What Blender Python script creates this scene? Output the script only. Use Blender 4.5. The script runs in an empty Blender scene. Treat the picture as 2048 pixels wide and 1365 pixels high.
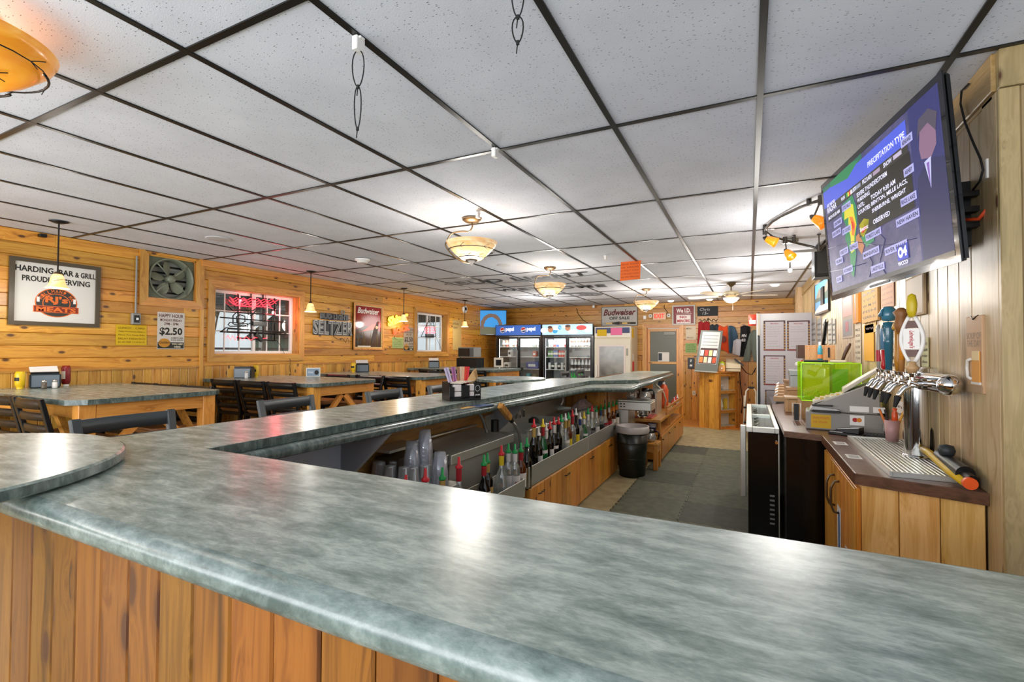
import bpy, bmesh, math, random
from mathutils import Matrix, Vector
RND = random.Random(7)
C = bpy.context.scene
COL = C.collection
PI = math.pi
CAMZ = 1.44
CEIL = 2.496
# ---------------------------------------------------------------- camera
F_PX, YAW, PITCH, ROLL = 956.26, .46019, .0200893, .0050845
fw = Vector((-math.sin(YAW)*math.cos(PITCH), math.cos(YAW)*math.cos(PITCH), math.sin(PITCH)))
rt0 = Vector((math.cos(YAW), math.sin(YAW), 0)); up0 = rt0.cross(fw)
rt = rt0*math.cos(ROLL)+up0*math.sin(ROLL); up = -rt0*math.sin(ROLL)+up0*math.cos(ROLL)
cam = bpy.data.cameras.new('camera'); camo = bpy.data.objects.new('camera', cam); COL.objects.link(camo)
cam.sensor_width = 36; cam.lens = F_PX/2048*36; cam.clip_start = .02; cam.clip_end = 200
camo.matrix_world = Matrix(((rt.x, up.x, -fw.x, 0), (rt.y, up.y, -fw.y, 0), (rt.z, up.z, -fw.z, CAMZ), (0, 0, 0, 1)))
C.camera = camo
# ---------------------------------------------------------------- world, lights, exposure
W = bpy.data.worlds.new('sky'); C.world = W; W.use_nodes = True
W.node_tree.nodes['Background'].inputs[0].default_value = (.86, .93, 1, 1)
W.node_tree.nodes['Background'].inputs[1].default_value = 1.05
def area(name, loc, rot, sx, sy, e, col=(1, 1, 1)):
    l = bpy.data.lights.new(name, 'AREA'); l.shape = 'RECTANGLE'; l.size = sx; l.size_y = sy; l.energy = e; l.color = col
    o = bpy.data.objects.new(name, l); COL.objects.link(o); o.location = loc; o.rotation_euler = rot; return o
def point(name, loc, e, col=(1, .95, .88), r=.06):
    l = bpy.data.lights.new(name, 'POINT'); l.energy = e; l.color = col; l.shadow_soft_size = r
    o = bpy.data.objects.new(name, l); COL.objects.link(o); o.location = loc; return o
area('front_window_daylight', (-2.4, -2.55, 1.55), (PI/2+.62, 0, 0), 6.0, 1.8, 330, (.95, .975, 1))  # added fill behind the camera, tilted up to brighten the ceiling
area('side_window_daylight', (-5.6, -.9, 1.6), (PI/2, 0, -PI/2+.35), 1.8, 1.3, 90, (.95, .98, 1))  # added fill aimed across at the right wall, no window stands here
C.view_settings.view_transform = 'Standard'; C.view_settings.look = 'None'
C.view_settings.gamma = 1; C.view_settings.use_curve_mapping = False
C.view_settings.exposure = -.22
C.cycles.max_bounces = 9; C.cycles.diffuse_bounces = 5; C.cycles.glossy_bounces = 4; C.cycles.transmission_bounces = 8
C.cycles.transparent_max_bounces = 12
C.cycles.sample_clamp_indirect = 6; C.cycles.caustics_reflective = False; C.cycles.caustics_refractive = False
C.cycles.use_denoising = True
# ---------------------------------------------------------------- measuring: a sight line met with a known plane gives a real point
CAM = Vector((0, 0, CAMZ))
def ray(x, y): return fw*F_PX+rt*(x-1024)+up*(682.5-y)
def pz(x, y, z): d = ray(x, y); return CAM+d*((z-CAMZ)/d.z)
def px(x, y, X): d = ray(x, y); return CAM+d*(X/d.x)
def py(x, y, Y): d = ray(x, y); return CAM+d*(Y/d.y)
# ---------------------------------------------------------------- meshes
def rgb(*c):
    if len(c) == 1: h = c[0]; c = (h >> 16 & 255, h >> 8 & 255, h & 255)
    f = lambda v: (v/255/12.92) if v/255 <= .04045 else ((v/255+.055)/1.055)**2.4
    return (f(c[0]), f(c[1]), f(c[2]), 1)
MESHFONT = {}
def glyphs(s, bold=0, shear=0, sp=1):
    k = (s, bold, shear, sp)
    if k not in MESHFONT:
        cu = bpy.data.curves.new('t', 'FONT'); cu.body = s; cu.offset = bold; cu.shear = shear; cu.resolution_u = 2; cu.space_character = sp
        cu.align_x = 'LEFT'
        o = bpy.data.objects.new('t', cu); COL.objects.link(o)
        dg = bpy.context.evaluated_depsgraph_get(); m = o.evaluated_get(dg).to_mesh()
        vs = [v.co.copy() for v in m.vertices]; fs = [tuple(p.vertices) for p in m.polygons]
        o.evaluated_get(dg).to_mesh_clear(); bpy.data.objects.remove(o); bpy.data.curves.remove(cu)
        xs = [v.x for v in vs] or [0]; ys = [v.y for v in vs] or [0]
        MESHFONT[k] = (vs, fs, min(xs), max(xs), min(ys), max(ys))
    return MESHFONT[k]
class MB:
    def __init__(s, M=None): s.v = []; s.f = []; s.sm = []; s.M = M or Matrix()
    def add(s, vs, fs, smooth=False):
        n = len(s.v); s.v += [s.M @ Vector(v) for v in vs]; s.f += [tuple(i+n for i in f) for f in fs]; s.sm += [smooth]*len(fs); return s
    def box(s, x0, x1, y0, y1, z0, z1):
        return s.add([(x0,y0,z0),(x1,y0,z0),(x1,y1,z0),(x0,y1,z0),(x0,y0,z1),(x1,y0,z1),(x1,y1,z1),(x0,y1,z1)],
              [(3,2,1,0),(4,5,6,7),(0,1,5,4),(1,2,6,5),(2,3,7,6),(3,0,4,7)])
    def cbox(s, c, sx, sy, sz): return s.box(c[0]-sx/2,c[0]+sx/2,c[1]-sy/2,c[1]+sy/2,c[2]-sz/2,c[2]+sz/2)
    def prism(s, poly, z0, z1):
        n = len(poly); a = sum(poly[i][0]*poly[(i+1)%n][1]-poly[(i+1)%n][0]*poly[i][1] for i in range(n))
        if a < 0: poly = poly[::-1]
        vs = [(p[0],p[1],z0) for p in poly]+[(p[0],p[1],z1) for p in poly]
        return s.add(vs, [tuple(range(n))[::-1], tuple(range(n,2*n))]+[(i,(i+1)%n,n+(i+1)%n,n+i) for i in range(n)])
    def cyl(s, p0, p1, r0, r1=None, n=12, cap=True):
        p0 = Vector(p0); p1 = Vector(p1); r1 = r0 if r1 is None else r1
        d = (p1-p0).normalized(); a = d.orthogonal().normalized(); b = d.cross(a)
        vs = []
        for p, r in ((p0,r0),(p1,r1)):
            for i in range(n):
                t = 2*PI*i/n; vs.append(p+a*(r*math.cos(t))+b*(r*math.sin(t)))
        s.add(vs, [(i,(i+1)%n,n+(i+1)%n,n+i) for i in range(n)], True)
        if cap: s.add(vs, [tuple(range(n))[::-1], tuple(range(n,2*n))])
        return s
    def lathe(s, prof, c=(0,0,0), n=16, smooth=True, a0=0, a1=2*PI, ax=None):
        full = abs(a1-a0-2*PI) < 1e-6; m = n if full else n+1; vs = []; fs = []
        for r, z in prof:
            for i in range(m):
                t = a0+(a1-a0)*i/n; v = Vector((r*math.cos(t), r*math.sin(t), z))
                if ax: v = ax @ v
                vs.append(Vector(c)+v)
        for k in range(len(prof)-1):
            for i in range(n):
                j = (i+1) % m
                fs.append((k*m+i, k*m+j, (k+1)*m+j, (k+1)*m+i))
        return s.add(vs, fs, smooth)
    def tube(s, pts, r, n=7, closed=False):
        pts = [Vector(p) for p in pts]; m = len(pts); vs = []; fs = []; prev = None
        rs = r if isinstance(r, (list, tuple)) else [r]*m
        for i, p in enumerate(pts):
            if closed: d = pts[(i+1)%m]-pts[i-1]
            else: d = pts[min(i+1,m-1)]-pts[max(i-1,0)]
            d.normalize()
            a = d.orthogonal().normalized() if prev is None else (prev-d*prev.dot(d)).normalized()
            prev = a; b = d.cross(a)
            for k in range(n):
                t = 2*PI*k/n; vs.append(p+a*(rs[i]*math.cos(t))+b*(rs[i]*math.sin(t)))
        for i in range(m if closed else m-1):
            for k in range(n):
                j = (i+1)%m; fs.append((i*n+k, i*n+(k+1)%n, j*n+(k+1)%n, j*n+k))
        if not closed: fs += [tuple(range(n))[::-1], tuple(range((m-1)*n, m*n))]
        return s.add(vs, fs, True)
    def ball(s, c, r, n=10, sz=1):
        prof = [(max(1e-4, r*math.sin(PI*i/n)), -r*sz*math.cos(PI*i/n)) for i in range(n+1)]
        return s.lathe(prof, c, n+2)
    def quad(s, a, b, c, d): return s.add([a,b,c,d], [(0,1,2,3)])
    def text(s, t, x, y, w, h, z=.001, bold=0, shear=0, rot=0, ext=0, sp=1):
        """text fitted into the box x..x+w, y..y+h of the local xy plane"""
        vs, fs, a, b, c, d = glyphs(t, bold, shear, sp)
        if not fs: return s
        cr, sr = math.cos(rot), math.sin(rot); out = []
        for v in vs:
            u = (v.x-a)/(b-a or 1)*w; q = (v.y-c)/(d-c or 1)*h
            out.append((x+u*cr-q*sr, y+u*sr+q*cr, z))
        s.add(out, fs)
        if ext:
            s.add([(p[0], p[1], z-ext) for p in out], [f[::-1] for f in fs])
        return s
    def build(s, name, m, parent=None, bevel=0, seg=1, loc=None):
        me = bpy.data.meshes.new(name); me.from_pydata([tuple(v) for v in s.v], [], s.f)
        for p, f in zip(me.polygons, s.sm): p.use_smooth = f
        if bevel:
            bm = bmesh.new(); bm.from_mesh(me); bmesh.ops.remove_doubles(bm, verts=bm.verts, dist=1e-6)
            es = [e for e in bm.edges if len(e.link_faces) == 2 and e.calc_face_angle(0) > .6]
            bmesh.ops.bevel(bm, geom=es, offset=bevel, segments=seg, affect='EDGES', clamp_overlap=True)
            if seg > 1:
                for f in bm.faces: f.smooth = True
            bm.to_mesh(me); bm.free()
            if seg > 1: me.set_sharp_from_angle(angle=.9)
        if m: me.materials.append(m)
        o = bpy.data.objects.new(name, me); COL.objects.link(o)
        if parent: o.parent = parent
        if loc: o.location = loc
        return o
SETTLE = []
def thing(name, label, cat, loc=None, rotz=0, group=None, M=None):
    o = bpy.data.objects.new(name, None); COL.objects.link(o); o.empty_display_size = .05
    if M is not None: o.matrix_world = M
    elif loc is not None: o.location = loc; o.rotation_euler = (0, 0, rotz)
    else: SETTLE.append(o)
    o['label'] = label; o['category'] = cat
    if group: o['group'] = group
    return o
def tag(o, label, cat, group=None, kind=None):
    o['label'] = label; o['category'] = cat
    if group: o['group'] = group
    if kind: o['kind'] = kind
    SETTLE.append(o)
    return o
def struct(name):
    o = bpy.data.objects.new(name, None); COL.objects.link(o); o['kind'] = 'structure'; return o
def kids(o): return [c for c in bpy.data.objects if c.parent == o]
CH = {}
def copy_tree(o, loc=None, rotz=None, label=None, group=None, parent=None, scale=None):
    c = o.copy(); COL.objects.link(c)
    if parent: c.parent = parent
    if loc is not None: c.location = loc
    if rotz is not None: c.rotation_euler = (0, 0, rotz)
    if label: c['label'] = label
    if group: c['group'] = group
    if scale: c.scale = scale
    if o not in CH: CH[o] = kids(o)
    for k in CH[o]: copy_tree(k, parent=c)
    return c
def settle():
    for o in SETTLE:
        ms = []; moved = []
        def walk(q):
            if q is not o and (q.location.length > 1e-7 or abs(q.rotation_euler.z) > 1e-7): moved.append(q); return
            if q.type == 'MESH': ms.append(q)
            for k in CHI.get(q.name, []): walk(k)
        walk(o)
        vs = [v.co for q in ms for v in q.data.vertices]
        if not vs: continue
        lo = Vector([min(v[i] for v in vs) for i in range(3)]); hi = Vector([max(v[i] for v in vs) for i in range(3)])
        b = Vector(((lo.x+hi.x)/2, (lo.y+hi.y)/2, lo.z))
        for q in ms: q.data.transform(Matrix.Translation(-b))
        for q in moved: q.location -= b
        o.location = b
# frames for flat things on walls: local x = right, y = up, z = out of the wall
def frame(o, right, upv=(0, 0, 1)):
    r = Vector(right).normalized(); u = Vector(upv).normalized(); n = r.cross(u).normalized(); u = n.cross(r)
    M = Matrix(((r.x,u.x,n.x,o[0]),(r.y,u.y,n.y,o[1]),(r.z,u.z,n.z,o[2]),(0,0,0,1))); return M
LX, BY, RX = -5.8, 10.75, .8
def fl(y, z, d=.012): return frame((LX+d, y, z), (0, 1, 0))
def fb(x, z, d=.012): return frame((x, BY-d, z), (1, 0, 0))
def fr(y, z, d=.012): return frame((RX-d, y, z), (0, -1, 0))
def lrect(x0, y0, x1, y1, X=LX):   # pixel rectangle on the left wall -> y0, y1, z0, z1
    a = px(x0, y0, X); b = px(x1, y1, X); return a.y, b.y, b.z, a.z
def brect(x0, y0, x1, y1, Y=BY):
    a = py(x0, y0, Y); b = py(x1, y1, Y); return a.x, b.x, b.z, a.z
# ---------------------------------------------------------------- materials
MATS = {}
def mat(name, col, rough=.5, metal=0, emit=0, ecol=None, trans=0, ior=1.45, alpha=1, coat=0, spec=None):
    if name in MATS: return MATS[name]
    m = bpy.data.materials.new(name); m.use_nodes = True; b = m.node_tree.nodes['Principled BSDF']
    if isinstance(col, int): col = rgb(col)
    b.inputs['Base Color'].default_value = col; b.inputs['Roughness'].default_value = rough; b.inputs['Metallic'].default_value = metal
    b.inputs['Transmission Weight'].default_value = trans; b.inputs['IOR'].default_value = ior; b.inputs['Alpha'].default_value = alpha
    b.inputs['Coat Weight'].default_value = coat
    if spec is not None: b.inputs['Specular IOR Level'].default_value = spec
    if emit: b.inputs['Emission Color'].default_value = ecol or col; b.inputs['Emission Strength'].default_value = emit
    MATS[name] = m; return m
def flat(h, rough=.55): return mat('paint_%06x' % h, h, rough)
class NT:
    def __init__(s, name, rough=.5):
        s.m = bpy.data.materials.new(name); s.m.use_nodes = True; s.t = s.m.node_tree; s.b = s.t.nodes['Principled BSDF']
        s.b.inputs['Roughness'].default_value = rough; s.tc = s.n('ShaderNodeTexCoord')
    def n(s, typ, **k):
        q = s.t.nodes.new(typ)
        for a, v in k.items():
            if a.startswith('i_'): q.inputs[int(a[2:]) if a[2:].isdigit() else a[2:].replace('_', ' ')].default_value = v
            else: setattr(q, a, v)
        return q
    def l(s, a, b): s.t.links.new(a, b)
    def map(s, vec, scale, rnd=0):
        mp = s.n('ShaderNodeMapping'); mp.inputs['Scale'].default_value = scale; s.l(vec, mp.inputs[0]); out = mp.outputs[0]
        if rnd:
            oi = s.n('ShaderNodeObjectInfo'); mu = s.n('ShaderNodeMath', operation='MULTIPLY', i_1=rnd); s.l(oi.outputs['Random'], mu.inputs[0])
            va = s.n('ShaderNodeVectorMath', operation='ADD'); s.l(out, va.inputs[0]); s.l(mu.outputs[0], va.inputs[1]); out = va.outputs[0]
        return out
    def noise(s, vec, scale, detail=3, rough=.5, dist=0):
        q = s.n('ShaderNodeTexNoise'); q.inputs['Scale'].default_value = scale; q.inputs['Detail'].default_value = detail
        q.inputs['Roughness'].default_value = rough; q.inputs['Distortion'].default_value = dist; s.l(vec, q.inputs['Vector']); return q.outputs['Fac']
    def ramp(s, fac, stops):
        q = s.n('ShaderNodeValToRGB'); e = q.color_ramp.elements
        while len(e) < len(stops): e.new(.5)
        for el, (p, c) in zip(e, stops):
            el.position = p; el.color = c if isinstance(c, tuple) else (rgb(c) if c > 1 else (c, c, c, 1))
        s.l(fac, q.inputs[0]); return q.outputs[0]
    def mix(s, fac, a, b, mode='MIX'):
        q = s.n('ShaderNodeMix', data_type='RGBA', blend_type=mode)
        for v, i in ((fac, 0), (a, 6), (b, 7)):
            if isinstance(v, (int, float)): q.inputs[i].default_value = v
            elif isinstance(v, tuple): q.inputs[i].default_value = v
            else: s.l(v, q.inputs[i])
        return q.outputs[2]
    def bump(s, h, strength=.2, dist=.002):
        q = s.n('ShaderNodeBump'); q.inputs['Strength'].default_value = strength; q.inputs['Distance'].default_value = dist
        s.l(h, q.inputs['Height']); s.l(q.outputs[0], s.b.inputs['Normal'])
def pine(name, axis, light, mid, dark, rough=.38, knots=1.45, size=1.0, kf=(3.1, 6.2), kr_=1.0):
    """pine boards: long grain along axis, knots, a tone of its own for every board"""
    k = NT(name, rough)
    def sc(lo, cr): return tuple((lo if i == axis else cr)*size for i in range(3))
    v = k.map(k.tc.outputs['Object'], sc(.7, 13.0), 41.7)
    # knots lie in a plane spanned by the grain and the sum of the two cross directions
    sx = k.n('ShaderNodeSeparateXYZ'); k.l(k.tc.outputs['Object'], sx.inputs[0]); o3 = [i for i in range(3) if i != axis]
    sm = k.n('ShaderNodeMath', operation='ADD'); k.l(sx.outputs[o3[0]], sm.inputs[0]); k.l(sx.outputs[o3[1]], sm.inputs[1])
    cb = k.n('ShaderNodeCombineXYZ'); k.l(sx.outputs[axis], cb.inputs[0]); k.l(sm.outputs[0], cb.inputs[1])
    kv = k.map(cb.outputs[0], (kf[0]*size, kf[1]*size, 1), 23.3)
    vo = k.n('ShaderNodeTexVoronoi', voronoi_dimensions='2D'); vo.inputs['Scale'].default_value = 1.0; k.l(kv, vo.inputs['Vector'])
    sep = k.n('ShaderNodeSeparateColor'); k.l(vo.outputs['Color'], sep.inputs[0])
    gate = k.n('ShaderNodeMath', operation='GREATER_THAN', i_1=1-.42*knots); k.l(sep.outputs[0], gate.inputs[0])
    # grain bends round the knots
    inv = k.n('ShaderNodeMath', operation='MULTIPLY', i_1=-5.0); k.l(vo.outputs['Distance'], inv.inputs[0])
    e0 = k.n('ShaderNodeMath', operation='EXPONENT'); k.l(inv.outputs[0], e0.inputs[0]); ex = k.n('ShaderNodeMath', operation='MULTIPLY', i_1=.45); k.l(e0.outputs[0], ex.inputs[0])
    va = k.n('ShaderNodeVectorMath', operation='ADD'); k.l(v, va.inputs[0]); k.l(ex.outputs[0], va.inputs[1])
    g1 = k.noise(va.outputs[0], 1.6, 3, .55, .6)
    g2 = k.noise(va.outputs[0], 7.0, 2, .6, .3)
    ww = k.n('ShaderNodeMath', operation='MULTIPLY_ADD', i_1=.3); k.l(g2, ww.inputs[0]); k.l(g1, ww.inputs[2])
    col = k.ramp(ww.outputs[0], [(.42, dark), (.55, mid), (.68, light), (.8, mid), (.92, light)])
    oi = k.n('ShaderNodeObjectInfo')
    mr = k.n('ShaderNodeMapRange'); mr.inputs[3].default_value = .74; mr.inputs[4].default_value = 1.14; k.l(oi.outputs['Random'], mr.inputs[0])
    mu = k.n('ShaderNodeMath', operation='MULTIPLY', i_1=7.31); k.l(oi.outputs['Random'], mu.inputs[0])
    fr_ = k.n('ShaderNodeMath', operation='FRACT'); k.l(mu.outputs[0], fr_.inputs[0])
    mh = k.n('ShaderNodeMapRange'); mh.inputs[3].default_value = .498; mh.inputs[4].default_value = .514; k.l(fr_.outputs[0], mh.inputs[0])
    hs = k.n('ShaderNodeHueSaturation'); k.l(col, hs.inputs['Color']); k.l(mr.outputs[0], hs.inputs['Value']); k.l(mh.outputs[0], hs.inputs['Hue'])
    kr = k.ramp(vo.outputs['Distance'], [(0, .95), (.058*kr_, .92), (.072*kr_, .5), (.115*kr_, .0), (1, .0)])
    kf = k.n('ShaderNodeMath', operation='MULTIPLY'); k.l(kr, kf.inputs[0]); k.l(gate.outputs[0], kf.inputs[1])
    c2 = k.mix(kf.outputs[0], hs.outputs[0], rgb(0x4a2410))
    k.l(c2, k.b.inputs['Base Color']); k.bump(g2, .12, .001)
    k.b.inputs['Coat Weight'].default_value = .15; k.b.inputs['Coat Roughness'].default_value = .3
    return k.m
PL, PM, PD = 0xdc9a3c, 0xc8812a, 0xa4631a
M_WALLY = pine('pine_along_y', 1, PL, PM, PD); M_WALLX = pine('pine_along_x', 0, 0xcc8c38, 0xb47428, 0x925818)
M_WALLZ = pine('pine_upright', 2, 0xdda04a, 0xcb8a36, 0xae6e24)
M_BACKZ = pine('pine_upright_back', 2, 0xda9840, 0xc6802c, 0xa6661e)
M_RIGHTZ = pine('weathered_pine_upright', 2, 0xcdb088, 0xbb9c70, 0xa28458, .42, .6); M_RIGHTY = pine('weathered_pine_along', 1, 0xb59262, 0xa07c4e, 0x86653c, .42, .4)
M_BAR = pine('bar_front_pine', 2, 0x8c5418, 0x74400e, 0x4e2a08, .32, .9, 1, (3.4, 8.5), 2.0)
M_CAB = pine('cabinet_pine', 2, 0xdb9440, 0xc87c2c, 0xa8621e, .35, .5); M_CABX = pine('shelf_pine', 1, 0xd08a3e, 0xba7330, 0x9a5820, .35, .3)
M_CABR = pine('pale_cabinet_pine', 2, 0xe2b070, 0xd29a54, 0xbc8240, .35, .6)
M_TRIM = pine('trim_pine_y', 1, 0xd59446, 0xc27e34, 0xa56424, .35, .4); M_TRIMZ = pine('trim_pine_z', 2, 0xd59446, 0xc27e34, 0xa56424, .35, .4)
M_TRIMX = pine('trim_pine_x', 0, 0xd59446, 0xc27e34, 0xa56424, .35, .4)
M_LEG = pine('table_pine', 2, 0xdc9448, 0xc87e36, 0xa86426, .35, .2); M_APR = pine('table_pine_y', 1, 0xdc9448, 0xc87e36, 0xa86426, .35, .2)
M_APRX = pine('table_pine_x', 0, 0xdc9448, 0xc87e36, 0xa86426, .35, .2)
M_FLOORW = pine('floor_oak', 0, 0xd08a48, 0xbb7436, 0xa0602a, .3, .1)
M_DARKWOOD = pine('dark_brown_edge', 0, 0x6b4632, 0x563625, 0x40271a, .3, 0)
def laminate(name, a, b, c, rough, s=1):
    k = NT(name, rough); v = k.map(k.tc.outputs['Object'], (s*.9, 2.5*s, s))
    n1 = k.noise(v, 9, 10, .72, .25); n2 = k.noise(v, 48, 5, .7, .5)
    ad = k.n('ShaderNodeMath', operation='MULTIPLY_ADD', i_1=.28); k.l(n2, ad.inputs[0]); k.l(n1, ad.inputs[2])
    k.l(k.ramp(ad.outputs[0], [(.48, a), (.64, b), (.81, c)]), k.b.inputs['Base Color'])
    k.b.inputs['Specular IOR Level'].default_value = .6
    return k.m
M_TOP = laminate('green_grey_laminate', 0x677770, 0x929f96, 0xbec7bd, .25)
M_NOSE = laminate('green_grey_nosing_shaded', 0x4a5854, 0x6b7974, 0x8f9b95, .24)  # countertop laminate again, its colour darkened for shade on the rounded edge
M_EDGE = laminate('green_grey_edge', 0x3c4846, 0x586662, 0x7c8883, .2, 1.6)
M_CORNER = pine('corner_pine_upright', 2, 0xaa9068, 0x98805a, 0x826a46, .42, .5)
M_BROWN = laminate('brown_laminate', 0x4a3024, 0x674638, 0x80604e, .3, 2)
def ceiling_mat():
    k = NT('acoustic_tile', .9); v = k.map(k.tc.outputs['Object'], (1, 1, 1))
    a = k.n('ShaderNodeTexVoronoi'); a.inputs['Scale'].default_value = 46; a.inputs['Randomness'].default_value = 1
    v2 = k.map(k.tc.outputs['Object'], (1, 3.4, 1)); k.l(v2, a.inputs['Vector'])
    f1 = k.ramp(a.outputs['Distance'], [(0, 1.0), (.15, 1.0), (.19, 0.0), (1, 0.0)])
    sp = k.n('ShaderNodeSeparateColor'); k.l(a.outputs['Color'], sp.inputs[0])
    g = k.n('ShaderNodeMath', operation='GREATER_THAN', i_1=.55); k.l(sp.outputs[0], g.inputs[0])
    b = k.n('ShaderNodeTexVoronoi'); b.inputs['Scale'].default_value = 60; v3 = k.map(k.tc.outputs['Object'], (2.8, 1, 1)); k.l(v3, b.inputs['Vector'])
    f2 = k.ramp(b.outputs['Distance'], [(0, 1.0), (.11, 1.0), (.15, 0.0), (1, 0.0)])
    sp2 = k.n('ShaderNodeSeparateColor'); k.l(b.outputs['Color'], sp2.inputs[0])
    g2 = k.n('ShaderNodeMath', operation='GREATER_THAN', i_1=.72); k.l(sp2.outputs[0], g2.inputs[0])
    m1 = k.n('ShaderNodeMath', operation='MULTIPLY'); k.l(f1, m1.inputs[0]); k.l(g.outputs[0], m1.inputs[1])
    m2 = k.n('ShaderNodeMath', operation='MULTIPLY'); k.l(f2, m2.inputs[0]); k.l(g2.outputs[0], m2.inputs[1])
    ad = k.n('ShaderNodeMath', operation='MAXIMUM'); k.l(m1.outputs[0], ad.inputs[0]); k.l(m2.outputs[0], ad.inputs[1])
    n = k.noise(v, 3, 2); base = k.ramp(n, [(.3, 0xced2dc), (.7, 0xdadee8)])
    k.l(k.mix(ad.outputs[0], base, rgb(0x48484c)), k.b.inputs['Base Color'])
    n2 = k.noise(v, 220, 2); k.bump(n2, .25, .002)
    return k.m
M_TILE = ceiling_mat()
M_RUN = mat('dark_runner_metal', 0x2b2b29, .32, .6)
def steel(name, col, r, ax):
    k = NT(name, r); k.b.inputs['Metallic'].default_value = .85
    v = k.map(k.tc.outputs['Object'], tuple(3 if i == ax else 160 for i in range(3))); n = k.noise(v, 1, 2)
    k.l(k.ramp(n, [(.2, tuple(x*.93 for x in rgb(col)[:3])+(1,)), (.8, rgb(col))]), k.b.inputs['Base Color'])
    k.l(k.ramp(n, [(0, r*.85), (1, r*1.15)]), k.b.inputs['Roughness']); return k.m
M_STEEL = steel('brushed_steel', 0xe0e0d8, .38, 1); M_STEELX = steel('brushed_steel_x', 0xe0e0d8, .38, 0)
M_CHROME = mat('chrome', 0xe0e0e0, .08, 1); M_IRON = mat('dark_iron', 0x1c1714, .4, .5); M_BRONZE = mat('bronze_metal', 0x6a5a44, .35, .8)
M_BLACK = mat('black_plastic', 0x0c0c0d, .35); M_BLKM = mat('black_enamel', 0x0a0a0b, .22, 0, coat=.3); M_GREYP = mat('grey_plastic', 0x8a8a86, .45)
M_CHAIR = mat('black_chair_paint', 0x15181a, .3); M_CHAIRG = mat('worn_charcoal_paint', 0x3c4346, .38)
M_SEAT = mat('tan_vinyl', 0xa8713f, .45); M_WHITE = mat('white_plastic', 0xe8e6e2, .4); M_CREAM = mat('cream_plastic', 0xd8cdb8, .45)
M_PAPER = mat('white_paper', 0xe6e3dc, .8)
def clear_sheet(name, tint, gloss=.08, body=0, bcol=None):
    m = bpy.data.materials.new(name); m.use_nodes = True; t = m.node_tree; out = t.nodes['Material Output']; t.nodes.remove(t.nodes['Principled BSDF'])
    tr = t.nodes.new('ShaderNodeBsdfTransparent'); tr.inputs[0].default_value = tint; g = t.nodes.new('ShaderNodeBsdfGlossy'); g.inputs[0].default_value = (1, 1, 1, 1); g.inputs[1].default_value = .02
    mx = t.nodes.new('ShaderNodeMixShader'); mx.inputs[0].default_value = gloss; t.links.new(tr.outputs[0], mx.inputs[1]); t.links.new(g.outputs[0], mx.inputs[2]); last = mx
    if body:
        d = t.nodes.new('ShaderNodeBsdfDiffuse'); d.inputs[0].default_value = bcol or tint; m2 = t.nodes.new('ShaderNodeMixShader'); m2.inputs[0].default_value = body
        t.links.new(mx.outputs[0], m2.inputs[1]); t.links.new(d.outputs[0], m2.inputs[2]); last = m2
    t.links.new(last.outputs[0], out.inputs[0]); return m
M_PANE = clear_sheet('window_pane', (.96, .98, .97, 1), .06)
M_DGLASS = mat('dark_bottle_glass', 0x0d0806, .08, coat=.5); M_GGLASS = mat('green_bottle_glass', 0x0f5a2a, .06, coat=.5)
M_AMBER = mat('whisky_bottle_glass', 0x5a2a0c, .06, coat=.5)
M_GLASS = clear_sheet('clear_glass', (.88, .89, .88, 1), .26, .2, (.85, .85, .83, 1))
M_BGLASS = clear_sheet('bottle_glass', (.80, .84, .82, 1), .20, .16, (.74, .78, .76, 1))
M_CUP = clear_sheet('clear_cup_plastic', (.86, .87, .9, 1), .12, .22, (.75, .77, .82, 1))
M_RUBBER = mat('black_rubber', 0x111111, .7)
def simple_noise(name, a, b, scale, rough, bump=0, sv=(1, 1, 1), tone=0):
    k = NT(name, rough); v = k.map(k.tc.outputs['Object'], sv); n = k.noise(v, scale, 4)
    c = k.ramp(n, [(.35, a), (.65, b)])
    if tone:
        oi = k.n('ShaderNodeObjectInfo'); mr = k.n('ShaderNodeMapRange'); mr.inputs[3].default_value = 1-tone; mr.inputs[4].default_value = 1+tone; k.l(oi.outputs['Random'], mr.inputs[0])
        hs = k.n('ShaderNodeHueSaturation'); k.l(c, hs.inputs['Color']); k.l(mr.outputs[0], hs.inputs['Value']); c = hs.outputs[0]
    k.l(c, k.b.inputs['Base Color'])
    if bump: k.bump(n, bump, .003)
    return k.m
M_VINYL = simple_noise('tan_sheet_vinyl', 0x8e8262, 0xa89c78, 9, .5)
M_MATS = simple_noise('grey_green_foam', 0x515341, 0x62644e, 14, .75, .2, tone=.16); M_MATD = simple_noise('dark_foam', 0x3c3e32, 0x494b3c, 14, .75, .2)
M_CARDB = simple_noise('cardboard', 0xa07a50, 0xb89268, 20, .8)
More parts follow.
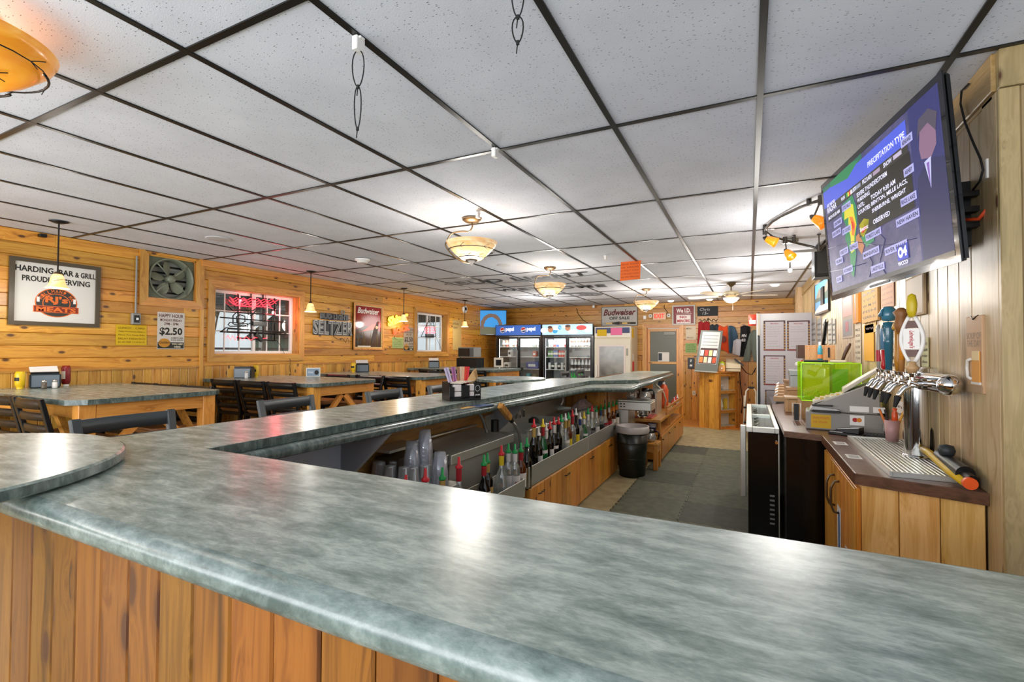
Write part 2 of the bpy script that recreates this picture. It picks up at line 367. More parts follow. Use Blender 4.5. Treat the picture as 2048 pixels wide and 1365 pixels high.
# ================================================================ the room
def plank_bar(mb, a, b, c, d, t, axis, M, ch=.004):
    """one board in a wall frame: a..b across grain, c..d along the grain; axis 'h' or 'v'"""
    g = .0012; a += g; b -= g
    sec = [(a, 0), (b, 0), (b, t-ch), (b-ch, t), (a+ch, t), (a, t-ch)]
    vs = []
    for q in (c+.0008, d-.0008):
        for w, h in sec: vs.append((q, w, h) if axis == 'h' else (w, q, h))
    fs = [(0,1,2,3,4,5), (11,10,9,8,7,6)]+[(i, i+6, (i+1) % 6+6, (i+1) % 6) for i in range(6)]
    if axis == 'v': fs = [f[::-1] for f in fs]
    mb.M = M; mb.add(vs, fs)
def boards(parent, M, u0, u1, v0, v1, w, axis, m, holes=(), t=.014, length=2.4, name='plank', seed=1):
    R = random.Random(seed)
    a0, a1, c0, c1 = (v0, v1, u0, u1) if axis == 'h' else (u0, u1, v0, v1)
    n = max(1, round((a1-a0)/w)); w = (a1-a0)/n
    for i in range(n):
        a, b = a0+i*w, a0+(i+1)*w
        segs = [(a, b, c0, c1)]
        for h in holes:
            ha, hb, hc, hd = (h[2], h[3], h[0], h[1]) if axis == 'h' else (h[0], h[1], h[2], h[3])
            out = []
            for s in segs:
                if s[1] <= ha+.003 or s[0] >= hb-.003 or s[3] <= hc or s[2] >= hd: out.append(s); continue
                if s[2] < hc: out.append((s[0], s[1], s[2], hc))
                if s[3] > hd: out.append((s[0], s[1], hd, s[3]))
                m0, m1 = max(s[2], hc), min(s[3], hd)
                if ha-s[0] > .008: out.append((s[0], ha, m0, m1))
                if s[1]-hb > .008: out.append((hb, s[1], m0, m1))
            segs = out
        for s in segs:
            c = s[2]
            while c < s[3]-.01:
                d = min(s[3], c+length*R.uniform(.6, 1.4)) if length else s[3]
                if s[3]-d < .3: d = s[3]
                mb = MB(); plank_bar(mb, s[0], s[1], c, d, t, axis, M); mb.build(name, m, parent); c = d
# ---- floor
fl_ = struct('floor')
MB().box(-6, .9, -3, 9.72, -.1, 0).build('sheet_vinyl', M_VINYL, fl_)
for i in range(14): # oak strips past the end of the bar
    MB().box(-6, .9, 9.72+.076*i, 9.72+.076*(i+1)-.001, -.1, .001).build('floor_strip', M_FLOORW, fl_)
# ---- ceiling
ce = struct('ceiling')
MB().box(-6.0, 2.2, -3.0, 12, CEIL+.03, CEIL+.06).build('deck', flat(0x9a9a9a, .9), ce)
gx = [.0459+.6096*i for i in range(-9, 4)]; gy = [.9855+1.2192*j for j in range(-3, 8)]
xs = [LX]+gx; ys = [-2.8]+[g for g in gy if g > -2.7]+[BY]
if ys[-1]-ys[-2] < .05: ys.pop(-2)
for i in range(len(xs)-1):
    for j in range(len(ys)-1):
        x0, x1, y0, y1 = xs[i]+.011, xs[i+1]-.011, ys[j]+.011, ys[j+1]-.011
        if x0 > .85 and y0 > 2.3: continue
        MB().box(x0, x1, y0, y1, CEIL+.003, CEIL+.016).build('ceiling_tile', M_TILE, ce)
for x in gx:
    MB().box(x-.012, x+.012, -2.8, BY if x < .8 else 2.3, CEIL-.003, CEIL+.014).build('runner', M_RUN, ce)
for y in ys[1:-1]:
    for i in range(len(xs)-1):
        if xs[i] > .85 and y > 2.3: continue
        MB().box(xs[i]+.0125, xs[i+1]-.0125, y-.012, y+.012, CEIL-.0025, CEIL+.014).build('cross_runner', M_RUN, ce)
# ---- left wall: openings for two windows and the exhaust fan
O1 = lrect(428, 578, 596, 712); O1 = (O1[0], 4.78, 1.37, 2.19)
O2 = (7.49, 8.52, 1.40, 2.20)
OF = (2.85, 3.35, 1.985, 2.46)
HOLES = [O1, O2, OF]
ML = frame((LX, 0, 0), (0, 1, 0))
wl = struct('wall_left')
def wallback(parent, M, u0, u1, v0, v1, holes, m):
    us = sorted({u0, u1, *[h[0] for h in holes], *[h[1] for h in holes]}); vs = sorted({v0, v1, *[h[2] for h in holes], *[h[3] for h in holes]})
    mb = MB(M)
    for i in range(len(us)-1):
        for j in range(len(vs)-1):
            cu, cv = (us[i]+us[i+1])/2, (vs[j]+vs[j+1])/2
            if any(h[0] < cu < h[1] and h[2] < cv < h[3] for h in holes): continue
            mb.box(us[i], us[i+1], vs[j], vs[j+1], -.16, -.001)
    mb.build('wall_core', m, parent)
wallback(wl, ML, -2.8, BY, 0, CEIL+.03, HOLES, flat(0x5a3a1c, .8))
WAIN = 1.235
boards(wl, ML, -2.8, BY, WAIN, CEIL, .118, 'h', M_WALLY, HOLES, seed=3)
boards(wl, ML, -2.8, BY, 0, WAIN, .092, 'v', M_WALLZ, (), t=.012, length=0, seed=4)
MB(ML).box(-2.8, 3.44, WAIN-.012, WAIN+.012, .014, .024).build('rail_molding', M_TRIM, wl)
MB(ML).box(4.88, BY, WAIN-.012, WAIN+.012, .014, .024).build('rail_molding', M_TRIM, wl)
MB(ML).box(3.40, BY, CEIL-.075, CEIL, .014, .045).build('crown_board', M_TRIM, wl)
MB(ML).box(3.40, 3.44, 0, CEIL-.075, .014, .03).build('corner_batten', M_TRIMZ, wl)
def casing(parent, M, h, w, t, mh, mv, sides='lrtb', jamb=.14, name='casing'):
    y0, y1, z0, z1 = h
    if 't' in sides: MB(M).add([(y0-w,z1+w,t),(y0,z1,t),(y1,z1,t),(y1+w,z1+w,t),(y0-w,z1+w,.012),(y0,z1,.012),(y1,z1,.012),(y1+w,z1+w,.012)],[(0,1,2,3),(0,4,5,1),(1,5,6,2),(2,6,7,3),(3,7,4,0),(7,6,5,4)]).build(name, mh, parent)
    if 'b' in sides: MB(M).add([(y0,z0,t),(y0-w,z0-w,t),(y1+w,z0-w,t),(y1,z0,t),(y0,z0,.012),(y0-w,z0-w,.012),(y1+w,z0-w,.012),(y1,z0,.012)],[(0,1,2,3),(0,4,5,1),(1,5,6,2),(2,6,7,3),(3,7,4,0),(7,6,5,4)]).build(name, mh, parent)
    if 'l' in sides: MB(M).add([(y0-w,z1+w,t),(y0-w,z0-w,t),(y0,z0,t),(y0,z1,t),(y0-w,z1+w,.012),(y0-w,z0-w,.012),(y0,z0,.012),(y0,z1,.012)],[(0,1,2,3),(0,4,5,1),(1,5,6,2),(2,6,7,3),(3,7,4,0),(7,6,5,4)]).build(name, mv, parent)
    if 'r' in sides: MB(M).add([(y1,z1,t),(y1,z0,t),(y1+w,z0-w,t),(y1+w,z1+w,t),(y1,z1,.012),(y1,z0,.012),(y1+w,z0-w,.012),(y1+w,z1+w,.012)],[(0,1,2,3),(0,4,5,1),(1,5,6,2),(2,6,7,3),(3,7,4,0),(7,6,5,4)]).build(name, mv, parent)
    if jamb:
        MB(M).box(y0, y0+.012, z0, z1, -jamb, .012).build('jamb', mv, parent); MB(M).box(y1-.012, y1, z0, z1, -jamb, .012).build('jamb', mv, parent)
        MB(M).box(y0, y1, z0, z0+.012, -jamb, .014).build('sill', mh, parent); MB(M).box(y0, y1, z1-.012, z1, -jamb, .012).build('head_jamb', mh, parent)
for n, h, nx in (('window_1', O1, 6), ('window_2', O2, 5)):
    w = struct(n); casing(w, ML, h, .085, .034, M_TRIM, M_TRIMZ)
    y0, y1, z0, z1 = h[0]+.012, h[1]-.012, h[2]+.012, h[3]-.012; D0, D1 = -.135, -.10
    for a in ((y0, y1, z0, z0+.035), (y0, y1, z1-.035, z1)): MB(ML).box(*a, D0, D1).build('sash_rail', M_WHITE, w, .003)
    ym = (y0+y1)/2
    for yc in (y0+.018, ym, y1-.018): MB(ML).box(yc-.018, yc+.018, z0+.035, z1-.035, D0, D1+.004).build('sash_stile', M_WHITE, w, .003)
    for k in range(1, nx):
        if k == nx//2: continue
        yc = y0+(y1-y0)*k/nx; MB(ML).box(yc-.006, yc+.006, z0+.035, z1-.035, D0+.01, D1-.012).build('muntin', M_WHITE, w)
    for zc in (z0+(z1-z0)*.36, z0+(z1-z0)*.68): MB(ML).box(y0+.036, y1-.036, zc-.006, zc+.006, D0+.011, D1-.013).build('muntin', M_WHITE, w)
    for a, b in ((y0+.036, ym-.018), (ym+.018, y1-.036)): MB(ML).box(a, b, z0+.035, z1-.035, D0+.015, D0+.018).build('pane', M_PANE, w)
# ---- back wall with the door
MBk = frame((0, BY, 0), (1, 0, 0))
wb = struct('wall_back')
DO = (-2.02, -1.33, 0, 1.955)
wallback(wb, MBk, -5.95, 1.3, 0, CEIL+.03, [DO], flat(0x5a3a1c, .8))
boards(wb, MBk, LX+.015, RX, WAIN, CEIL, .118, 'h', M_WALLX, [DO], seed=8)
boards(wb, MBk, LX+.015, -.98, 0, WAIN, .115, 'v', M_BACKZ, [DO], t=.012, length=0, seed=9)
boards(wb, MBk, -.98, RX, 0, WAIN, .16, 'v', M_BACKZ, (), t=.012, length=0, seed=10)
# ---- right wall
MR = frame((RX, 0, 0), (0, -1, 0)); wr = struct('wall_right')
MB().box(RX+.001, RX+.15, 2.24, BY+.1, 0, CEIL+.03).build('wall_core', flat(0x5a4630, .8), wr)
boards(wr, MR, -BY, -2.36, 0, CEIL-.135, .125, 'v', M_RIGHTZ, (), t=.014, length=0, seed=12)
MB(MR).box(-BY, -2.24, CEIL-.135, CEIL, 0, .032).build('frieze_board', M_RIGHTY, wr, .003)
MB(MR).box(-BY, -2.27, CEIL-.15, CEIL-.137, 0, .02).build('cove_strip', M_RIGHTY, wr)
MB(MR).box(-2.355, -2.24, 0, CEIL-.136, 0, .02).build('corner_board', M_RIGHTZ, wr, .003)
MC = frame((0, 2.24, 0), (1, 0, 0)); wc = struct('wall_corner')
MB().box(RX+.15, 2.2, 2.25, 2.4, 0, CEIL+.03).build('wall_core', flat(0x5a4630, .8), wc)
MB(MC).box(RX-.02, 2.2, CEIL-.135, CEIL, 0, .03).build('frieze_board', M_CORNER, wc, .003)
MB(MC).box(RX-.02, RX+.035, 0, CEIL-.137, 0, .022).build('corner_board', M_CORNER, wc, .003)
boards(wc, MC, RX+.036, 2.2, 0, CEIL-.136, .19, 'v', M_CORNER, (), t=.014, length=0, seed=14)
# side pier in the far right corner, above the poster stand
MB().box(.70, RX-.015, 9.0, 9.3, 1.9, CEIL).build('trim_1', M_RIGHTZ)['kind'] = 'structure'
# ---- door
dr = struct('door_1')
casing(dr, MBk, DO, .085, .035, M_TRIMX, M_TRIMZ, 'lrt', .1)
def doorpart(nm, x0, x1, z0, z1, m, d0=-.075, d1=-.035): return MB(MBk).box(x0, x1, z0, z1, d0, d1).build(nm, m, dr, .003)
dx0, dx1 = DO[0]+.015, DO[1]-.015
doorpart('stile', dx0, dx0+.055, .01, 1.935, M_TRIMZ); doorpart('stile', dx1-.055, dx1, .01, 1.935, M_TRIMZ)
doorpart('top_rail', dx0+.056, dx1-.056, 1.875, 1.935, M_TRIMX); doorpart('lock_rail', dx0+.056, dx1-.056, 1.165, 1.215, M_TRIMX)
doorpart('bottom_rail', dx0+.056, dx1-.056, .01, .2, M_TRIMX)
doorpart('door_panel', dx0+.056, dx1-.056, 1.216, 1.874, mat('grey_door_panel', 0x5c5c4c, .35), -.07, -.055)
doorpart('door_panel', dx0+.056, dx1-.056, .201, 1.164, mat('grey_door_panel', 0x5c5c4c, .35), -.07, -.055)
MB(MBk).box(-1.66, -1.42, 1.80, 1.865, -.05, -.03).build('door_closer', flat(0x8a8a80, .4), dr, .004)
MB(MBk).box(-1.78, -1.55, 1.22, 1.42, -.054, -.052).build('taped_notice', M_PAPER, dr)
MB(MBk).box(-1.775, -1.70, 1.24, 1.40, -.052, -.051).build('notice_print', flat(0x3a4048), dr)
for z in (1.85, 1.66, 1.25, .3): MB(MBk).cyl((dx1+.004, z-.04, -.03), (dx1+.004, z+.04, -.03), .008, n=8).build('hinge', M_CREAM, dr)
MB(MBk).cyl((dx0+.03, 1.19, -.035), (dx0+.10, 1.19, -.02), .009, n=8).build('handle', M_CHROME, dr)
# ---- what shows outside through the windows
gd = MB().box(-40, -5.97, -10, 40, -.4, -.35).build('ground', simple_noise('winter_ground', 0xa8aca4, 0xd0d2cc, 3, .9)); gd['kind'] = 'structure'
pr = thing('porch', 'dark porch roof on white posts outside the windows', 'porch', loc=(-7, 5, 0))
MB().box(-1.6, .83, -6, 6, 2.22, 2.30).build('roof_slab', flat(0x2a2c2a, .8), pr)
MB().box(-1.66, -1.6, -6, 6, 2.12, 2.30).build('fascia', flat(0xcfc8b4, .6), pr)
for y in (-3.6, -1.2, 1.2, 3.6): MB().box(-1.55, -1.45, y-.05, y+.05, -.38, 2.215).build('post', M_WHITE, pr)
for z in (.95, 1.02, 1.38, 1.45): MB().box(-1.52, -1.49, -3.6, 3.6, z-.02, z+.02).build('railing', flat(0xb8bcc0), pr)
def bare_tree(x, y, h, seed, lab):
    R = random.Random(seed); mb = MB()
    def br(p, d, L, r, k):
        q = p+d*L; mb.cyl(p, q, r, r*.7, n=6, cap=False)
        if k == 0: return
        for _ in range(3): br(q, (d+Vector((R.uniform(-.6,.6), R.uniform(-.6,.6), R.uniform(-.1,.5)))).normalized(), L*.72, r*.62, k-1)
    br(Vector((0, 0, -.36)), Vector((0, 0, 1)), h*.35, h*.009, 5)
    mb.v = [v+Vector((x, y, 0)) for v in mb.v]
    tag(mb.build('bare_tree', flat(0x4a4038, .9)), lab, 'tree')
bare_tree(-11.5, 7.0, 4.5, 1, 'bare tree outside the nearer window with the large neon sign')
bare_tree(-10.2, 10.6, 4, 2, 'bare tree outside the narrow far window')
hs = thing('house', 'grey green house with a dark roof seen far outside the window', 'house', loc=(-20, 17, -.35))
MB().box(-2, 2, -1.6, 1.8, 0, 2.3).build('walls', flat(0x66756a, .8), hs)
MB().add([(-2.2,-1.9,2.3),(2.2,-1.9,2.3),(2.2,2.1,2.3),(-2.2,2.1,2.3),(0,-1.9,3.4),(0,2.1,3.4)],[(0,1,2,3),(0,4,1),(3,2,5),(0,3,5,4),(1,4,5,2)]).build('roof', flat(0x2e2f30, .8), hs)
MB().box(2.0, 2.03, -.6, .3, .9, 1.7).build('window', M_WHITE, hs)
# ================================================================ the bar
BZ = 1.095; TH = .022; RZ = 1.062
bar = thing('bar_counter', 'long pine bar with grey green laminate top and rounded rail, foreground to back', 'bar counter')
def offs(pts, d):
    out = []
    for i, p in enumerate(pts):
        a = Vector(pts[max(i-1, 0)]); b = Vector(p); c = Vector(pts[min(i+1, len(pts)-1)])
        d1 = (b-a).normalized() if i else (c-b).normalized(); d2 = (c-b).normalized() if i < len(pts)-1 else d1
        n1 = Vector((-d1.y, d1.x)); n2 = Vector((-d2.y, d2.x)); n = (n1+n2).normalized(); k = d/max(.3, n.dot(n1))
        out.append((b.x+n.x*k, b.y+n.y*k))
    return out
# near run (crosses the picture), front edge and inner edge
Y0f, Y0b = .485, 1.02
inner = [(-1.685, Y0b), (-1.69, 1.8), (-1.70, 3.0), (-1.655, 5.38), (-1.20, 5.85), (-1.20, 8.6)]
outer = [(-2.22, .30), (-2.22, 1.0), (-2.22, 5.6), (-1.75, 6.08), (-1.75, 8.6)]
def strip(mb, A, Bq, z0, z1):
    n = len(A); vs = [(a[0], a[1], z) for z in (z0, z1) for a in A]+[(b[0], b[1], z) for z in (z0, z1) for b in Bq]
    fs = []
    for i in range(n-1):
        a0, a1, t0, t1 = i, i+1, n+i, n+i+1; b0, b1, u0, u1 = 2*n+i, 2*n+i+1, 3*n+i, 3*n+i+1
        fs += [(t0, t1, u1, u0), (b0, b1, a1, a0), (a0, a1, t1, t0), (u0, u1, b1, b0)]
    fs += [(0, n, 3*n, 2*n), (n-1, 2*n-1+2*n, 4*n-1, 2*n-1)] if 0 else [(0, n, 3*n, 2*n), (n-1, 3*n-1, 4*n-1, 2*n-1)]
    mb.add(vs, fs)
rl_in = [(-1.60, Y0b-.03), (-1.595, 1.8), (-1.575, 2.8), (-1.45, 4.75), (-1.06, 5.0), (-1.14, 8.6)]
# near top with a fat rounded front edge, a quarter bead on the inner edge
def bull(A, z, r, sgn=1):
    """half round nosing along polyline A at height z (top) sweeping outwards to the given side"""
    pts2 = []; N = 7
    for k in range(N+1):
        t = PI*k/N; pts2.append((math.sin(t)*r, -r+math.cos(t)*r))
    mb = MB(); vs = []; n = len(A)
    for d, h in pts2:
        for (x, y) in offs(A, sgn*d): vs.append((x, y, z+h))
    fs = []
    for k in range(N):
        for i in range(n-1):
            f = (k*n+i, k*n+i+1, (k+1)*n+i+1, (k+1)*n+i); fs.append(f if sgn > 0 else f[::-1])
    mb.add(vs, fs, True); mb.add(vs, [tuple(k*n for k in range(N+1)), tuple(k*n+n-1 for k in range(N+1))]); return mb
XR = 2.1
MB().add([(-2.22, Y0f+.03, BZ-TH), (XR, Y0f+.03, BZ-TH), (XR, Y0b, BZ-TH), (-2.22, Y0b, BZ-TH), (-2.22, Y0f+.03, BZ), (XR, Y0f+.03, BZ), (XR, Y0b, BZ), (-2.22, Y0b, BZ)],
  [(3,2,1,0),(4,5,6,7),(0,1,5,4),(1,2,6,5),(2,3,7,6),(3,0,4,7)]).build('countertop', M_TOP, bar)
bull([(-2.22, Y0f+.03), (XR, Y0f+.03)], BZ, .031, -1).build('rounded_edge', M_NOSE, bar)
bull([(-1.62, Y0b), (XR, Y0b)], BZ, .014, 1).build('inner_edge', M_EDGE, bar)
m = MB(); strip(m, outer_ := [(-2.22, Y0b), (-2.22, 1.8), (-2.22, 3.0), (-2.22, 5.6), (-1.75, 6.08), (-1.75, 8.6)], inner, BZ-TH, BZ); m.build('countertop', M_TOP, bar)
m = MB(); a = offs(inner, -.0015); b = offs(inner, -.0035); strip(m, a, b, BZ-.036, BZ-.0015); m.build('top_edge_band', M_EDGE, bar)
a = offs(rl_in, .03); m = MB(); strip(m, offs(inner, .05), a, RZ-.03, RZ-.008); m.build('drip_trough', M_TOP, bar)
bull(offs(rl_in, .045), RZ, .024, -1).build('arm_rail', M_EDGE, bar)
m = MB(); strip(m, offs(rl_in, .062), offs(rl_in, .045), RZ-.04, RZ); m.build('arm_rail_cap', M_EDGE, bar)
# front boards on the customer side of the near run
MF = frame((0, .545, 0), (1, 0, 0))
MB().box(-2.18, XR, .56, .62, 0, BZ-TH-.001).build('front_core', flat(0x4a2c14, .8), bar)
boards(bar, MF, -2.2, XR, .0, BZ-.036, .107, 'v', M_BAR, (), t=.014, length=0, name='front_board', seed=31)
# long die wall under the bar: room side boards, plywood on the working side
MB().box(-2.02, -1.98, .63, 5.5, 0, BZ-.04).build('die_wall', pine('raw_plywood', 1, 0xc08a50, 0xa8743c, 0x7a5026, .5, .2, .6), bar)
MB().box(-2.0, -1.5, 5.48, 5.53, .3, BZ-.05).build('end_panel', M_CAB, bar)
MB().box(-1.55, -1.50, 5.6, 8.55, .0, BZ-.04).build('die_wall', M_CAB, bar)
MB().box(-2.2, XR, Y0b-.06, Y0b-.03, .0, .5).build('back_panel', M_CAB, bar)
MBd = frame((-2.024, 0, 0), (0, -1, 0))
boards(bar, MBd, -8.5, -.64, 0, BZ-.045, .107, 'v', M_BAR, (), t=.012, length=0, name='side_board', seed=32)
# things fixed on the inside of the die wall
MB().box(-1.975, -1.962, 1.46, 1.95, .55, 1.02).build('white_backing_board', flat(0xb9bcc4, .5), bar)
MB().box(-1.975, -1.955, 1.42, 1.45, .5, 1.03).build('batten', M_TRIMZ, bar)
for k, y in enumerate((1.9, 3.6)): MB().add([(-1.97,y,.7),(-1.97,y+.03,.7),(-1.97,y+.03,1.03),(-1.97,y,1.03),(-1.62,y,1.03),(-1.62,y+.03,1.03)],[(0,3,4),(1,5,2),(0,1,2,3),(3,2,5,4),(0,4,5,1)]).build('bracket', flat(0xa8a9ac, .5), bar)
# round tops standing on the bar
def round_top(c, r, z, lab):
    o = MB().lathe([(.001, z-.032), (r-.006, z-.032), (r, z-.027), (r, z-.006), (r-.006, z), (.001, z)], (c[0], c[1], 0), 56, False)
    t = thing('round_bar_top', lab, 'table top')
    o.build('top', M_TOP, t); MB().lathe([(r+.0005, z-.028), (r+.0012, z-.017), (r+.0005, z-.005)], (c[0], c[1], 0), 56).build('edge_band', M_EDGE, t)
    MB().cyl((c[0], c[1], 0), (c[0], c[1], z-.033), .05, n=14).build('pedestal', M_IRON, t)
    MB().lathe([(.2, 0), (.19, .02), (.06, .05)], (c[0], c[1], 0), 20).build('foot', M_IRON, t)
    return t
round_top((-2.03, .29), .59, 1.132, 'round-ended laminate slab lying over the near left corner of the bar')
# foot of this slab would stand on the customer side
round_top((-2.55, 5.1), .42, 1.115, 'small round-ended laminate top beyond the far bend of the bar')
# ================================================================ pub tables
def pub_table(x1, y0, y1, z, lab, grp='laminate pub tables against the window wall', x0=LX+.03, ch=.09):
    t = thing('pub_table', lab, 'table', group=grp)
    poly = [(x0, y0), (x1-ch, y0), (x1, y0+ch), (x1, y1-ch), (x1-ch, y1), (x0, y1)]
    MB().prism(poly, z-.036, z-.0015).build('edge_band', M_EDGE, t)
    MB().prism([(x0, y0+.004), (x1-ch-.002, y0+.004), (x1-.004, y0+ch+.002), (x1-.004, y1-ch-.002), (x1-ch-.002, y1-.004), (x0, y1-.004)], z-.001, z).build('tabletop', M_TOP, t)
    zz = z-.037; xl = x1-.05
    MB().box(x0+.111, xl-.091, y0+.09, y0+.125, zz-.10, zz).build('apron', M_APRX, t); MB().box(x0+.111, xl-.091, y1-.125, y1-.09, zz-.10, zz).build('apron', M_APRX, t)
    MB().box(xl-.037, xl-.002, y0+.161, y1-.161, zz-.10, zz).build('apron', M_APR, t)
    for y in (y0+.06, y1-.16):
        MB().box(xl-.09, xl, y, y+.10, 0, zz).build('leg', M_LEG, t, .004)
        MB().box(x0+.02, x0+.11, y, y+.10, 0, zz).build('leg', M_LEG, t, .004)
    for y, s in ((y0+.18, 1), (y1-.18, -1)):
        MB().add([(xl-.07, y, zz-.40), (xl-.03, y, zz-.40), (xl-.03, y+s*.28, zz-.101), (xl-.07, y+s*.28, zz-.101), (xl-.07, y, zz-.47), (xl-.03, y, zz-.47), (xl-.03, y+s*.35, zz-.101), (xl-.07, y+s*.35, zz-.101)],
          [(0,3,2,1),(4,5,6,7),(0,1,5,4),(2,3,7,6),(0,4,7,3),(1,2,6,5)]).build('brace', M_LEG, t)
        yy = y-s*.06
        MB().add([(xl-.11, yy-.02, zz-.40), (xl-.11, yy+.02, zz-.40), (xl-.41, yy+.02, zz-.101), (xl-.41, yy-.02, zz-.101), (xl-.11, yy-.02, zz-.47), (xl-.11, yy+.02, zz-.47), (xl-.48, yy+.02, zz-.101), (xl-.48, yy-.02, zz-.101)],
          [(0,3,2,1),(4,5,6,7),(0,1,5,4),(2,3,7,6),(0,4,7,3),(1,2,6,5)]).build('brace', M_LEG, t)
    return t
pub_table(-4.03, 1.55, 2.60, 1.09, 'nearest laminate pub table, below the white framed bar sign')
pub_table(-3.96, 3.44, 4.45, 1.09, 'second laminate pub table, under the window with the large neon')
pub_table(-3.76, 4.98, 6.05, 1.09, 'third laminate pub table, below the red framed mirror')
pub_table(-3.90, 7.20, 8.35, 1.10, 'farthest laminate pub table, below the narrow window')
# ================================================================ chairs
def make_chair(name, label, frame_m, seat_m, slats=4, hz=1.10):
    """tall ladder-back chair; origin on the floor under the seat, back at -y"""
    t = thing(name, label, 'chair', loc=(0, 0, 0)); sz = .74
    st = MB(); st.prism([(-.20, -.18), (.20, -.18), (.215, .16), (.17, .21), (-.17, .21), (-.215, .16)], sz, sz+.045); st.build('seat', seat_m, t, .015, 2)
    MB().prism([(-.205, -.19), (.205, -.19), (.21, .2), (-.21, .2)], sz-.035, sz-.001).build('seat_frame', frame_m, t)
    for s in (-1, 1):
        MB().tube([(s*.185, .18, sz-.03), (s*.20, .21, 0)], .018, 8).build('leg', frame_m, t)
        MB().add([(s*.185-.018, -.19, sz), (s*.185+.018, -.19, sz), (s*.185+.018, -.155, sz), (s*.185-.018, -.155, sz),
                  (s*.20-.018, -.25, 0), (s*.20+.018, -.25, 0), (s*.20+.018, -.215, 0), (s*.20-.018, -.215, 0)],
                 [(0,1,2,3),(7,6,5,4),(0,4,5,1),(1,5,6,2),(2,6,7,3),(3,7,4,0)]).build('leg', frame_m, t)
        MB().add([(s*.185-.018, -.19, sz+.0005), (s*.185+.018, -.19, sz+.0005), (s*.185+.018, -.155, sz+.0005), (s*.185-.018, -.155, sz+.0005),
                  (s*.20-.02, -.275, hz), (s*.20+.02, -.275, hz), (s*.20+.02, -.25, hz+.005), (s*.20-.02, -.25, hz+.005)],
                 [(3,2,1,0),(4,5,6,7),(0,1,5,4),(1,2,6,5),(2,3,7,6),(3,0,4,7)]).build('back_post', frame_m, t, .004)
    for k in range(slats):
        z = hz-.035-k*.086; f = (z-sz)/(hz-sz); yb = -.175-.09*f; w = .17+.015*f
        h = .026 if k else .033; vs = []; fs = []; N = 6
        for i in range(N+1):
            u = -1+2*i/N; y = yb-.018*(1-u*u)
            for dz in (-h, h):
                for dy in (-.008, .008): vs.append((u*w, y+dy, z+dz))
        for i in range(N):
            a = i*4; b = a+4; fs += [(a, b, b+2, a+2), (a+3, b+3, b+1, a+1), (a+2, b+2, b+3, a+3), (a+1, b+1, b, a)]
        MB().add(vs, fs, True).build('slat', frame_m, t)
    for z, y in ((.26, .2), (.30, -.22)): MB().cyl((-.19, y, z), (.19, y, z), .012, n=8).build('stretcher', frame_m, t)
    for s in (-1, 1): MB().cyl((s*.195, .2, .34), (s*.195, -.21, .34), .012, n=8).build('stretcher', frame_m, t)
    return t
ch = make_chair('ladder_back_chair', 'x', M_CHAIR, M_SEAT)
G1 = 'black ladder-back chairs at the pub tables'
def chair(x, y, rz, label, first=[True]):
    if first[0]: ch.location = (x, y, 0); ch.rotation_euler = (0, 0, rz); ch['label'] = label; ch['group'] = G1; first[0] = False; return ch
    return copy_tree(ch, (x, y, 0), rz, label, G1)
# back plane at y-0.265 for rz=0
chair(-4.39, 1.45+.265, 0, 'black ladder-back chair at the nearest table, right one of the two at its near side')
chair(-4.88, 1.45+.265, .04, 'black ladder-back chair cut by the left picture edge')
for x, l in ((-5.05, 'far left of the three'), (-4.72, 'middle of the three'), (-4.36, 'right of the three')): pass
chair(-5.42, 2.40, PI, 'black ladder-back chair behind the nearest table, leftmost seen under its apron')
chair(-4.98, 2.40, PI+.05, 'black ladder-back chair behind the nearest table, middle one seen under its apron')
chair(-4.54, 2.40, PI, 'black ladder-back chair behind the nearest table, rightmost seen under its apron')
chair(-5.27, 3.36+.265, 0, 'black ladder-back chair at the second table, leftmost of its near row of three')
chair(-4.80, 3.36+.265, 0, 'black ladder-back chair at the second table, middle of its near row of three')
chair(-4.33, 3.36+.265, 0, 'black ladder-back chair at the second table, rightmost of its near row of three')
chair(-4.45, 4.56, PI, 'black ladder-back chair behind the second table, seen under its apron near the brace')
chair(-5.05, 4.56, PI, 'black ladder-back chair behind the second table, nearer the wall')
chair(-4.58, 4.89+.265, 0, 'black ladder-back chair at the third table, left one of its near side')
chair(-4.11, 4.89+.265, 0, 'black ladder-back chair at the third table, right one of its near side')
chair(-4.4, 6.02, PI, 'black ladder-back chair behind the third table')
chair(-5.15, 7.02+.265, 0, 'black ladder-back chair at the farthest table, nearest the narrow window')
chair(-4.65, 7.02+.265, 0, 'black ladder-back chair at the farthest table, middle of its near side')
chair(-4.2, 7.04+.265, 0, 'black ladder-back chair at the farthest table, right of its near side')
chair(-4.3, 8.5, PI, 'black ladder-back chair on the far side of the farthest table, beside the coolers')
b0 = make_chair('bar_chair', 'x', M_CHAIRG, M_SEAT, 3, 1.125)
def bchair(x, y, rz, label, first=[True]):
    if first[0]: b0.location = (x, y, 0); b0.rotation_euler = (0, 0, rz); b0['label'] = label; b0['group'] = 'charcoal bar chairs along the bar'; first[0] = False; return
    copy_tree(b0, (x, y, 0), rz, label, 'charcoal bar chairs along the bar')
# back faces away from the bar (towards -x): rotate by -90 degrees
for x, y, l in ((-2.67, 1.25, 'charcoal bar chair nearest the camera, its back above the bar edge'),
                (-2.70, 2.16, 'charcoal bar chair second along the bar, in front of the second table'),
                (-2.58, 2.95, 'charcoal bar chair third along the bar'),
                (-2.55, 3.68, 'charcoal bar chair beside the black napkin caddy')):
    bchair(x+.265, y, -PI/2+.06, l)
bchair(-2.5+.2, 7.0, -PI/2, 'small far bar chair in front of the white freezer, left of two')
bchair(-2.5+.2, 7.75, -PI/2, 'small far bar chair in front of the white freezer, right of two')
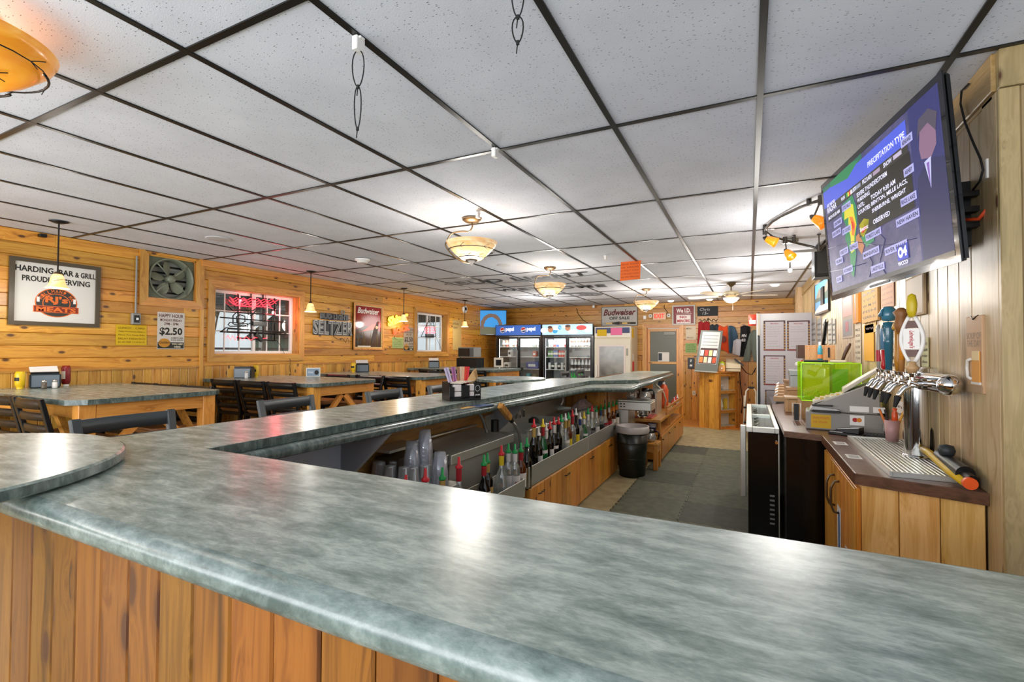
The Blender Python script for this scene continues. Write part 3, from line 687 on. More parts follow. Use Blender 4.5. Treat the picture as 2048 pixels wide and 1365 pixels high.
# ================================================================ ceiling fittings
M_SHADE = NT('amber_glass_shade', .35)
def shade_mat(name, a, b, c, e):
    k = NT(name, .3); n = k.noise(k.map(k.tc.outputs['Object'], (1, 1, 2)), 5, 4, .6, 1.2)
    col = k.ramp(n, [(.35, a), (.55, b), (.7, c)]); k.l(col, k.b.inputs['Base Color']); k.l(col, k.b.inputs['Emission Color']); k.b.inputs['Emission Strength'].default_value = e
    k.b.inputs['Coat Weight'].default_value = .3
    return k.m
M_BOWL = shade_mat('marbled_cream_bowl', 0xd9a868, 0xe8c490, 0xf2dcb8, .42); M_BOWLO = shade_mat('marbled_orange_bowl', 0xd88420, 0xe49a30, 0xeeb050, .45)
M_BELL = shade_mat('marbled_bell_glass', 0xe6b868, 0xf0d090, 0xffe8b8, 1.15)
M_BULB = mat('warm_bulb', 0xfff0d0, .4, emit=9, ecol=rgb(0xffe6b8))
def bowl_light(x, y, lab, m, rm, rad=.21, e=9, zt=2.27, drop=.2):
    t = thing('bowl_light', lab, 'ceiling light', loc=(x, y, 0), group='marbled glass bowl lights down the ceiling')
    MB().lathe([(.001, CEIL-.034), (.05, CEIL-.034), (.075, CEIL-.018), (.08, CEIL-.004), (.001, CEIL-.004)], n=20).build('canopy', rm, t)
    R = rad
    prof = [(.02, zt-.13), (.08, zt-.125), (R*.68, zt-.075), (R*.93, zt-.02), (R, zt+.012), (R-.006, zt+.014), (R*.9, zt-.012), (R*.64, zt-.066), (.07, zt-.115), (.02, zt-.12)]
    MB().lathe(prof, n=36).build('bowl', m, t)
    pts = [(0, 0, CEIL-.03), (.005, 0, CEIL-.07), (-.02, -.01, CEIL-.105), (-.08, -.02, CEIL-.10), (-.15, -.06, CEIL-.12), (-R*.80, -R*.55, zt+.01), (-R*.8, -R*.58, zt-.03), (-R*.62, -R*.4, zt-.09), (-.07, -.04, zt-.14), (0, 0, zt-.155)]
    sm = []
    for i in range(len(pts)-1):
        p0, p1, p2, p3 = [Vector(pts[max(0, min(len(pts)-1, i+k))]) for k in (-1, 0, 1, 2)]
        for k in range(4):
            s = k/4; sm.append(.5*((2*p1)+(p2-p0)*s+(2*p0-5*p1+4*p2-p3)*s*s+(3*p1-p0-3*p2+p3)*s**3))
    sm.append(Vector(pts[-1])); MB().tube(sm, .006).build('twig_stem', rm, t)
    for k, (a0, a1, f, dz) in enumerate(((-2.6, 1.1, .86, -.045), (-2.2, .7, .5, -.108), (.9, 3.2, .86, -.05), (1.6, 3.4, .5, -.108))):
        p = [(math.cos(a0+(a1-a0)*i/14)*R*f*1.03, math.sin(a0+(a1-a0)*i/14)*R*f*1.03, zt+dz-.006) for i in range(15)]
        mb = MB(); mb.tube(p, [.0045*(1-i/22) for i in range(15)], 5)
        for i in (4, 8, 12):
            q = Vector(p[i]); d = Vector((q.x, q.y, 0)).normalized(); tn = Vector((-d.y, d.x, 0))
            mb.tube([q, q+tn*.02+Vector((0, 0, .012))+d*.006, q+tn*.04+Vector((0, 0, .022))+d*.012], .0018, 4); mb.tube([q, q+tn*.025+Vector((0, 0, -.012))], .0016, 4)
        mb.build('twig_band', M_IRON, t)
    MB().lathe([(.001, zt-.175), (.012, zt-.165), (.016, zt-.155), (.045, zt-.14), (.05, zt-.128), (.02, zt-.12)], n=14).build('finial', M_IRON, t)
    MB().ball((0, 0, zt-.02), .03).build('bulb', M_BULB, t)
    point('bowl_lamp', (x, y, zt+.02), e, r=.06); point('bowl_glow', (x, y, zt-.24), e*3, r=.16)
    return t
bowl_light(-1.98, 3.26, 'marbled cream bowl light nearest above the bar, with a twig-like iron frame', M_BOWL, M_BRONZE, .205, zt=2.29)
bowl_light(-2.25, 5.61, 'marbled cream bowl light second along the bar, beside the ceiling lettering', M_BOWL, M_BRONZE, .205)
bowl_light(-1.55, 8.22, 'marbled cream bowl light farthest away, near the off sale sign', M_BOWL, M_BRONZE, .21)
bowl_light(-2.19, .55, 'large orange-looking bowl light cut by the left picture edge', M_BOWLO, M_IRON, .225, 1.6, 2.395)
def pendant(x, y, zb, lab, e=9):
    t = thing('pendant_light', lab, 'pendant light', loc=(x, y, 0), group='bell-shaped pendants over the pub tables')
    MB().lathe([(.001, CEIL-.02), (.03, CEIL-.018), (.065, CEIL-.004), (.001, CEIL-.004)], n=18).build('canopy', M_IRON, t)
    MB().cyl((0, 0, zb+.135), (0, 0, CEIL-.018), .006, n=8).build('rod', M_IRON, t)
    MB().lathe([(.001, zb+.14), (.018, zb+.135), (.032, zb+.11), (.001, zb+.108)], n=14).build('socket_cup', M_BRONZE, t)
    MB().lathe([(.03, zb+.115), (.042, zb+.09), (.050, zb+.05), (.06, zb+.02), (.078, zb), (.076, zb), (.056, zb+.022), (.046, zb+.05), (.038, zb+.09), (.026, zb+.112)], n=24).build('bell_shade', M_BELL, t)
    MB().tube([(math.cos(a)*(.052+.004*math.sin(a)), math.sin(a)*(.052+.004*math.sin(a)), zb+.06+.018*math.sin(a+.5)) for a in [i*2*PI/16 for i in range(16)]], .0016, 4, True).build('wire_band', M_IRON, t)
    MB().ball((0, 0, zb+.055), .024).build('bulb', M_BULB, t)
    point('pendant_lamp', (x, y, zb-.03), e, r=.05)
    return t
for p_, zb_px, l in (((118, 443), 577, 'bell pendant hanging in front of the white bar sign'), ((622, 543), 624, 'bell pendant between the large window and the unlit neon letters'),
                     ((808, 577), 643, 'bell pendant in front of the yellow and red neon sign'), ((930, 601), 654, 'bell pendant farthest away, by the corner television')):
    q = pz(*p_, CEIL); z = px(p_[0]-2, zb_px, q.x).z; pendant(q.x, q.y, z, l, 12)
# smoke detectors, ceiling speaker
def puck(x, y, r, h, lab, nm='smoke_detector', cat='smoke detector', m=None):
    t = thing(nm, lab, cat, loc=(x, y, CEIL-.005))
    MB().lathe([(r, 0), (r, -h*.35), (r*.75, -h*.5), (r*.7, -h*.9), (r*.62, -h), (.001, -h)], n=20).build('body', m or M_WHITE, t); return t
q = pz(725, 518, CEIL); puck(q.x, q.y, .085, .045, 'white smoke detector on the ceiling in front of the crossing runners')
q = pz(1098, 589, CEIL); puck(q.x, q.y, .12, .05, 'white ceiling dome between the black ceiling letters and the wall')
q = pz(437, 478, CEIL); o = MB().lathe([(.11, 0), (.11, -.004), (.10, -.006), (.001, -.006)], n=28).build('ceiling_speaker', flat(0xc6c6c8, .8)); o.data.transform(Matrix.Translation((q.x, q.y, CEIL+.002))); tag(o, 'flush round speaker cover painted like the ceiling tile', 'speaker')
q = pz(1008, 531, CEIL); o = MB().lathe([(.09, 0), (.09, -.004), (.08, -.006), (.001, -.006)], n=28).build('ceiling_speaker', flat(0xc6c6c8, .8)); o.data.transform(Matrix.Translation((q.x, q.y, CEIL+.002))); tag(o, 'faint round ceiling cover between the first two bowl lights', 'speaker')
# hanging clips and cable-tie loops
def clip(x, y, lab):
    t = MB().box(x-.012, x+.012, y-.02, y+.02, CEIL-.05, CEIL-.003).box(x-.02, x+.02, y-.012, y+.012, CEIL-.012, CEIL-.0035).build('ceiling_clip', M_WHITE, None, .003); tag(t, lab, 'clip', 'white plastic ceiling clips')
for (u, v), l in (((717, 74), 'white plastic clip holding the left cable-tie loops'), ((990, 296), 'white plastic clip where runners cross left of the second dark runner'), ((1211, 484+27), 'small white clip left of the orange ceiling note'), ((956, 424), 'white clip beside the canopy of the nearest bowl light')):
    q = pz(u, v, CEIL); clip(q.x, q.y, l)
def loops(x, y, ztop, lens, lab):
    t = thing('cable_tie_loops', lab, 'cable ties', group='cable-tie loops hanging from the ceiling'); z = ztop
    for k, (L, w) in enumerate(lens):
        mb = MB(); ps = []
        for i in range(18):
            a = 2*PI*i/18; ps.append((x+math.sin(a)*w*(.6+.4*math.cos(a/2)**2), y+math.sin(a)*w*.3, z-L/2+math.cos(a)*L/2))
        mb.tube(ps, .0022, 5, True); mb.cbox((x, y, z-L), .008, .006, .012); mb.tube([(x, y, z-L), (x-.004, y, z-L-.03)], .0018, 4)
        mb.build('tie_loop', M_RUBBER, t); z -= L-.002
q = pz(717, 74, CEIL); loops(q.x, q.y, CEIL-.045, ((.125, .024), (.145, .014)), 'two long black cable-tie loops hanging from a white clip')
q = pz(1036, -45, CEIL); loops(q.x, q.y, CEIL-.004, ((.11, .02), (.075, .018)), 'short black cable-tie loops cut by the top picture edge')
# orange note hanging from the ceiling
q = pz(1258, 548, 2.3); P0 = pz(1260, 524, CEIL)
a = py(1240, 524, P0.y); b = py(1281, 560, P0.y)
M = frame((a.x, P0.y, b.z), (1, -.08, 0)); w, h = b.x-a.x, a.z-b.z
t = thing('ceiling_note', 'orange sheet with hand lettering hanging from the ceiling', 'notice', M=M)
MB().add([(0, 0, 0), (w, .01, 0), (w+.01, h, 0), (.01, h, 0), (0, 0, -.002), (w, .01, -.002), (w+.01, h, -.002), (.01, h, -.002)], [(0,1,2,3),(7,6,5,4),(0,4,5,1),(1,5,6,2),(2,6,7,3),(3,7,4,0)]).build('sheet', flat(0xe0661a, .7), t)
mb = MB()
for k, s in enumerate(('LEAVE  ROOM', 'FOR  KARAOKE', '# ONLY CALL', '12 NOON CASH', 'OR PER PERSON')): mb.text(s, .04*w, h*(.80-.165*k), w*.9, h*.075, .0015)
mb.build('lettering', flat(0x8a2c10), t)
# black lettering stuck on the ceiling
def ceiling_words():
    t = thing('ceiling_lettering', 'black and grey beer logo and WELCOME lettering stuck on the ceiling tiles', 'lettering', loc=(0, 0, 0))
    a = pz(918, 569, CEIL); b = pz(1185, 548, CEIL); d = (b-a); L = d.length
    M = frame((a.x, a.y, CEIL-.004), d, Vector((d.y, -d.x, 0))*1)
    mb = MB(M); mb.text('BUD LIGHT', 0, -.08, L, .30, .0, .02, .2, sp=1.05); mb.build('lettering', flat(0x303234), t)
    mb = MB(M); N = 26
    for s, r0, r1 in ((1, 1.0, 1.03), (-1, 1.0, 1.035)):
        for i in range(N):
            a0, a1 = PI*i/N, PI*(i+1)/N; cx, cy, rx, ry = L*.5, .08, L*.58, .26
            if s == 1 and a0 < 1.9: continue
            mb.quad((cx+rx*math.cos(a0)*s*r0*s, cy+ry*math.sin(a0)*s*r0, 0), (cx+rx*math.cos(a0)*r1, cy+ry*math.sin(a0)*s*r1*1.06, 0), (cx+rx*math.cos(a1)*r1, cy+ry*math.sin(a1)*s*r1*1.06, 0), (cx+rx*math.cos(a1)*r0, cy+ry*math.sin(a1)*s*r0, 0))
    mb.build('oval_outline', flat(0x6a6c70), t)
    a = pz(992, 581, CEIL); b = pz(1212, 571, CEIL); d = b-a
    M2 = frame((a.x, a.y-.04, CEIL-.004), d, Vector((d.y, -d.x, 0)))
    MB(M2).text('WELCOME', 0, -.22, d.length, .30, 0, .02, sp=1.1).build('lettering', flat(0x404246), t)
    a = pz(1062, 590, CEIL); b = pz(1210, 586, CEIL); d = b-a
    M3 = frame((a.x, a.y, CEIL-.004), d, Vector((d.y, -d.x, 0)))
    mb = MB(M3); L = d.length
    for k, (cx, rx, ry, w) in enumerate(((.42, .42, .30, .05), (.5, .28, .16, .04), (.8, .16, .22, .10))):
        for i in range(24):
            a0, a1 = 2*PI*i/24, 2*PI*(i+1)/24
            mb.quad((cx*L+rx*L*math.cos(a0), -.2+ry*math.sin(a0), .0002*k), (cx*L+(rx*L-w)*math.cos(a0), -.2+(ry-w)*math.sin(a0), .0002*k), (cx*L+(rx*L-w)*math.cos(a1), -.2+(ry-w)*math.sin(a1), .0002*k), (cx*L+rx*L*math.cos(a1), -.2+ry*math.sin(a1), .0002*k))
    mb.build('fish_outline', flat(0x84868a), t)
ceiling_words()
# ---------------------------------------------------------------- ceiling fan
q = pz(1466, 575, CEIL); fx, fy = -.24, 8.0
t = thing('ceiling_fan', 'cream ceiling fan with long blades and a glass bowl light', 'ceiling fan', loc=(fx, fy, 0))
MB().lathe([(.07, CEIL-.004), (.06, CEIL-.03), (.025, CEIL-.06), (.012, CEIL-.065)], n=16).build('canopy', M_BRONZE, t)
MB().cyl((0, 0, CEIL-.13), (0, 0, CEIL-.06), .011, n=10).build('downrod', M_BRONZE, t)
MB().lathe([(.02, CEIL-.125), (.09, CEIL-.135), (.115, CEIL-.16), (.115, CEIL-.19), (.08, CEIL-.21), (.04, CEIL-.23)], n=20).build('motor', mat('cream_metal', 0xd8c8a4, .3, .2), t)
MB().lathe([(.115, CEIL-.235), (.105, CEIL-.26), (.07, CEIL-.295), (.03, CEIL-.31), (.001, CEIL-.312)], n=22).build('light_bowl', shade_mat('fan_bowl_glass', 0xf0dcc0, 0xf4e4cc, 0xfaf0e0, .9), t)
MB().tube([(.02, 0, CEIL-.31), (.022, 0, CEIL-.36), (.02, .0, CEIL-.42)], .0025, 4).build('pull_chain', M_CREAM, t)
for k in range(5):
    a = .35+k*2*PI/5; Mx = Matrix.Rotation(a, 4, 'Z') @ Matrix.Translation((0, 0, CEIL-.195)) @ Matrix.Rotation(.2, 4, 'X')
    MB(Mx).prism([(.17, -.045), (.6, -.065), (.66, -.04), (.66, .04), (.6, .065), (.17, .045)], -.004, .004).build('blade', mat('pale_blade', 0xe2cfae, .4), t)
    MB(Mx).box(.09, .19, -.018, .018, -.010, -.0045).build('blade_arm', M_BRONZE, t)
point('fan_lamp', (fx, fy, CEIL-.48), 24, r=.12)
# ---------------------------------------------------------------- spiral track light beside the television
t = thing('track_light', 'curved bronze track light with amber glass spots beside the television', 'track light', loc=(0, 0, 0))
M_AMB = mat('amber_spot_glass', 0xf09018, .15, emit=.55, ecol=rgb(0xf08a10), coat=.5)
M_RAIL = mat('bronze_rail', 0x4e4a46, .3, .7)
def TP(x, y, d): # point at camera depth d
    r = ray(x, y); return CAM+r*(d/F_PX)
r1 = [TP(1642, 400, 3.2), TP(1628, 405, 3.25), TP(1600, 415, 3.4), TP(1568, 430, 3.62), TP(1545, 443, 3.8), TP(1533, 455, 3.95), TP(1530, 463, 4.1), TP(1545, 474, 4.2), TP(1570, 481, 4.28), TP(1600, 488, 4.32), TP(1625, 494, 4.3), TP(1640, 499, 4.25), TP(1660, 480, 4.1)]
MB().tube(r1, .011, 8).build('rail', M_RAIL, t)
def spot(pr, ps, aim, lab=None):
    pr = Vector(pr); ps = Vector(ps)
    MB().cyl(ps+Vector((0, 0, .01)), pr, .006, n=8).build('stem', M_RAIL, t)
    MB().cyl(pr-Vector((0, 0, .03)), pr+Vector((0, 0, .03)), .019, n=12).build('holder', M_RAIL, t)
    d = Vector(aim).normalized(); ax = d.to_track_quat('Z', 'Y').to_matrix()
    MB().lathe([(.001, -.035), (.012, -.025), (.024, 0)], ps, 12, ax=ax).build('socket', M_RAIL, t)
    MB().lathe([(.024, 0), (.034, .03), (.040, .07), (.044, .085), (.040, .085), (.030, .03), (.02, .002)], ps, 16, ax=ax).build('spot_shade', M_AMB, t)
    MB().ball(ps+d*.045, .015, 6).build('bulb', M_BULB, t)
spot(r1[6], TP(1533, 478, 4.1), (.9, -.2, -.55)); spot(r1[0], TP(1628, 436, 3.25), (.8, -.3, -.75)); spot(r1[8], TP(1573, 503, 4.28), (.5, -.6, -.85)); spot(r1[2]+Vector((0,0,0)), r1[2]+Vector((.02, 0, -.02)), (.3, .3, -.9)) if 0 else None
for (x, y, d), (x2, y2) in (((1618, 404, 3.3), (1618, 380)), ((1530, 450, 3.98), (1530, 432)), ((1588, 480, 4.3), (1588, 462)), ((1638, 497, 4.25), (1638, 483))):
    a = TP(x, y, d); MB().cyl(a, (a.x, a.y, CEIL-.004), .005, n=8).cyl((a.x, a.y, CEIL-.012), (a.x, a.y, CEIL-.004), .016, n=12).build('support', M_RAIL, t); MB().cyl(a-Vector((0, 0, .025)), a+Vector((0, 0, .03)), .016, n=12).build('clamp', M_RAIL, t)
a = TP(1580, 460, 4.5); MB().lathe([(.07, CEIL-.004), (.07, CEIL-.02), (.05, CEIL-.03), (.001, CEIL-.03)], (a.x, a.y, 0), 20).build('power_canopy', M_GREYP, t)
a = TP(1580, 541, 5.6); t = thing('spot_lamp', 'small bright bare spot lamp under the track light', 'spot lamp')
MB().ball(a, .022, 8).build('bulb', mat('hot_bulb', 0xffffff, .4, emit=60), t)
MB().cyl(a+Vector((0, 0, .02)), (a.x, a.y, CEIL-.004), .01, n=8).build('stem', M_RAIL, t); point('track_lamp', (.22, 4.2, 2.02), 26, (1, .97, .92), .3); point('spot_lamp_light', a-Vector((.1, .15, .3)), 40, (1, .95, .88), .03)
# small cans at the far end
for (u, v), l in (((1349, 607), 'small white camera dome at the back wall above the exit sign'), ((1420, 600), 'recessed lamp left of the ceiling fan'), ((1550, 570), 'recessed lamp right of the ceiling fan')):
    q = pz(u, v, CEIL); q.y = min(q.y, 10.4); puck(q.x, q.y, .06, .02, l, 'recessed_lamp', 'lamp', mat('lit_lens', 0xfff8e8, .4, emit=3))
point('far_fill', (-.9, 9.0, 2.0), 34, r=.25)  # added point fill for the far end, no fixture holds it
point('far_fill_left', (-3.6, 8.6, 2.0), 34, r=.25)  # second added fill, brightens the far left side
# ================================================================ things on the left wall
def wallthing(name, label, cat, rect, wall='l', d=.018):
    y0, y1, z0, z1 = rect
    M = {'l': fl, 'b': fb}[wall](y0, z0, d)
    return thing(name, label, cat, M=M), y1-y0, z1-z0
def slab(w, h, t, x=0, y=0, z=0): return MB().box(x, x+w, y, y+h, z, z+t)
def frame4(t, w, h, b, d, m, name='frame', z=0):
    mb = MB(); mb.add([(0,0,z+d),(w,0,z+d),(w,h,z+d),(0,h,z+d),(b,b,z+d),(w-b,b,z+d),(w-b,h-b,z+d),(b,h-b,z+d),
        (0,0,z),(w,0,z),(w,h,z),(0,h,z),(b,b,z),(w-b,b,z),(w-b,h-b,z),(b,h-b,z)],
        [(0,1,5,4),(1,2,6,5),(2,3,7,6),(3,0,4,7),(1,0,8,9),(2,1,9,10),(3,2,10,11),(0,3,11,8),(4,5,13,12),(5,6,14,13),(6,7,15,14),(7,4,12,15)])
    return mb.build(name, m, t)
BLK = flat(0x16130f); RED = flat(0xa01c18); DRED = flat(0x6a1414)
def arc_text(mb, s, cx, cy, rx, ry, a0, a1, w, h, z, bold=.02):
    n = len(s)
    for i, c in enumerate(s):
        if c == ' ': continue
        a = a0+(a1-a0)*i/(n-1); x = cx+rx*math.cos(a); y = cy+ry*math.sin(a); r = a-PI/2
        mb.text(c, x-w/2*math.cos(r), y-w/2*math.sin(r), w, h, z, bold, 0, r)
# framed bar sign
t, w, h = wallthing('framed_sign', 'large white sign in a dark frame with bar and meats lettering', 'sign', lrect(16, 512, 195, 656))
frame4(t, w, h, .035, .025, flat(0x4a4030, .4)); slab(w-.07, h-.07, .006, .035, .035).build('panel', flat(0xd6d3cc), t)
mb = MB(); mb.text('HARDING', .040, h*.80, w*.395, h*.09, .0075, .028); mb.text('BAR', w*.515, h*.795, w*.17, h*.088, .0075, .028); mb.text('& GRILL', w*.70, h*.785, w*.245, h*.088, .0075, .028)
mb.text('PROUDLY', w*.13, h*.66, w*.36, h*.088, .0075, .028); mb.text('SERVING', w*.53, h*.65, w*.35, h*.088, .0075, .028); mb.build('lettering', BLK, t)
def ell(mb, cx, cy, rx, ry, z, n=32, a0=0, a1=2*PI):
    vs = [(cx+rx*math.cos(a0+(a1-a0)*i/n), cy+ry*math.sin(a0+(a1-a0)*i/n), z) for i in range(n+1)]
    mb.add(vs, [tuple(range(n+1))])
cx, cy = w*.50, h*.36; OR = flat(0xd86a28); DK = flat(0x33302c)
mb = MB(); ell(mb, cx, cy, w*.235, h*.225, .007); mb.box(cx-w*.25, cx+w*.25, cy-h*.155, cy-h*.055, .0066, .0086); mb.build('emblem_outline', OR, t)
mb = MB(); ell(mb, cx, cy, w*.222, h*.212, .0074); mb.build('emblem_ground', DK, t)
mb = MB(); ell(mb, cx, cy-.005, w*.155, h*.150, .0078); mb.build('emblem_ring', OR, t)
mb = MB(); ell(mb, cx, cy-.005, w*.145, h*.140, .0082); mb.build('emblem_core', DK, t)
mb = MB(); mb.box(cx-w*.24, cx+w*.24, cy-h*.148, cy-h*.062, .0086, .0092); mb.build('emblem_band', flat(0x7a2414), t)
mb = MB(); mb.text("RJ's", cx-w*.125, cy-h*.03, w*.25, h*.13, .0096, .04); mb.text('MEATS', cx-w*.22, cy-h*.142, w*.44, h*.072, .0096, .04)
arc_text(mb, 'HILLMAN, MN', cx, cy-.005, w*.165, h*.160, 2.75, .40, w*.032, h*.05, .0096); mb.build('emblem_lettering', OR, t)
mb = MB(); mb.box(cx-w*.215, cx-w*.185, cy-.0, cy+.045, .0094, .0099); mb.box(cx+w*.185, cx+w*.215, cy-.0, cy+.045, .0094, .0099); mb.build('cleavers', flat(0xe8e4dc), t)
# small camera, conduit with switch
t, w, h = wallthing('wall_camera', 'small dark sensor at the top of the wall above the framed sign', 'sensor', lrect(73, 468, 88, 477)); slab(w, h, .05).build('body', M_BLACK, t, .004)
t, w, h = wallthing('conduit_switch', 'thin metal conduit running down to a grey switch box', 'switch', lrect(259, 627, 276, 650))
zt = CEIL-.08-lrect(259, 627, 276, 650)[2]
MB().cyl((w/2, h, .015), (w/2, zt, .015), .009, n=8).build('conduit', M_GREYP, t); slab(w, h, .04).build('switch_box', M_GREYP, t, .004); slab(w*.6, h*.66, .004, w*.2, h*.17, .04).build('switch_plate', M_BLACK, t); slab(w*.16, h*.2, .02, w*.42, h*.4, .044).build('toggle', M_WHITE, t)
def note(lab, rect, col, lines, ink=0x4a3a10, wall='l', nm='paper_notice', cat='notice', d=.018, curl=.004, grp=None, frac=.88):
    t, w, h = wallthing(nm, lab, cat, rect, wall, d)
    vs = []; N = 4
    for i in range(N+1):
        f = i/N; vs += [(0, h*f, curl*(1-f)**2), (w, h*f, curl*(1-f)**2*1.4)]
    mb = MB(); mb.add(vs+[(a, b, c-.0012) for a, b, c in vs], [(2*i, 2*i+1, 2*i+3, 2*i+2) for i in range(N)]+[(2*i+2+2*N+2, 2*i+3+2*N+2, 2*i+1+2*N+2, 2*i+2*N+2) for i in range(N)]); mb.build('sheet', flat(col, .8), t)
    if lines:
        mb = MB(); n = len(lines); st = h*frac/n
        for k, s in enumerate(lines):
            z = curl+.0012
            if s: mb.text(s, w*.07, h*(.5+frac/2)-st*(k+.82), w*.86*min(1, .35+len(s)/18), st*.52, z*(1.0), .004)
        mb.build('lettering', flat(ink, .8), t)
    if grp: t['group'] = grp
    return t
note('yellow paper notice below the conduit switch', lrect(230, 649, 291, 691), 0xd9b21e, ['LUNCH    CARD', 'Take Vacations, Have a', 'Place, You Swap Bills,', 'RELAY FANATICS', '$1.00 PER CHANCE'], 0x8a6a10)
def happy(rect, lab, tone=0xd6d0c8, ink=0x5a1410):
    t, w, h = wallthing('happy_hour_poster', lab, 'poster', rect); t['group'] = 'happy hour posters'
    slab(w, h, .003).build('sheet', flat(tone, .7), t)
    mb = MB(); mb.text('HAPPY HOUR', w*.05, h*.86, w*.9, h*.10, .0035, .02); mb.text('MONDAY-FRIDAY', w*.1, h*.755, w*.8, h*.07, .0035, .02); mb.text('2PM - 5PM', w*.24, h*.655, w*.52, h*.07, .0035, .02); mb.build('red_lettering', flat(ink), t)
    mb = MB(); mb.text('$2.50', w*.08, h*.36, w*.84, h*.23, .0035, .03); mb.text('DOMESTIC BEER', w*.5, h*.29, w*.46, h*.035, .0035, .02); mb.text('& RAIL DRINKS', w*.5, h*.235, w*.46, h*.035, .0035, .02); mb.build('price_lettering', BLK, t)
    slab(w*.96, h*.17, .0006, w*.02, h*.02, .003).build('dark_band', flat(0x2a2a22), t)
    mb = MB(); ell(mb, w*.26, h*.17, w*.21, h*.12, .0042); mb.build('gold_disc', flat(0xc88a28), t)
    mb = MB(); mb.text('Golden', w*.07, h*.15, w*.38, h*.07, .0046, .01, .3); mb.build('disc_script', BLK, t)
    mb = MB(); mb.text('YOU ARE', w*.52, h*.115, w*.42, h*.05, .0042, .03); mb.text('HERE', w*.62, h*.04, w*.24, h*.05, .0042, .03); mb.build('pale_lettering', flat(0xe6dcc0), t)
happy(lrect(313, 624, 366, 699), 'happy hour poster with a dollar price below the exhaust fan')
happy(lrect(806, 655, 825, 702), 'faded happy hour poster beside the green paper, left of the narrow window', 0xb4a490, 0x6a4a3a)
note('pale green paper notice below the red neon letters', lrect(783, 675, 805, 697), 0xa8b878, ['NOTICE TO ALL', 'CUSTOMERS', 'PLEASE PAY', 'WHEN SERVED', 'THANK YOU'], 0x5a6a3a)
# ---- exhaust fan in the wall
t = thing('exhaust_fan', 'green grey wall exhaust fan with four arms inside a pine frame', 'fan', M=fl(OF[0], OF[2], 0))
w, h = OF[1]-OF[0], OF[3]-OF[2]; GR = flat(0x5c6450, .4); GR2 = flat(0x7c8270, .35)
cx, cy, R = w*.5, h*.5, min(w, h)*.47
hole = MB(); N = 40; vs = []
for i in range(N):
    a = 2*PI*(i+.5)/N; c_, s_ = math.cos(a), math.sin(a); k = 1/max(abs(c_)/(w/2-.004), abs(s_)/(h/2-.004)); vs += [(cx+R*c_, cy+R*s_, -.01), (cx+c_*k, cy+s_*k, -.01)]
hole.add(vs, [(2*i, 2*i+1, (2*i+3) % (2*N), (2*i+2) % (2*N)) for i in range(N)]); hole.build('mount_plate', GR, t)
MB(Matrix.Translation((cx, cy, 0))).lathe([(R*.93, -.10), (R*.96, .0), (R*1.02, .012), (R*1.05, .004), (R*1.05, -.01)], n=40).build('shroud_ring', GR2, t)
for k in range(6): MB().box(.01, w-.01, h*(.06+k*.155), h*(.06+k*.155)+.05, -.13-.004, -.13).build('louver', flat(0x9a9c94, .4), t)
slab(w-.004, h-.004, .01, .002, .002, -.155).build('back_plate', flat(0x1c1e1a), t)
MB(Matrix.Translation((cx, cy, 0))).lathe([(.001, .01), (R*.17, .005), (R*.21, -.02), (R*.21, -.08), (.001, -.09)], n=20).build('motor', GR2, t)
for k in range(5):
    a = .5+k*2*PI/5; Mx = Matrix.Translation((cx, cy, -.07)) @ Matrix.Rotation(a, 4, 'Z') @ Matrix.Rotation(.5, 4, 'X')
    mb = MB(Mx); ps = [(R*.2, -.012), (R*.35, -.045), (R*.62, -.06), (R*.85, -.04), (R*.88, .01), (R*.7, .05), (R*.4, .045), (R*.2, .014)]; mb.prism(ps, -.0015, .0015); mb.build('blade', flat(0x8c907c, .35), t)
for k in range(4):
    a = PI/4+k*PI/2; MB().tube([(cx+R*.18*math.cos(a), cy+R*.18*math.sin(a), -.015), (cx+R*.6*math.cos(a), cy+R*.6*math.sin(a), .006), (cx+R*1.02*math.cos(a), cy+R*1.02*math.sin(a), .008)], .007, 6).build('arm', GR2, t)
tt = struct('trim_2'); casing(tt, ML, OF, .08, .034, M_TRIM, M_TRIMZ, 'lrb', .14)
# ---- neon sign hanging in the large window
M_NEONR = mat('lit_pink_red_neon', 0xff3c50, .4, emit=5, ecol=rgb(0xff2c3c)); M_NEONY = mat('lit_yellow_neon', 0xffe860, .4, emit=2.6, ecol=rgb(0xffe23c)); M_NEONO = mat('lit_red_neon', 0xff5a30, .4, emit=2.6, ecol=rgb(0xff4420))
M_TUBE = mat('dead_neon_tube', 0xb8b4ac, .25); M_TUBEK = mat('black_painted_tube', 0x0c0c0e, .35)
t = thing('neon_window_sign', 'large neon bar sign on a black grid hanging inside the big window', 'neon sign', M=fl(0, 0, -.075))
def W1(x, y, d=0): p = px(x, y, LX-.075); return Vector((p.y, p.z, d))
def tub(m, pts, r=.005, nm='tube', d=0, closed=False): return MB().tube([W1(a, b, d) for a, b in pts], r, 6, closed).build(nm, m, t)
for x in (477, 503, 527, 550): tub(M_TUBEK, [(x, 588 if x < 530 else 597), (x, 682)], .008, 'grid_bar', -.01)
for a, b in ((597, 603), (625, 630), (637, 645), (664, 670), (676, 682)): tub(M_TUBEK, [(441, a-2 if a in (637,) else a), (573, b)] if a in (637, 664) else [(475, a), (552, b)], .008, 'grid_bar', -.01)
for x in (503, 532): tub(M_TUBEK, [(x, 579), (x, 597)], .0022, 'hanger', -.01)
tub(M_TUBEK, [(466, 648), (466, 632), (472, 626), (492, 626), (502, 632), (502, 646), (492, 651), (470, 650)], .0075, closed=True); tub(M_TUBEK, [(474, 646), (473, 634), (480, 630), (490, 633), (490, 644), (482, 647)], .0075, closed=True)
tub(M_TUBEK, [(503, 645), (503, 632), (512, 622), (524, 614), (530, 622), (532, 640), (528, 650), (510, 652), (503, 645)], .0075); tub(M_TUBEK, [(456, 650), (460, 645), (495, 648), (496, 653), (460, 653)], .0075, closed=True)
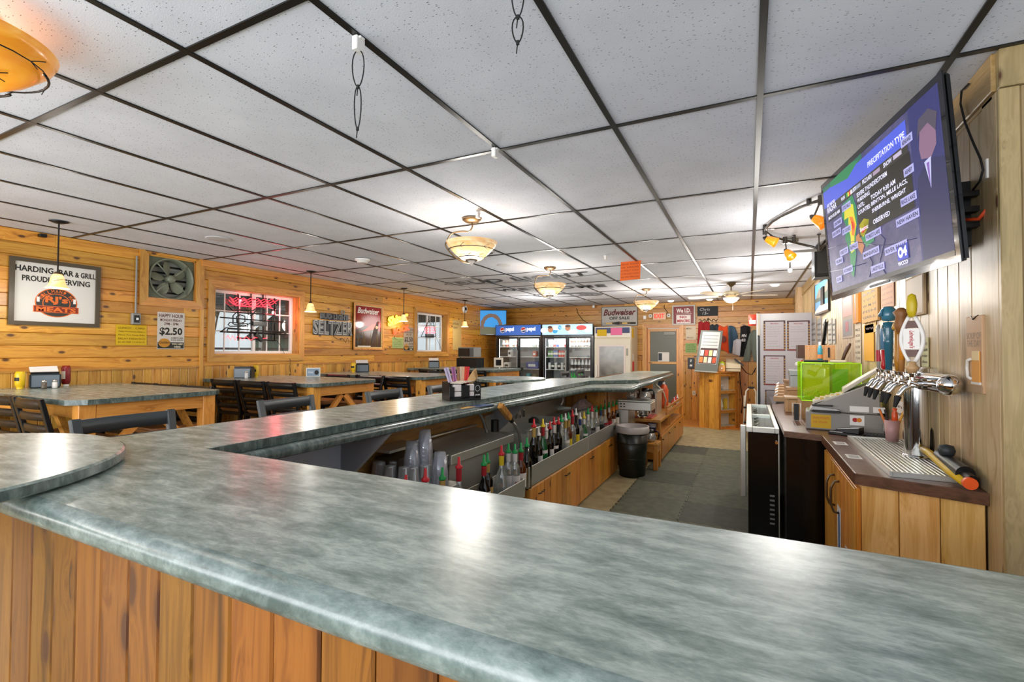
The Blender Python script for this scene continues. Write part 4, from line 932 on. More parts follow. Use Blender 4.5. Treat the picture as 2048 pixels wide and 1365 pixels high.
tub(M_TUBEK, [(455, 612), (466, 622), (490, 619), (505, 622), (517, 615), (533, 608), (556, 605), (550, 620)], .0075)
tub(M_TUBEK, [(442, 664), (452, 656), (565, 666), (573, 668)], .0075); tub(M_TUBEK, [(454, 662), (456, 658), (560, 664), (562, 667), (455, 664)], .0075, closed=True)
mb = MB(frame((0, 0, 0), (1, 0, 0), (0, 1, 0))); a, b = W1(506, 643), W1(533, 653); mb.box(a.x, b.x, b.y, a.y, -.03, .01); mb.build('transformer', M_BLACK, t)
a, b = W1(507, 668), W1(527, 682); mb = MB(Matrix.Translation(((a.x+b.x)/2, (a.y+b.y)/2, 0)) @ Matrix.Rotation(-.75, 4, 'Z')); mb.box(-.07, .07, -.025, .025, -.02, .02); mb.build('ballast', M_BLACK, t, .004)
R = random.Random(5)
for r in range(4):
    pts = [(458+i*7+r*2, 597+r*4+(2.2 if i % 2 else -2.2)+i*.35) for i in range(15-r)]; tub(M_NEONR, pts, .0032, 'lit_tube', .012+.004*r)
tub(M_NEONR, [(457, 601), (462, 606), (470, 611), (500, 614), (530, 614), (545, 618)], .0035, 'lit_tube', .01)
tub(M_NEONR, [(452, 676), (455, 671), (460, 680), (464, 672), (470, 681), (474, 673)], .0028, 'lit_tube', .01); tub(M_NEONR, [(478, 676), (484, 680), (492, 674), (500, 681), (510, 675), (520, 679), (534, 676)], .0028, 'lit_tube', .01)
MB().tube([W1(552, 680), W1(560, 690), W1(565, 700), Vector((W1(568, 712).x, 1.36, .02)), Vector((W1(568, 712).x, 1.30, .13)), Vector((W1(570, 735).x, 1.2, .10)), Vector((W1(572, 742).x, 1.12, .09))], .003, 5).build('power_cord', M_RUBBER, t)
point('neon_glow', (LX-.085, 4.0, 2.08), 3.2, (1, .1, .12), .03); point('neon_glow_right', (LX-.085, 4.5, 1.95), 6.5, (1, .1, .12), .03)
# ---- dead neon letters on the wall (no tubes lit)
r = lrect(622, 611, 702, 674); t, w, h = wallthing('unlit_neon_sign', 'unlit silver outlined seltzer neon letters on a black back plate', 'neon sign', r, d=.03)
slab(w*.96, h*.50, .012, w*.02, h*.02, -.01).build('back_plate', flat(0x101012, .3), t, .003); slab(w*.70, h*.22, .012, w*.18, h*.56, -.01).build('back_plate', flat(0x14161a, .3), t, .003)
mb = MB(); mb.text('BUD LIGHT', w*.18, h*.58, w*.70, h*.19, .014, .03, ext=.01); mb.text('SELTZER', w*.01, h*.03, w*.97, h*.50, .014, .04, ext=.01); mb.build('letter_faces', flat(0x9a9c9e, .3), t)
mb = MB(); mb.text('BUD LIGHT', w*.18, h*.58, w*.70, h*.19, .018, -.004); mb.text('SELTZER', w*.02, h*.04, w*.95, h*.48, .018, -.0); mb.build('letter_cores', flat(0x303438, .3), t)
mb = MB(); mb.text('SELTZER', w*.02, h*.04, w*.95, h*.48, .021, -.022); mb.build('glass_tubes', M_TUBE, t)
mb = MB(); mb.lathe([(.02, 0), (.035, .0), (.035, .01), (.02, .01)], (w*.72, h*.86, .01), 16); mb.build('round_badge', M_GREYP, t)
MB().tube([(w*.5, 0, .0), (w*.6, -.05, .01), (w*.72, -.03, .01), (w*.8, -.10, .015), (w*.86, -.02, .01), (w*.9, -.11, .012)], .004, 5).build('cord', M_RUBBER, t)
# ---- framed mirror
r = lrect(704, 605, 763, 700); t, w, h = wallthing('framed_mirror', 'red framed beer mirror with white script above a pheasant', 'mirror', r)
frame4(t, w, h, .03, .03, M_TRIMZ); frame4(t, w, h, .045, .02, flat(0xc8b070, .3), 'inner_frame'); slab(w-.08, h-.08, .004, .04, .04).build('dark_glass', flat(0x4a3228, .12), t)
mb = MB(); mb.add([(.045, h*.42, .005), (w*.4, h*.52, .005), (w-.045, h*.40, .005), (w-.045, h-.045, .005), (.045, h-.045, .005)], [(0,1,2,3,4)]); mb.build('red_sky', flat(0x8a1210, .12), t)
mb = MB(); mb.add([(.045, h*.36, .006), (w*.3, h*.40, .006), (w*.6, h*.55, .006), (w-.045, h*.62, .006), (w-.045, h*.5, .006), (w*.5, h*.42, .006)], [(0,1,2,3,4,5)]); mb.build('sunset_streak', flat(0xc83c20, .12), t)
mb = MB()
for i in range(26): x = w*(.14+.7*R.random()); q = h*(.12+.2*R.random()); mb.tube([(x, .06, .006), (x+R.uniform(-.01, .01), .06+q, .007)], .0012, 4)
mb.build('dry_grass', flat(0xa08a58, .4), t)
mb = MB(); ps = [(w*.60, h*.13), (w*.64, h*.3), (w*.70, h*.48), (w*.76, h*.56), (w*.79, h*.62), (w*.84, h*.64), (w*.88, h*.61), (w*.84, h*.58), (w*.83, h*.48), (w*.80, h*.34), (w*.72, h*.24), (w*.64, h*.13)]; mb.prism(ps, .005, .009); mb.build('pheasant', flat(0x3a2820, .4), t)
mb = MB(); ell(mb, w*.78, h*.50, w*.045, h*.035, .0095); mb.build('bird_breast', flat(0xd8b890, .4), t); mb = MB(); ell(mb, w*.84, h*.60, w*.03, h*.02, .0098); mb.build('bird_head', flat(0x9a2a18, .4), t)
mb = MB()
for i in range(9): x = w*(.12+.22*R.random()); y = h*(.1+.2*R.random()); ell(mb, x, y, .02, .025, .0075+.0002*i, 8)
mb.build('dark_brush', flat(0x22241c, .4), t); mb = MB(); mb.text('Budweiser', w*.14, h*.78, w*.72, h*.13, .0085, .02, .3); mb.build('script_lettering', flat(0xe8e0d8), t)
slab(w*.42, h*.025, .001, w*.16, h*.06, .006).build('caption_strip', flat(0xd8d4cc), t)
# ---- lit yellow and red neon
r = lrect(773, 630, 815, 675); t, w, h = wallthing('lit_neon_sign', 'lit neon sign, yellow rounded script above red block letters', 'neon sign', r, d=.05)
mb = MB(); mb.text('Shiner', 0, h*.45, w, h*.42, 0, .05, .25, .28, .008); mb.build('yellow_letters', M_NEONY, t)
mb = MB(); mb.text('BOCK', w*.25, h*.10, w*.78, h*.27, 0, .05, .0, .22, .008); mb.build('red_letters', M_NEONO, t)
mb = MB(); mb.text('Shiner', -.004, h*.44, w*1.01, h*.44, -.012, .09, .25, .28, .004); mb.text('BOCK', w*.24, h*.09, w*.8, h*.29, -.012, .09, 0, .22, .004); mb.build('letter_backs', flat(0xb89018), t)
MB().tube([(w*.3, .02, -.02), (w*.35, -.03, -.03), (w*.5, -.06, -.035)], .003, 5).build('cord', M_RUBBER, t)
point('yellow_neon_glow', (LX+.13, (r[0]+r[1])/2, (r[2]+r[3])/2), 1.2, (1, .8, .3), .05)
# ---- neon in the narrow window
t = thing('small_window_neon', 'small triangular neon sign hanging in the narrow far window', 'neon sign', M=fl(0, 0, -.06))
def W2(x, y, d=0): p = px(x, y, LX-.06); return Vector((p.y, p.z, d))
for ps in (((842, 674), (851, 655), (858, 642), (866, 643), (872, 672)), ((842, 674), (872, 673)), ((852, 652), (870, 652)), ((858, 642), (862, 650), (866, 643))): MB().tube([W2(*p) for p in ps], .006, 6).build('tube', M_TUBEK, t)
a, b = W2(853, 668), W2(868, 676); MB().box(a.x, b.x, b.y, a.y, -.03, .0).build('transformer', M_BLACK, t)
for k in range(3): MB().tube([W2(849+i*3.5, 656+k*5+(1.5 if i % 2 else -1.5), .01) for i in range(7)], .004, 5).build('lit_tube', M_NEONR, t)
MB().tube([W2(838+i*2, 658+(3 if i % 2 else -3), .01) for i in range(6)], .004, 5).build('lit_tube', M_NEONR, t)
MB().tube([W2(872, 674), W2(879, 690), W2(884, 704)], .003, 5).build('power_cord', M_RUBBER, t)
note('pale wooden panel with a paper notice right of the narrow window', lrect(904, 640, 921, 700), 0xc0a060, ['PLEASE', 'SEAT', '', '', '', '', ''], 0x6a5a30, nm='notice_board', cat='notice')
t, w, h = wallthing('wall_speaker', 'round white wall fixture with a dark centre near the far corner', 'speaker', lrect(923, 612, 932, 625)); 
MB(Matrix.Translation((w/2, h/2, 0))).lathe([(w*.5, 0), (w*.5, .02), (w*.3, .04), (.001, .04)], n=20).build('body', M_WHITE, t); MB(Matrix.Translation((w/2, h/2, .041))).lathe([(w*.2, 0), (.001, .006)], n=14).build('centre', M_BLACK, t)
# ---- corner television on the left
t = thing('corner_television', 'flat television showing a stone arch under a blue sky, in the left corner', 'television')
A = py(952, 620, 9.9); B = py(1013, 623, 10.25); D = py(952, 670, 9.9); w = (B-A).length; h = A.z-D.z
t.matrix_world = frame(D, (B.x-A.x, B.y-A.y, 0)); SETTLE.remove(t)
slab(w, h, .05, 0, 0, -.055).build('cabinet', M_BLACK, t, .004); frame4(t, w, h, .015, .004, M_BLKM, 'bezel')
SCR = lambda n, c, e=.8: mat('screen_'+n, c, .5, emit=e, ecol=rgb(c))
slab(w-.03, h-.03, .002, .015, .015, -.002).build('screen_sky', SCR('sky', 0x2f8ad0), t)
mb = MB(); mb.add([(.016, .016, .001), (w-.016, .016, .001), (w-.016, h*.45, .001), (w*.8, h*.36, .001), (w*.6, h*.30, .001), (w*.3, h*.32, .001), (.016, h*.28, .001)], [tuple(range(7))]); mb.build('screen_ground', SCR('ground', 0x5a5c48), t)
mb = MB()
for i in range(15):
    a = PI*(1.02-i/14); x = w*.5+w*.30*math.cos(a); y = h*.34+h*.44*math.sin(a); ell(mb, x, y, w*R.uniform(.055, .075), h*R.uniform(.07, .09), .0014+.00005*i, 9)
mb.build('screen_arch_stones', SCR('stones', 0x6a5446), t)
MB().tube([(w*.5, h*.5, -.05), (w*.5, h*.55, -.3)], .02, 8).build('mount_arm', M_BLACK, t)
# ================================================================ back wall
t, w, h = wallthing('off_sale_sign', 'grey metal beer sign with red script and off sale lettering', 'sign', brect(1204, 615, 1276, 652), 'b', .03)
slab(w, h, .012, 0, 0, -.006).build('panel', flat(0xa8a49e, .4), t); frame4(t, w, h, .012, .016, flat(0x5c5850, .4), z=-.004)
mb = MB(); mb.text('Budweiser', w*.05, h*.54, w*.9, h*.33, .0075, .03, .35); mb.build('script_lettering', flat(0x5a0e0e), t)
mb = MB(); mb.text('OFF SALE', w*.22, h*.33, w*.56, h*.15, .0075, .03); mb.build('block_lettering', BLK, t)
mb = MB(); mb.add([(w*.08, h*.14, .0075), (w*.45, h*.06, .0075), (w*.95, h*.09, .0075), (w*.95, h*.19, .0075), (w*.45, h*.23, .0075)], [(0,1,2,3,4)]); mb.build('bottle_body', flat(0x5a4a34), t)
mb = MB(); mb.add([(w*.32, h*.14, .008), (w*.5, h*.05, .008), (w*.5, h*.24, .008)], [(0,1,2)]); mb.box(w*.8, w*.95, h*.10, h*.17, .0076, .008); mb.build('dark_arrow', BLK, t)
for a, b in ((w*.12, w*.3), (w*.58, w*.72)): MB().box(a, b, h*.11, h*.18, .008, .0085).build('gold_band', flat(0xd8b468), t)
t, w, h = wallthing('exit_sign', 'exit sign with red letters between two lamp heads', 'exit sign', brect(1307, 626, 1333, 640), 'b', .03)
slab(w, h, .05).build('box', flat(0xe0b898, .4), t, .004); mb = MB(); mb.text('EXIT', w*.12, h*.2, w*.76, h*.6, .052, .03, ext=.002); mb.build('lettering', mat('lit_red_letters', 0xd83020, .4, emit=.9, ecol=rgb(0xe03018)), t)
for s in (-1, 1): MB(Matrix.Translation((w/2+s*(w/2+.055), h*.55, .02))).box(-.035, .035, -.035, .035, -.01, .03).build('lamp_head', M_WHITE, t, .012, 2); MB(Matrix.Translation((w/2+s*(w/2+.055), h*.55, .05))).lathe([(.022, .003), (.001, .003)], n=12).build('lens', M_GREYP, t)
t, w, h = wallthing('thermostat', 'small white sensor left of the exit sign', 'sensor', brect(1287, 632, 1293, 639), 'b'); slab(w, h, .03).build('body', M_WHITE, t, .005)
t, w, h = wallthing('age_check_sign', 'red and white age check sign in a pale frame', 'sign', brect(1345, 612, 1391, 650), 'b', .03)
frame4(t, w, h, .028, .03, flat(0xb8b4ac, .4)); slab(w-.05, h-.05, .006, .025, .025).build('panel', flat(0x7a1a1c, .4), t)
slab(w*.62, h*.42, .003, w*.18, h*.08, .006).build('white_card', flat(0xe8e0dc), t); slab(w*.7, h*.015, .003, w*.15, h*.55, .006).build('white_line', flat(0xe8e0dc), t)
mb = MB(); mb.text('We I.D.', w*.18, h*.62, w*.62, h*.22, .007, .03); mb.build('white_lettering', flat(0xf0ece8), t)
mb = MB(); mb.text('NO', w*.33, h*.34, w*.3, h*.12, .0095, .04); mb.text('MINORS', w*.22, h*.13, w*.54, h*.15, .0095, .04); mb.build('red_lettering', flat(0xb01828), t)
t, w, h = wallthing('chalkboard', 'black chalkboard with chalk writing right of the age check sign', 'chalkboard', brect(1395, 614, 1436, 632), 'b', .03)
slab(w, h, .014).build('board', flat(0x22262a, .7), t); slab(w, .03, .03, 0, -.04).build('ledge', M_TRIMX, t)
mb = MB(); mb.text('Chris', w*.12, h*.55, w*.5, h*.28, .0148, 0, .2); mb.text('15-', w*.25, h*.14, w*.28, h*.3, .0148, 0, .2); mb.build('chalk_writing', flat(0xb8bcbc), t)
t, w, h = wallthing('scroll_hook_rail', 'black wrought iron scroll rail above the shirts', 'hook rail', brect(1398, 635, 1436, 643), 'b', .02)
mb = MB(); mb.tube([(i*w/24, h*.3+.018*math.sin(i*1.1), .01) for i in range(25)], .006, 5)
for k in range(5): mb.tube([(w*(.1+k*.2), h*.3, .01), (w*(.1+k*.2), h*-.3, .03), (w*(.1+k*.2), -h*.1, .045)], .004, 4)
mb.tube([(w*.45, h*.3, .01), (w*.5, h*1.0, .01), (w*.52, h*.4, .01)], .008, 5); mb.build('rail', M_IRON, t)
t = thing('extension_cord', 'dark cord looping down the back wall to the ice freezer', 'cord', loc=(0, 0, 0))
P_ = [py(x, y, BY-.03) for x, y in ((1153, 617), (1156, 628), (1165, 640), (1180, 650), (1200, 657))]; MB().tube(P_, .006, 5).build('cord', M_RUBBER, t)
t = thing('extension_cord', 'short dark cord from the ceiling to the exit sign', 'cord', loc=(0, 0, 0)); MB().tube([py(x, y, BY-.03) for x, y in ((1329, 610), (1328, 616), (1333, 622), (1336, 626))], .006, 5).build('cord', M_RUBBER, t)
t = thing('ceiling_camera', 'small white camera hanging at the back wall above the coolers', 'camera'); q = py(1187, 614, BY-.12); MB().ball(q, .035, 8).cyl(q, (q.x, q.y, CEIL-.006), .02, n=10).build('dome', M_WHITE, t)
# t-shirts and jackets on the back wall
def cloth_poly(name, lab, cat, pts, m, Y, th=.05, marks=(), grp='shirts and jackets hanging on the back wall', fold=.02, seed=0):
    """a hanging garment: outline given on the wall plane, with real thickness and vertical folds"""
    P2 = [py(x, y, Y) for x, y in pts]; P2 = [(p.x, p.z) for p in P2]
    t = thing(name, lab, cat, group=grp); bm = bmesh.new(); vs = [bm.verts.new((a, 0, b)) for a, b in P2]; bm.faces.new(vs)
    x0 = min(p[0] for p in P2); x1 = max(p[0] for p in P2); z0 = min(p[1] for p in P2); z1 = max(p[1] for p in P2)
    for k in range(1, 12): bmesh.ops.bisect_plane(bm, geom=bm.verts[:]+bm.edges[:]+bm.faces[:], plane_co=(x0+(x1-x0)*k/12, 0, 0), plane_no=(1, 0, 0))
    for k in range(1, 8): bmesh.ops.bisect_plane(bm, geom=bm.verts[:]+bm.edges[:]+bm.faces[:], plane_co=(0, 0, z0+(z1-z0)*k/8), plane_no=(0, 0, 1))
    bm.verts.index_update(); base = [v.co.copy() for v in bm.verts]; fs = [tuple(v.index for v in f.verts) for f in bm.faces]; bedge = [(e.verts[0].index, e.verts[1].index) for e in bm.edges if len(e.link_faces) == 1]
    bnd = {i for e in bedge for i in e}; bm.free()
    def fy(v, i, s): return Y-th/2-s*(0 if i in bnd else th*.4)-(fold*math.sin((v.x-x0)*38+seed+v.z*2) if i not in bnd else fold*.3*math.sin((v.x-x0)*38+seed))
    n = len(base); V = [(v.x, fy(v, i, 1), v.z) for i, v in enumerate(base)]+[(v.x, Y-.004-(0 if i in bnd else 0), v.z) for i, v in enumerate(base)]
    F = list(fs)+[tuple(j+n for j in f[::-1]) for f in fs]+[(a, b, b+n, a+n) for a, b in bedge]
    MB().add(V, F, True).build('cloth', m, t)
    for nm, mm, fn in marks:
        mb = MB(frame((0, Y-th-fold*1.0-.004, 0), (1, 0, 0))); fn(mb, x0, x1, z0, z1); mb.build(nm, mm, t)
    return t
YB = BY-.03
cloth_poly('t_shirt', 'dark red t-shirt hanging leftmost on the hook rail', 't-shirt', ((1395, 688), (1397, 645), (1403, 643), (1407, 646), (1412, 643), (1419, 645), (1421, 662), (1420, 690)), flat(0x9c1c20, .8), YB, seed=1)
cloth_poly('t_shirt', 'charcoal t-shirt hanging between the red and the orange one', 't-shirt', ((1420, 690), (1419, 652), (1425, 648), (1429, 651), (1434, 648), (1438, 652), (1437, 690)), flat(0x2e343c, .8), YB, seed=2)
cloth_poly('t_shirt', 'orange t-shirt with a small black emblem', 't-shirt', ((1437, 690), (1436, 650), (1442, 652), (1448, 655), (1455, 651), (1457, 690), (1459, 708), (1446, 700), (1437, 698)), flat(0xdc4c1c, .8), YB,
  marks=[('emblem', flat(0x6a1c10), lambda mb, a, b, c, d: ell(mb, a+(b-a)*.5, c+(d-c)*.5, .05, .07, 0, 12))], seed=3)
cloth_poly('denim_shirt', 'blue patterned long sleeve hanging right of the orange shirt', 'shirt', ((1458, 705), (1457, 652), (1464, 652), (1470, 655), (1476, 672), (1474, 690), (1466, 690), (1463, 708)), flat(0x3c5870, .8), YB, seed=4)
cloth_poly('white_shirt', 'white and red shirt lying low between the blue and black shirts', 'shirt', ((1465, 708), (1467, 682), (1474, 678), (1483, 680), (1480, 712)), flat(0xd0d0d8, .8), YB-.08, seed=5)
cloth_poly('sweatshirt', 'black sweatshirt with white lettering on its sleeve', 'sweatshirt', ((1479, 714), (1481, 654), (1490, 651), (1500, 654), (1501, 672), (1494, 714)), flat(0x101214, .8), YB,
  marks=[('white_print', flat(0xe0e0e0), lambda mb, a, b, c, d: (mb.text('MN', a+(b-a)*.2, c+(d-c)*.62, .09, .06, 0, .03, .2), mb.text('83', a+(b-a)*.2, c+(d-c)*.48, .07, .06, 0, .03)))], seed=6)
cloth_poly('grey_jacket', 'grey green jacket with a maroon hem hanging beside the poster stand', 'jacket', ((1486, 722), (1492, 690), (1499, 668), (1507, 660), (1516, 661), (1517, 727), (1507, 722), (1503, 700), (1500, 724)), flat(0x707a70, .8), YB, .09, seed=7)
t = thing('snack_bag', 'red and white snack bag at the top left of the poster stand', 'snack bag'); A = py(1497, 630, 8.2); B = py(1515, 652, 8.2)
mb = MB(); w = B.x-A.x; h = A.z-B.z; vs = []
for i in range(6):
    for j in range(6): u, v = i/5, j/5; vs.append((A.x+w*u, 8.2-.05*math.sin(PI*u)*math.sin(PI*v), B.z+h*v))
fs = [(i*6+j, (i+1)*6+j, (i+1)*6+j+1, i*6+j+1) for i in range(5) for j in range(5)]; n = len(vs); vs2 = [(a, 8.4-b+.0, c) for a, b, c in vs]; mb.add(vs, fs, True); mb.add(vs2, [f[::-1] for f in fs], True); mb.build('foil_bag', flat(0xb83828, .3), t)
MB().box(A.x+w*.1, A.x+w*.8, 8.14, 8.145, B.z+h*.15, B.z+h*.5).build('white_label', flat(0xe8e0d4), t)
for lab, rc, c, ls in (('pale printed flyer below the age check sign', (1372, 653, 1392, 680), 0xd8c8b0, ['MENU', '', '', 'SPECIALS']), ('green paper below the pale flyer', (1371, 687, 1393, 706), 0x94b470, ['RULES AND', 'HOUSE NOTES', 'PLEASE READ', 'THANK YOU'])):
    note(lab, brect(*rc), c, ls, 0x5a4a3a, 'b')
t, w, h = wallthing('card_holder', 'black card holder with a white heart shaped mark', 'card holder', brect(1376, 716, 1389, 738), 'b', .03); slab(w, h, .02).build('body', M_BLACK, t, .004)
mb = MB(); ell(mb, w*.5, h*.3, w*.22, h*.1, .021, 10); mb.text('?', w*.35, h*.6, w*.3, h*.25, .021, .03); mb.build('white_mark', M_WHITE, t)
t, w, h = wallthing('outlet', 'beige wall outlet low on the back wall by the pine stand', 'outlet', brect(1385, 782, 1391, 791), 'b', .014); slab(w, h, .006).build('plate', M_CREAM, t, .001); slab(w*.4, h*.6, .003, w*.3, h*.2, .006).build('sockets', flat(0xb0a080), t)
# ---------------------------------------------------------------- drink coolers
CY = 10.05
def can_row(t, x0, x1, y, z, cols, r=.033, h=.12, nm='can'): pass
def bottle_simple(x, y, z, r, h, m, cap=None, nm='drink', label='', lab2=None, cat='bottle', grp=None, lm=None):
    t = thing(nm, label, cat, loc=(x, y, z), group=grp)
    MB().lathe([(.001, 0), (r, 0), (r, h*.55), (r*.4, h*.8), (r*.36, h*.93), (.001, h*.93)], n=10).build('body', m, t)
    if lm: MB().lathe([(r*1.02, h*.15), (r*1.02, h*.45)], n=10).build('label_band', lm, t)
    MB().lathe([(r*.42, h*.93), (r*.42, h), (.001, h)], n=8).build('cap', cap or M_WHITE, t); return t
def can_simple(x, y, z, r, h, m, label, grp, m2=None):
    t = thing('drink_can', label, 'can', loc=(x, y, z), group=grp)
    MB().lathe([(.001, 0), (r*.85, 0), (r, h*.06), (r, h*.92), (r*.85, h), (.001, h)], n=10).build('body', m, t)
    MB().lathe([(r*1.01, h*.35), (r*1.01, h*.65)], n=10).build('band', m2 or M_WHITE, t); return t
def cooler(x0, x1, lab, hdr, cat='drink cooler'):
    t = thing('drink_cooler', lab, cat, loc=((x0+x1)/2, CY+.35, 0), group='tall black glass door coolers'); w = x1-x0; a = -w/2; y = -.35
    def B_(nm, b, m, bev=0): return MB().box(*b).build(nm, m, t, bev)
    B_('side', (a, a+.04, y, .32, .0, 1.99), M_BLKM); B_('side', (-a-.04, -a, y, .32, 0, 1.99), M_BLKM); B_('back', (a+.041, -a-.041, .27, .32, .05, 1.99), mat('cooler_lining', 0xc8ccd0, .5), 0)
    B_('base', (a+.041, -a-.041, y, .31, 0, .14), M_BLACK); B_('top', (a+.041, -a-.041, y, .269, 1.94, 1.99), M_BLACK); B_('floor_panel', (a+.041, -a-.041, y+.04, .269, .141, .16), M_WHITE)
    B_('header', (a, -a, y-.03, y-.001, 1.77, 2.04), M_BLACK)
    B_('lit_header_panel', (a+.015, -a-.015, y-.034, y-.031, 1.80, 2.03), hdr[0])
    mid = 0
    for s in (-1, 1):
        u0, u1 = (a+.045, mid) if s < 0 else (mid, -a-.045); yy = y-.002 if s < 0 else y+.022
        B_('door', (u0, u0+.035, yy, yy+.02, .15, 1.765), M_BLACK); B_('door', (u1-.035, u1, yy, yy+.02, .15, 1.765), M_BLACK)
        B_('door_rail', (u0+.036, u1-.036, yy, yy+.02, 1.72, 1.765), M_BLACK); B_('door_rail', (u0+.036, u1-.036, yy, yy+.02, .15, .2), M_BLACK)
        B_('glass_door', (u0+.036, u1-.036, yy+.006, yy+.010, .201, 1.719), M_PANE)
    B_('door_handle', (-.045, -.02, y-.03, y-.004, .85, 1.45), M_GREYP)
    for z in (.45, .74, 1.02, 1.30, 1.53): B_('shelf', (a+.05, -a-.05, y+.07, .25, z-.012, z), M_WHITE)
    for x in (a+.055, -a-.065): B_('light_tube', (x, x+.01, y+.05, y+.06, .2, 1.72), mat('cooler_tube', 0xffffff, .5, emit=5))
    l = bpy.data.lights.new('cooler_lamp', 'AREA'); l.shape = 'RECTANGLE'; l.size = w*.8; l.size_y = .05; l.energy = 26; l.color = (.9, .97, 1)
    lo = bpy.data.objects.new('cooler_lamp', l); COL.objects.link(lo); lo.location = ((x0+x1)/2, CY+.06, 1.73); lo.rotation_euler = (.5, 0, 0)
    return t
PB = mat('blue_lit_header', 0x2c58a8, .4, emit=.75, ecol=rgb(0x2c5cae)); PI_ = mat('icy_lit_header', 0xa8cce4, .4, emit=.8, ecol=rgb(0xa4c8e2))
cx0, cx1, cx2 = py(992, 700, CY).x, py(1084, 700, CY).x, py(1187, 700, CY).x
c1 = cooler(cx0, cx1-.005, 'tall black sliding door cooler with a plain blue lit header, left', (PB,))
c2 = cooler(cx1+.005, cx2, 'tall black sliding door cooler with an icy picture header, right', (PI_,))
def header_logo(t, w):
    y = -.385
    for u in (-.34, .12):
        M = frame((w*u, y, 1.84), (1, 0, 0)); mb = MB(M); ell(mb, .0, .08, .065, .068, 0, 20); mb.build('emblem_white', M_WHITE, t)
        mb = MB(M); ell(mb, 0, .085, .055, .05, .0006, 16, .3, PI+.3); mb.build('emblem_red', flat(0xd03428), t); mb = MB(M); ell(mb, 0, .075, .055, .05, .0006, 16, PI+.5, 2*PI-.1); mb.build('emblem_blue', flat(0x1c3c90), t)
        mb = MB(M); mb.text('pepsi', .085, .03, .22, .12, .0006, .04); mb.build('header_lettering', mat('lit_white_letters', 0xf0f4ff, .4, emit=.6), t)
header_logo(c1, cx1-cx0)
w = cx2-cx1; M = frame((-w/2, -.385, 1.80), (1, 0, 0)); R = random.Random(11)
for nm, c, ps in (('splash_shape', 0xf2f6fa, [(.05, .1, .08, .06), (.3, .15, .1, .05), (.62, .06, .1, .05), (.9, .12, .09, .08), (.48, .18, .06, .03)]), ('face_shape', 0xb07858, [(.18, .12, .06, .07), (.52, .15, .06, .07)]), ('splash_shape', 0x3c9ccc, [(.27, .09, .06, .06), (.36, .16, .04, .05)]), ('emblem_red', 0xc43434, [(.78, .15, .11, .055)]), ('face_shape', 0x50382c, [(.52, .19, .06, .03), (.17, .17, .05, .03)])):
    mb = MB(M)
    for k, (u, v, a, b) in enumerate(ps): ell(mb, u*w, v, a*w*.9, b, .0005+.0003*k+(.002 if c in (0xc43434, 0x50382c) else .001 if c == 0xb07858 else 0), 12)
    mb.build(nm, mat('header_%x' % c, c, .4, emit=.6, ecol=rgb(c)), c2)
# contents
def fill(x0, x1, z, kind, cols, lab, grp, n, y=CY+.13, h=.2, r=.033, cap=None, lm=None, first=None):
    for k in range(n):
        x = x0+(x1-x0)*(k+.5)/n; lb = lab+', '+('leftmost' if k == 0 else ORD[k]+' from the left'); c = cols[k % len(cols)]; m = c if not isinstance(c, int) else flat(c, .25)
        cp = cap if not isinstance(cap, int) else flat(cap)
        key = (kind, m.name, h, r, lm and lm.name, cap if isinstance(cap, int) else 0)
        if key in PROTO: copy_tree(PROTO[key], (x, y, z), 0, lb, grp)
        else: PROTO[key] = (bottle_simple(x, y, z, r, h, m, cp, 'drink_bottle', lb, grp=grp, lm=lm) if kind == 'b' else can_simple(x, y, z, r, h, m, lb, grp))
PROTO = {}
ORD = ['first', 'second', 'third', 'fourth', 'fifth', 'sixth', 'seventh', 'eighth', 'ninth', 'tenth', 'eleventh', 'twelfth', 'thirteenth', 'fourteenth', 'fifteenth', 'sixteenth', 'seventeenth', 'eighteenth', 'nineteenth', 'twentieth', 'twenty-first', 'twenty-second']
L0, L1 = cx0+.1, (cx0+cx1)/2-.05; Rr0, Rr1 = (cx0+cx1)/2+.05, cx1-.1
fill(L0, L1, 1.531, 'c', [0x6a5a4c, 0x8a3a2c, 0xb8b0a0], 'mixed can, top shelf of left cooler, left half', 'mixed cans, top shelf of the left cooler', 5, h=.15)
fill(Rr0+.15, Rr1, 1.531, 'c', [0xa8a49c, 0xb4b8b8], 'grey can, top shelf of left cooler, right half', 'grey cans, top shelf of the left cooler', 4, h=.15)
for lab, x, z, bx, c in (('white carton on the second shelf of the left cooler', -.28, 1.301, (.09, .16), 0xe4e6ea), ('white tub on the third shelf of the left cooler', -.36, 1.021, (.15, .14), 0xe0e2e4), ('red and white carton on the second shelf of the left cooler', .36, 1.301, (.10, .13), 0xb86a5c),
                          ('blue crate of drinks on the third shelf of the left cooler', .3, 1.021, (.30, .17), 0x5c6498), ('teal carton on the fourth shelf of the left cooler', .2, .741, (.08, .17), 0x6cb0bc), ('brown carton on the fourth shelf of the left cooler', .36, .741, (.11, .16), 0x7c7866)):
    xc = (cx0+cx1)/2+x; t = thing('carton', lab, 'carton', loc=(xc, CY+.15, z)); MB().box(-bx[0]/2, bx[0]/2, -.06, .06, 0, bx[1]).build('box', flat(c, .4), t, .01, 2); MB().box(-bx[0]*.3, bx[0]*.3, -.0625, -.0615, bx[1]*.3, bx[1]*.65).build('print', flat(0x3c4248 if c > 0xc00000 else 0xd8dce0), t)
L0, L1 = cx1+.1, (cx1+cx2)/2-.05; Rr0, Rr1 = (cx1+cx2)/2+.03, cx2-.08
fill(L0, L1, 1.531, 'c', [0xd8d8dc, 0xc8c8d0, 0xa84040, 0x4858a8], 'tall can, top shelf of right cooler, left half', 'cans, top left shelf of the right cooler', 7, h=.16, r=.03)
fill(Rr0, Rr1, 1.531, 'b', [0x3a2418], 'brown beer bottle, top shelf of right cooler', 'brown bottles, top right shelf of the right cooler', 7, h=.22, r=.03, cap=0xc04038, lm=flat(0xc8d0c0))
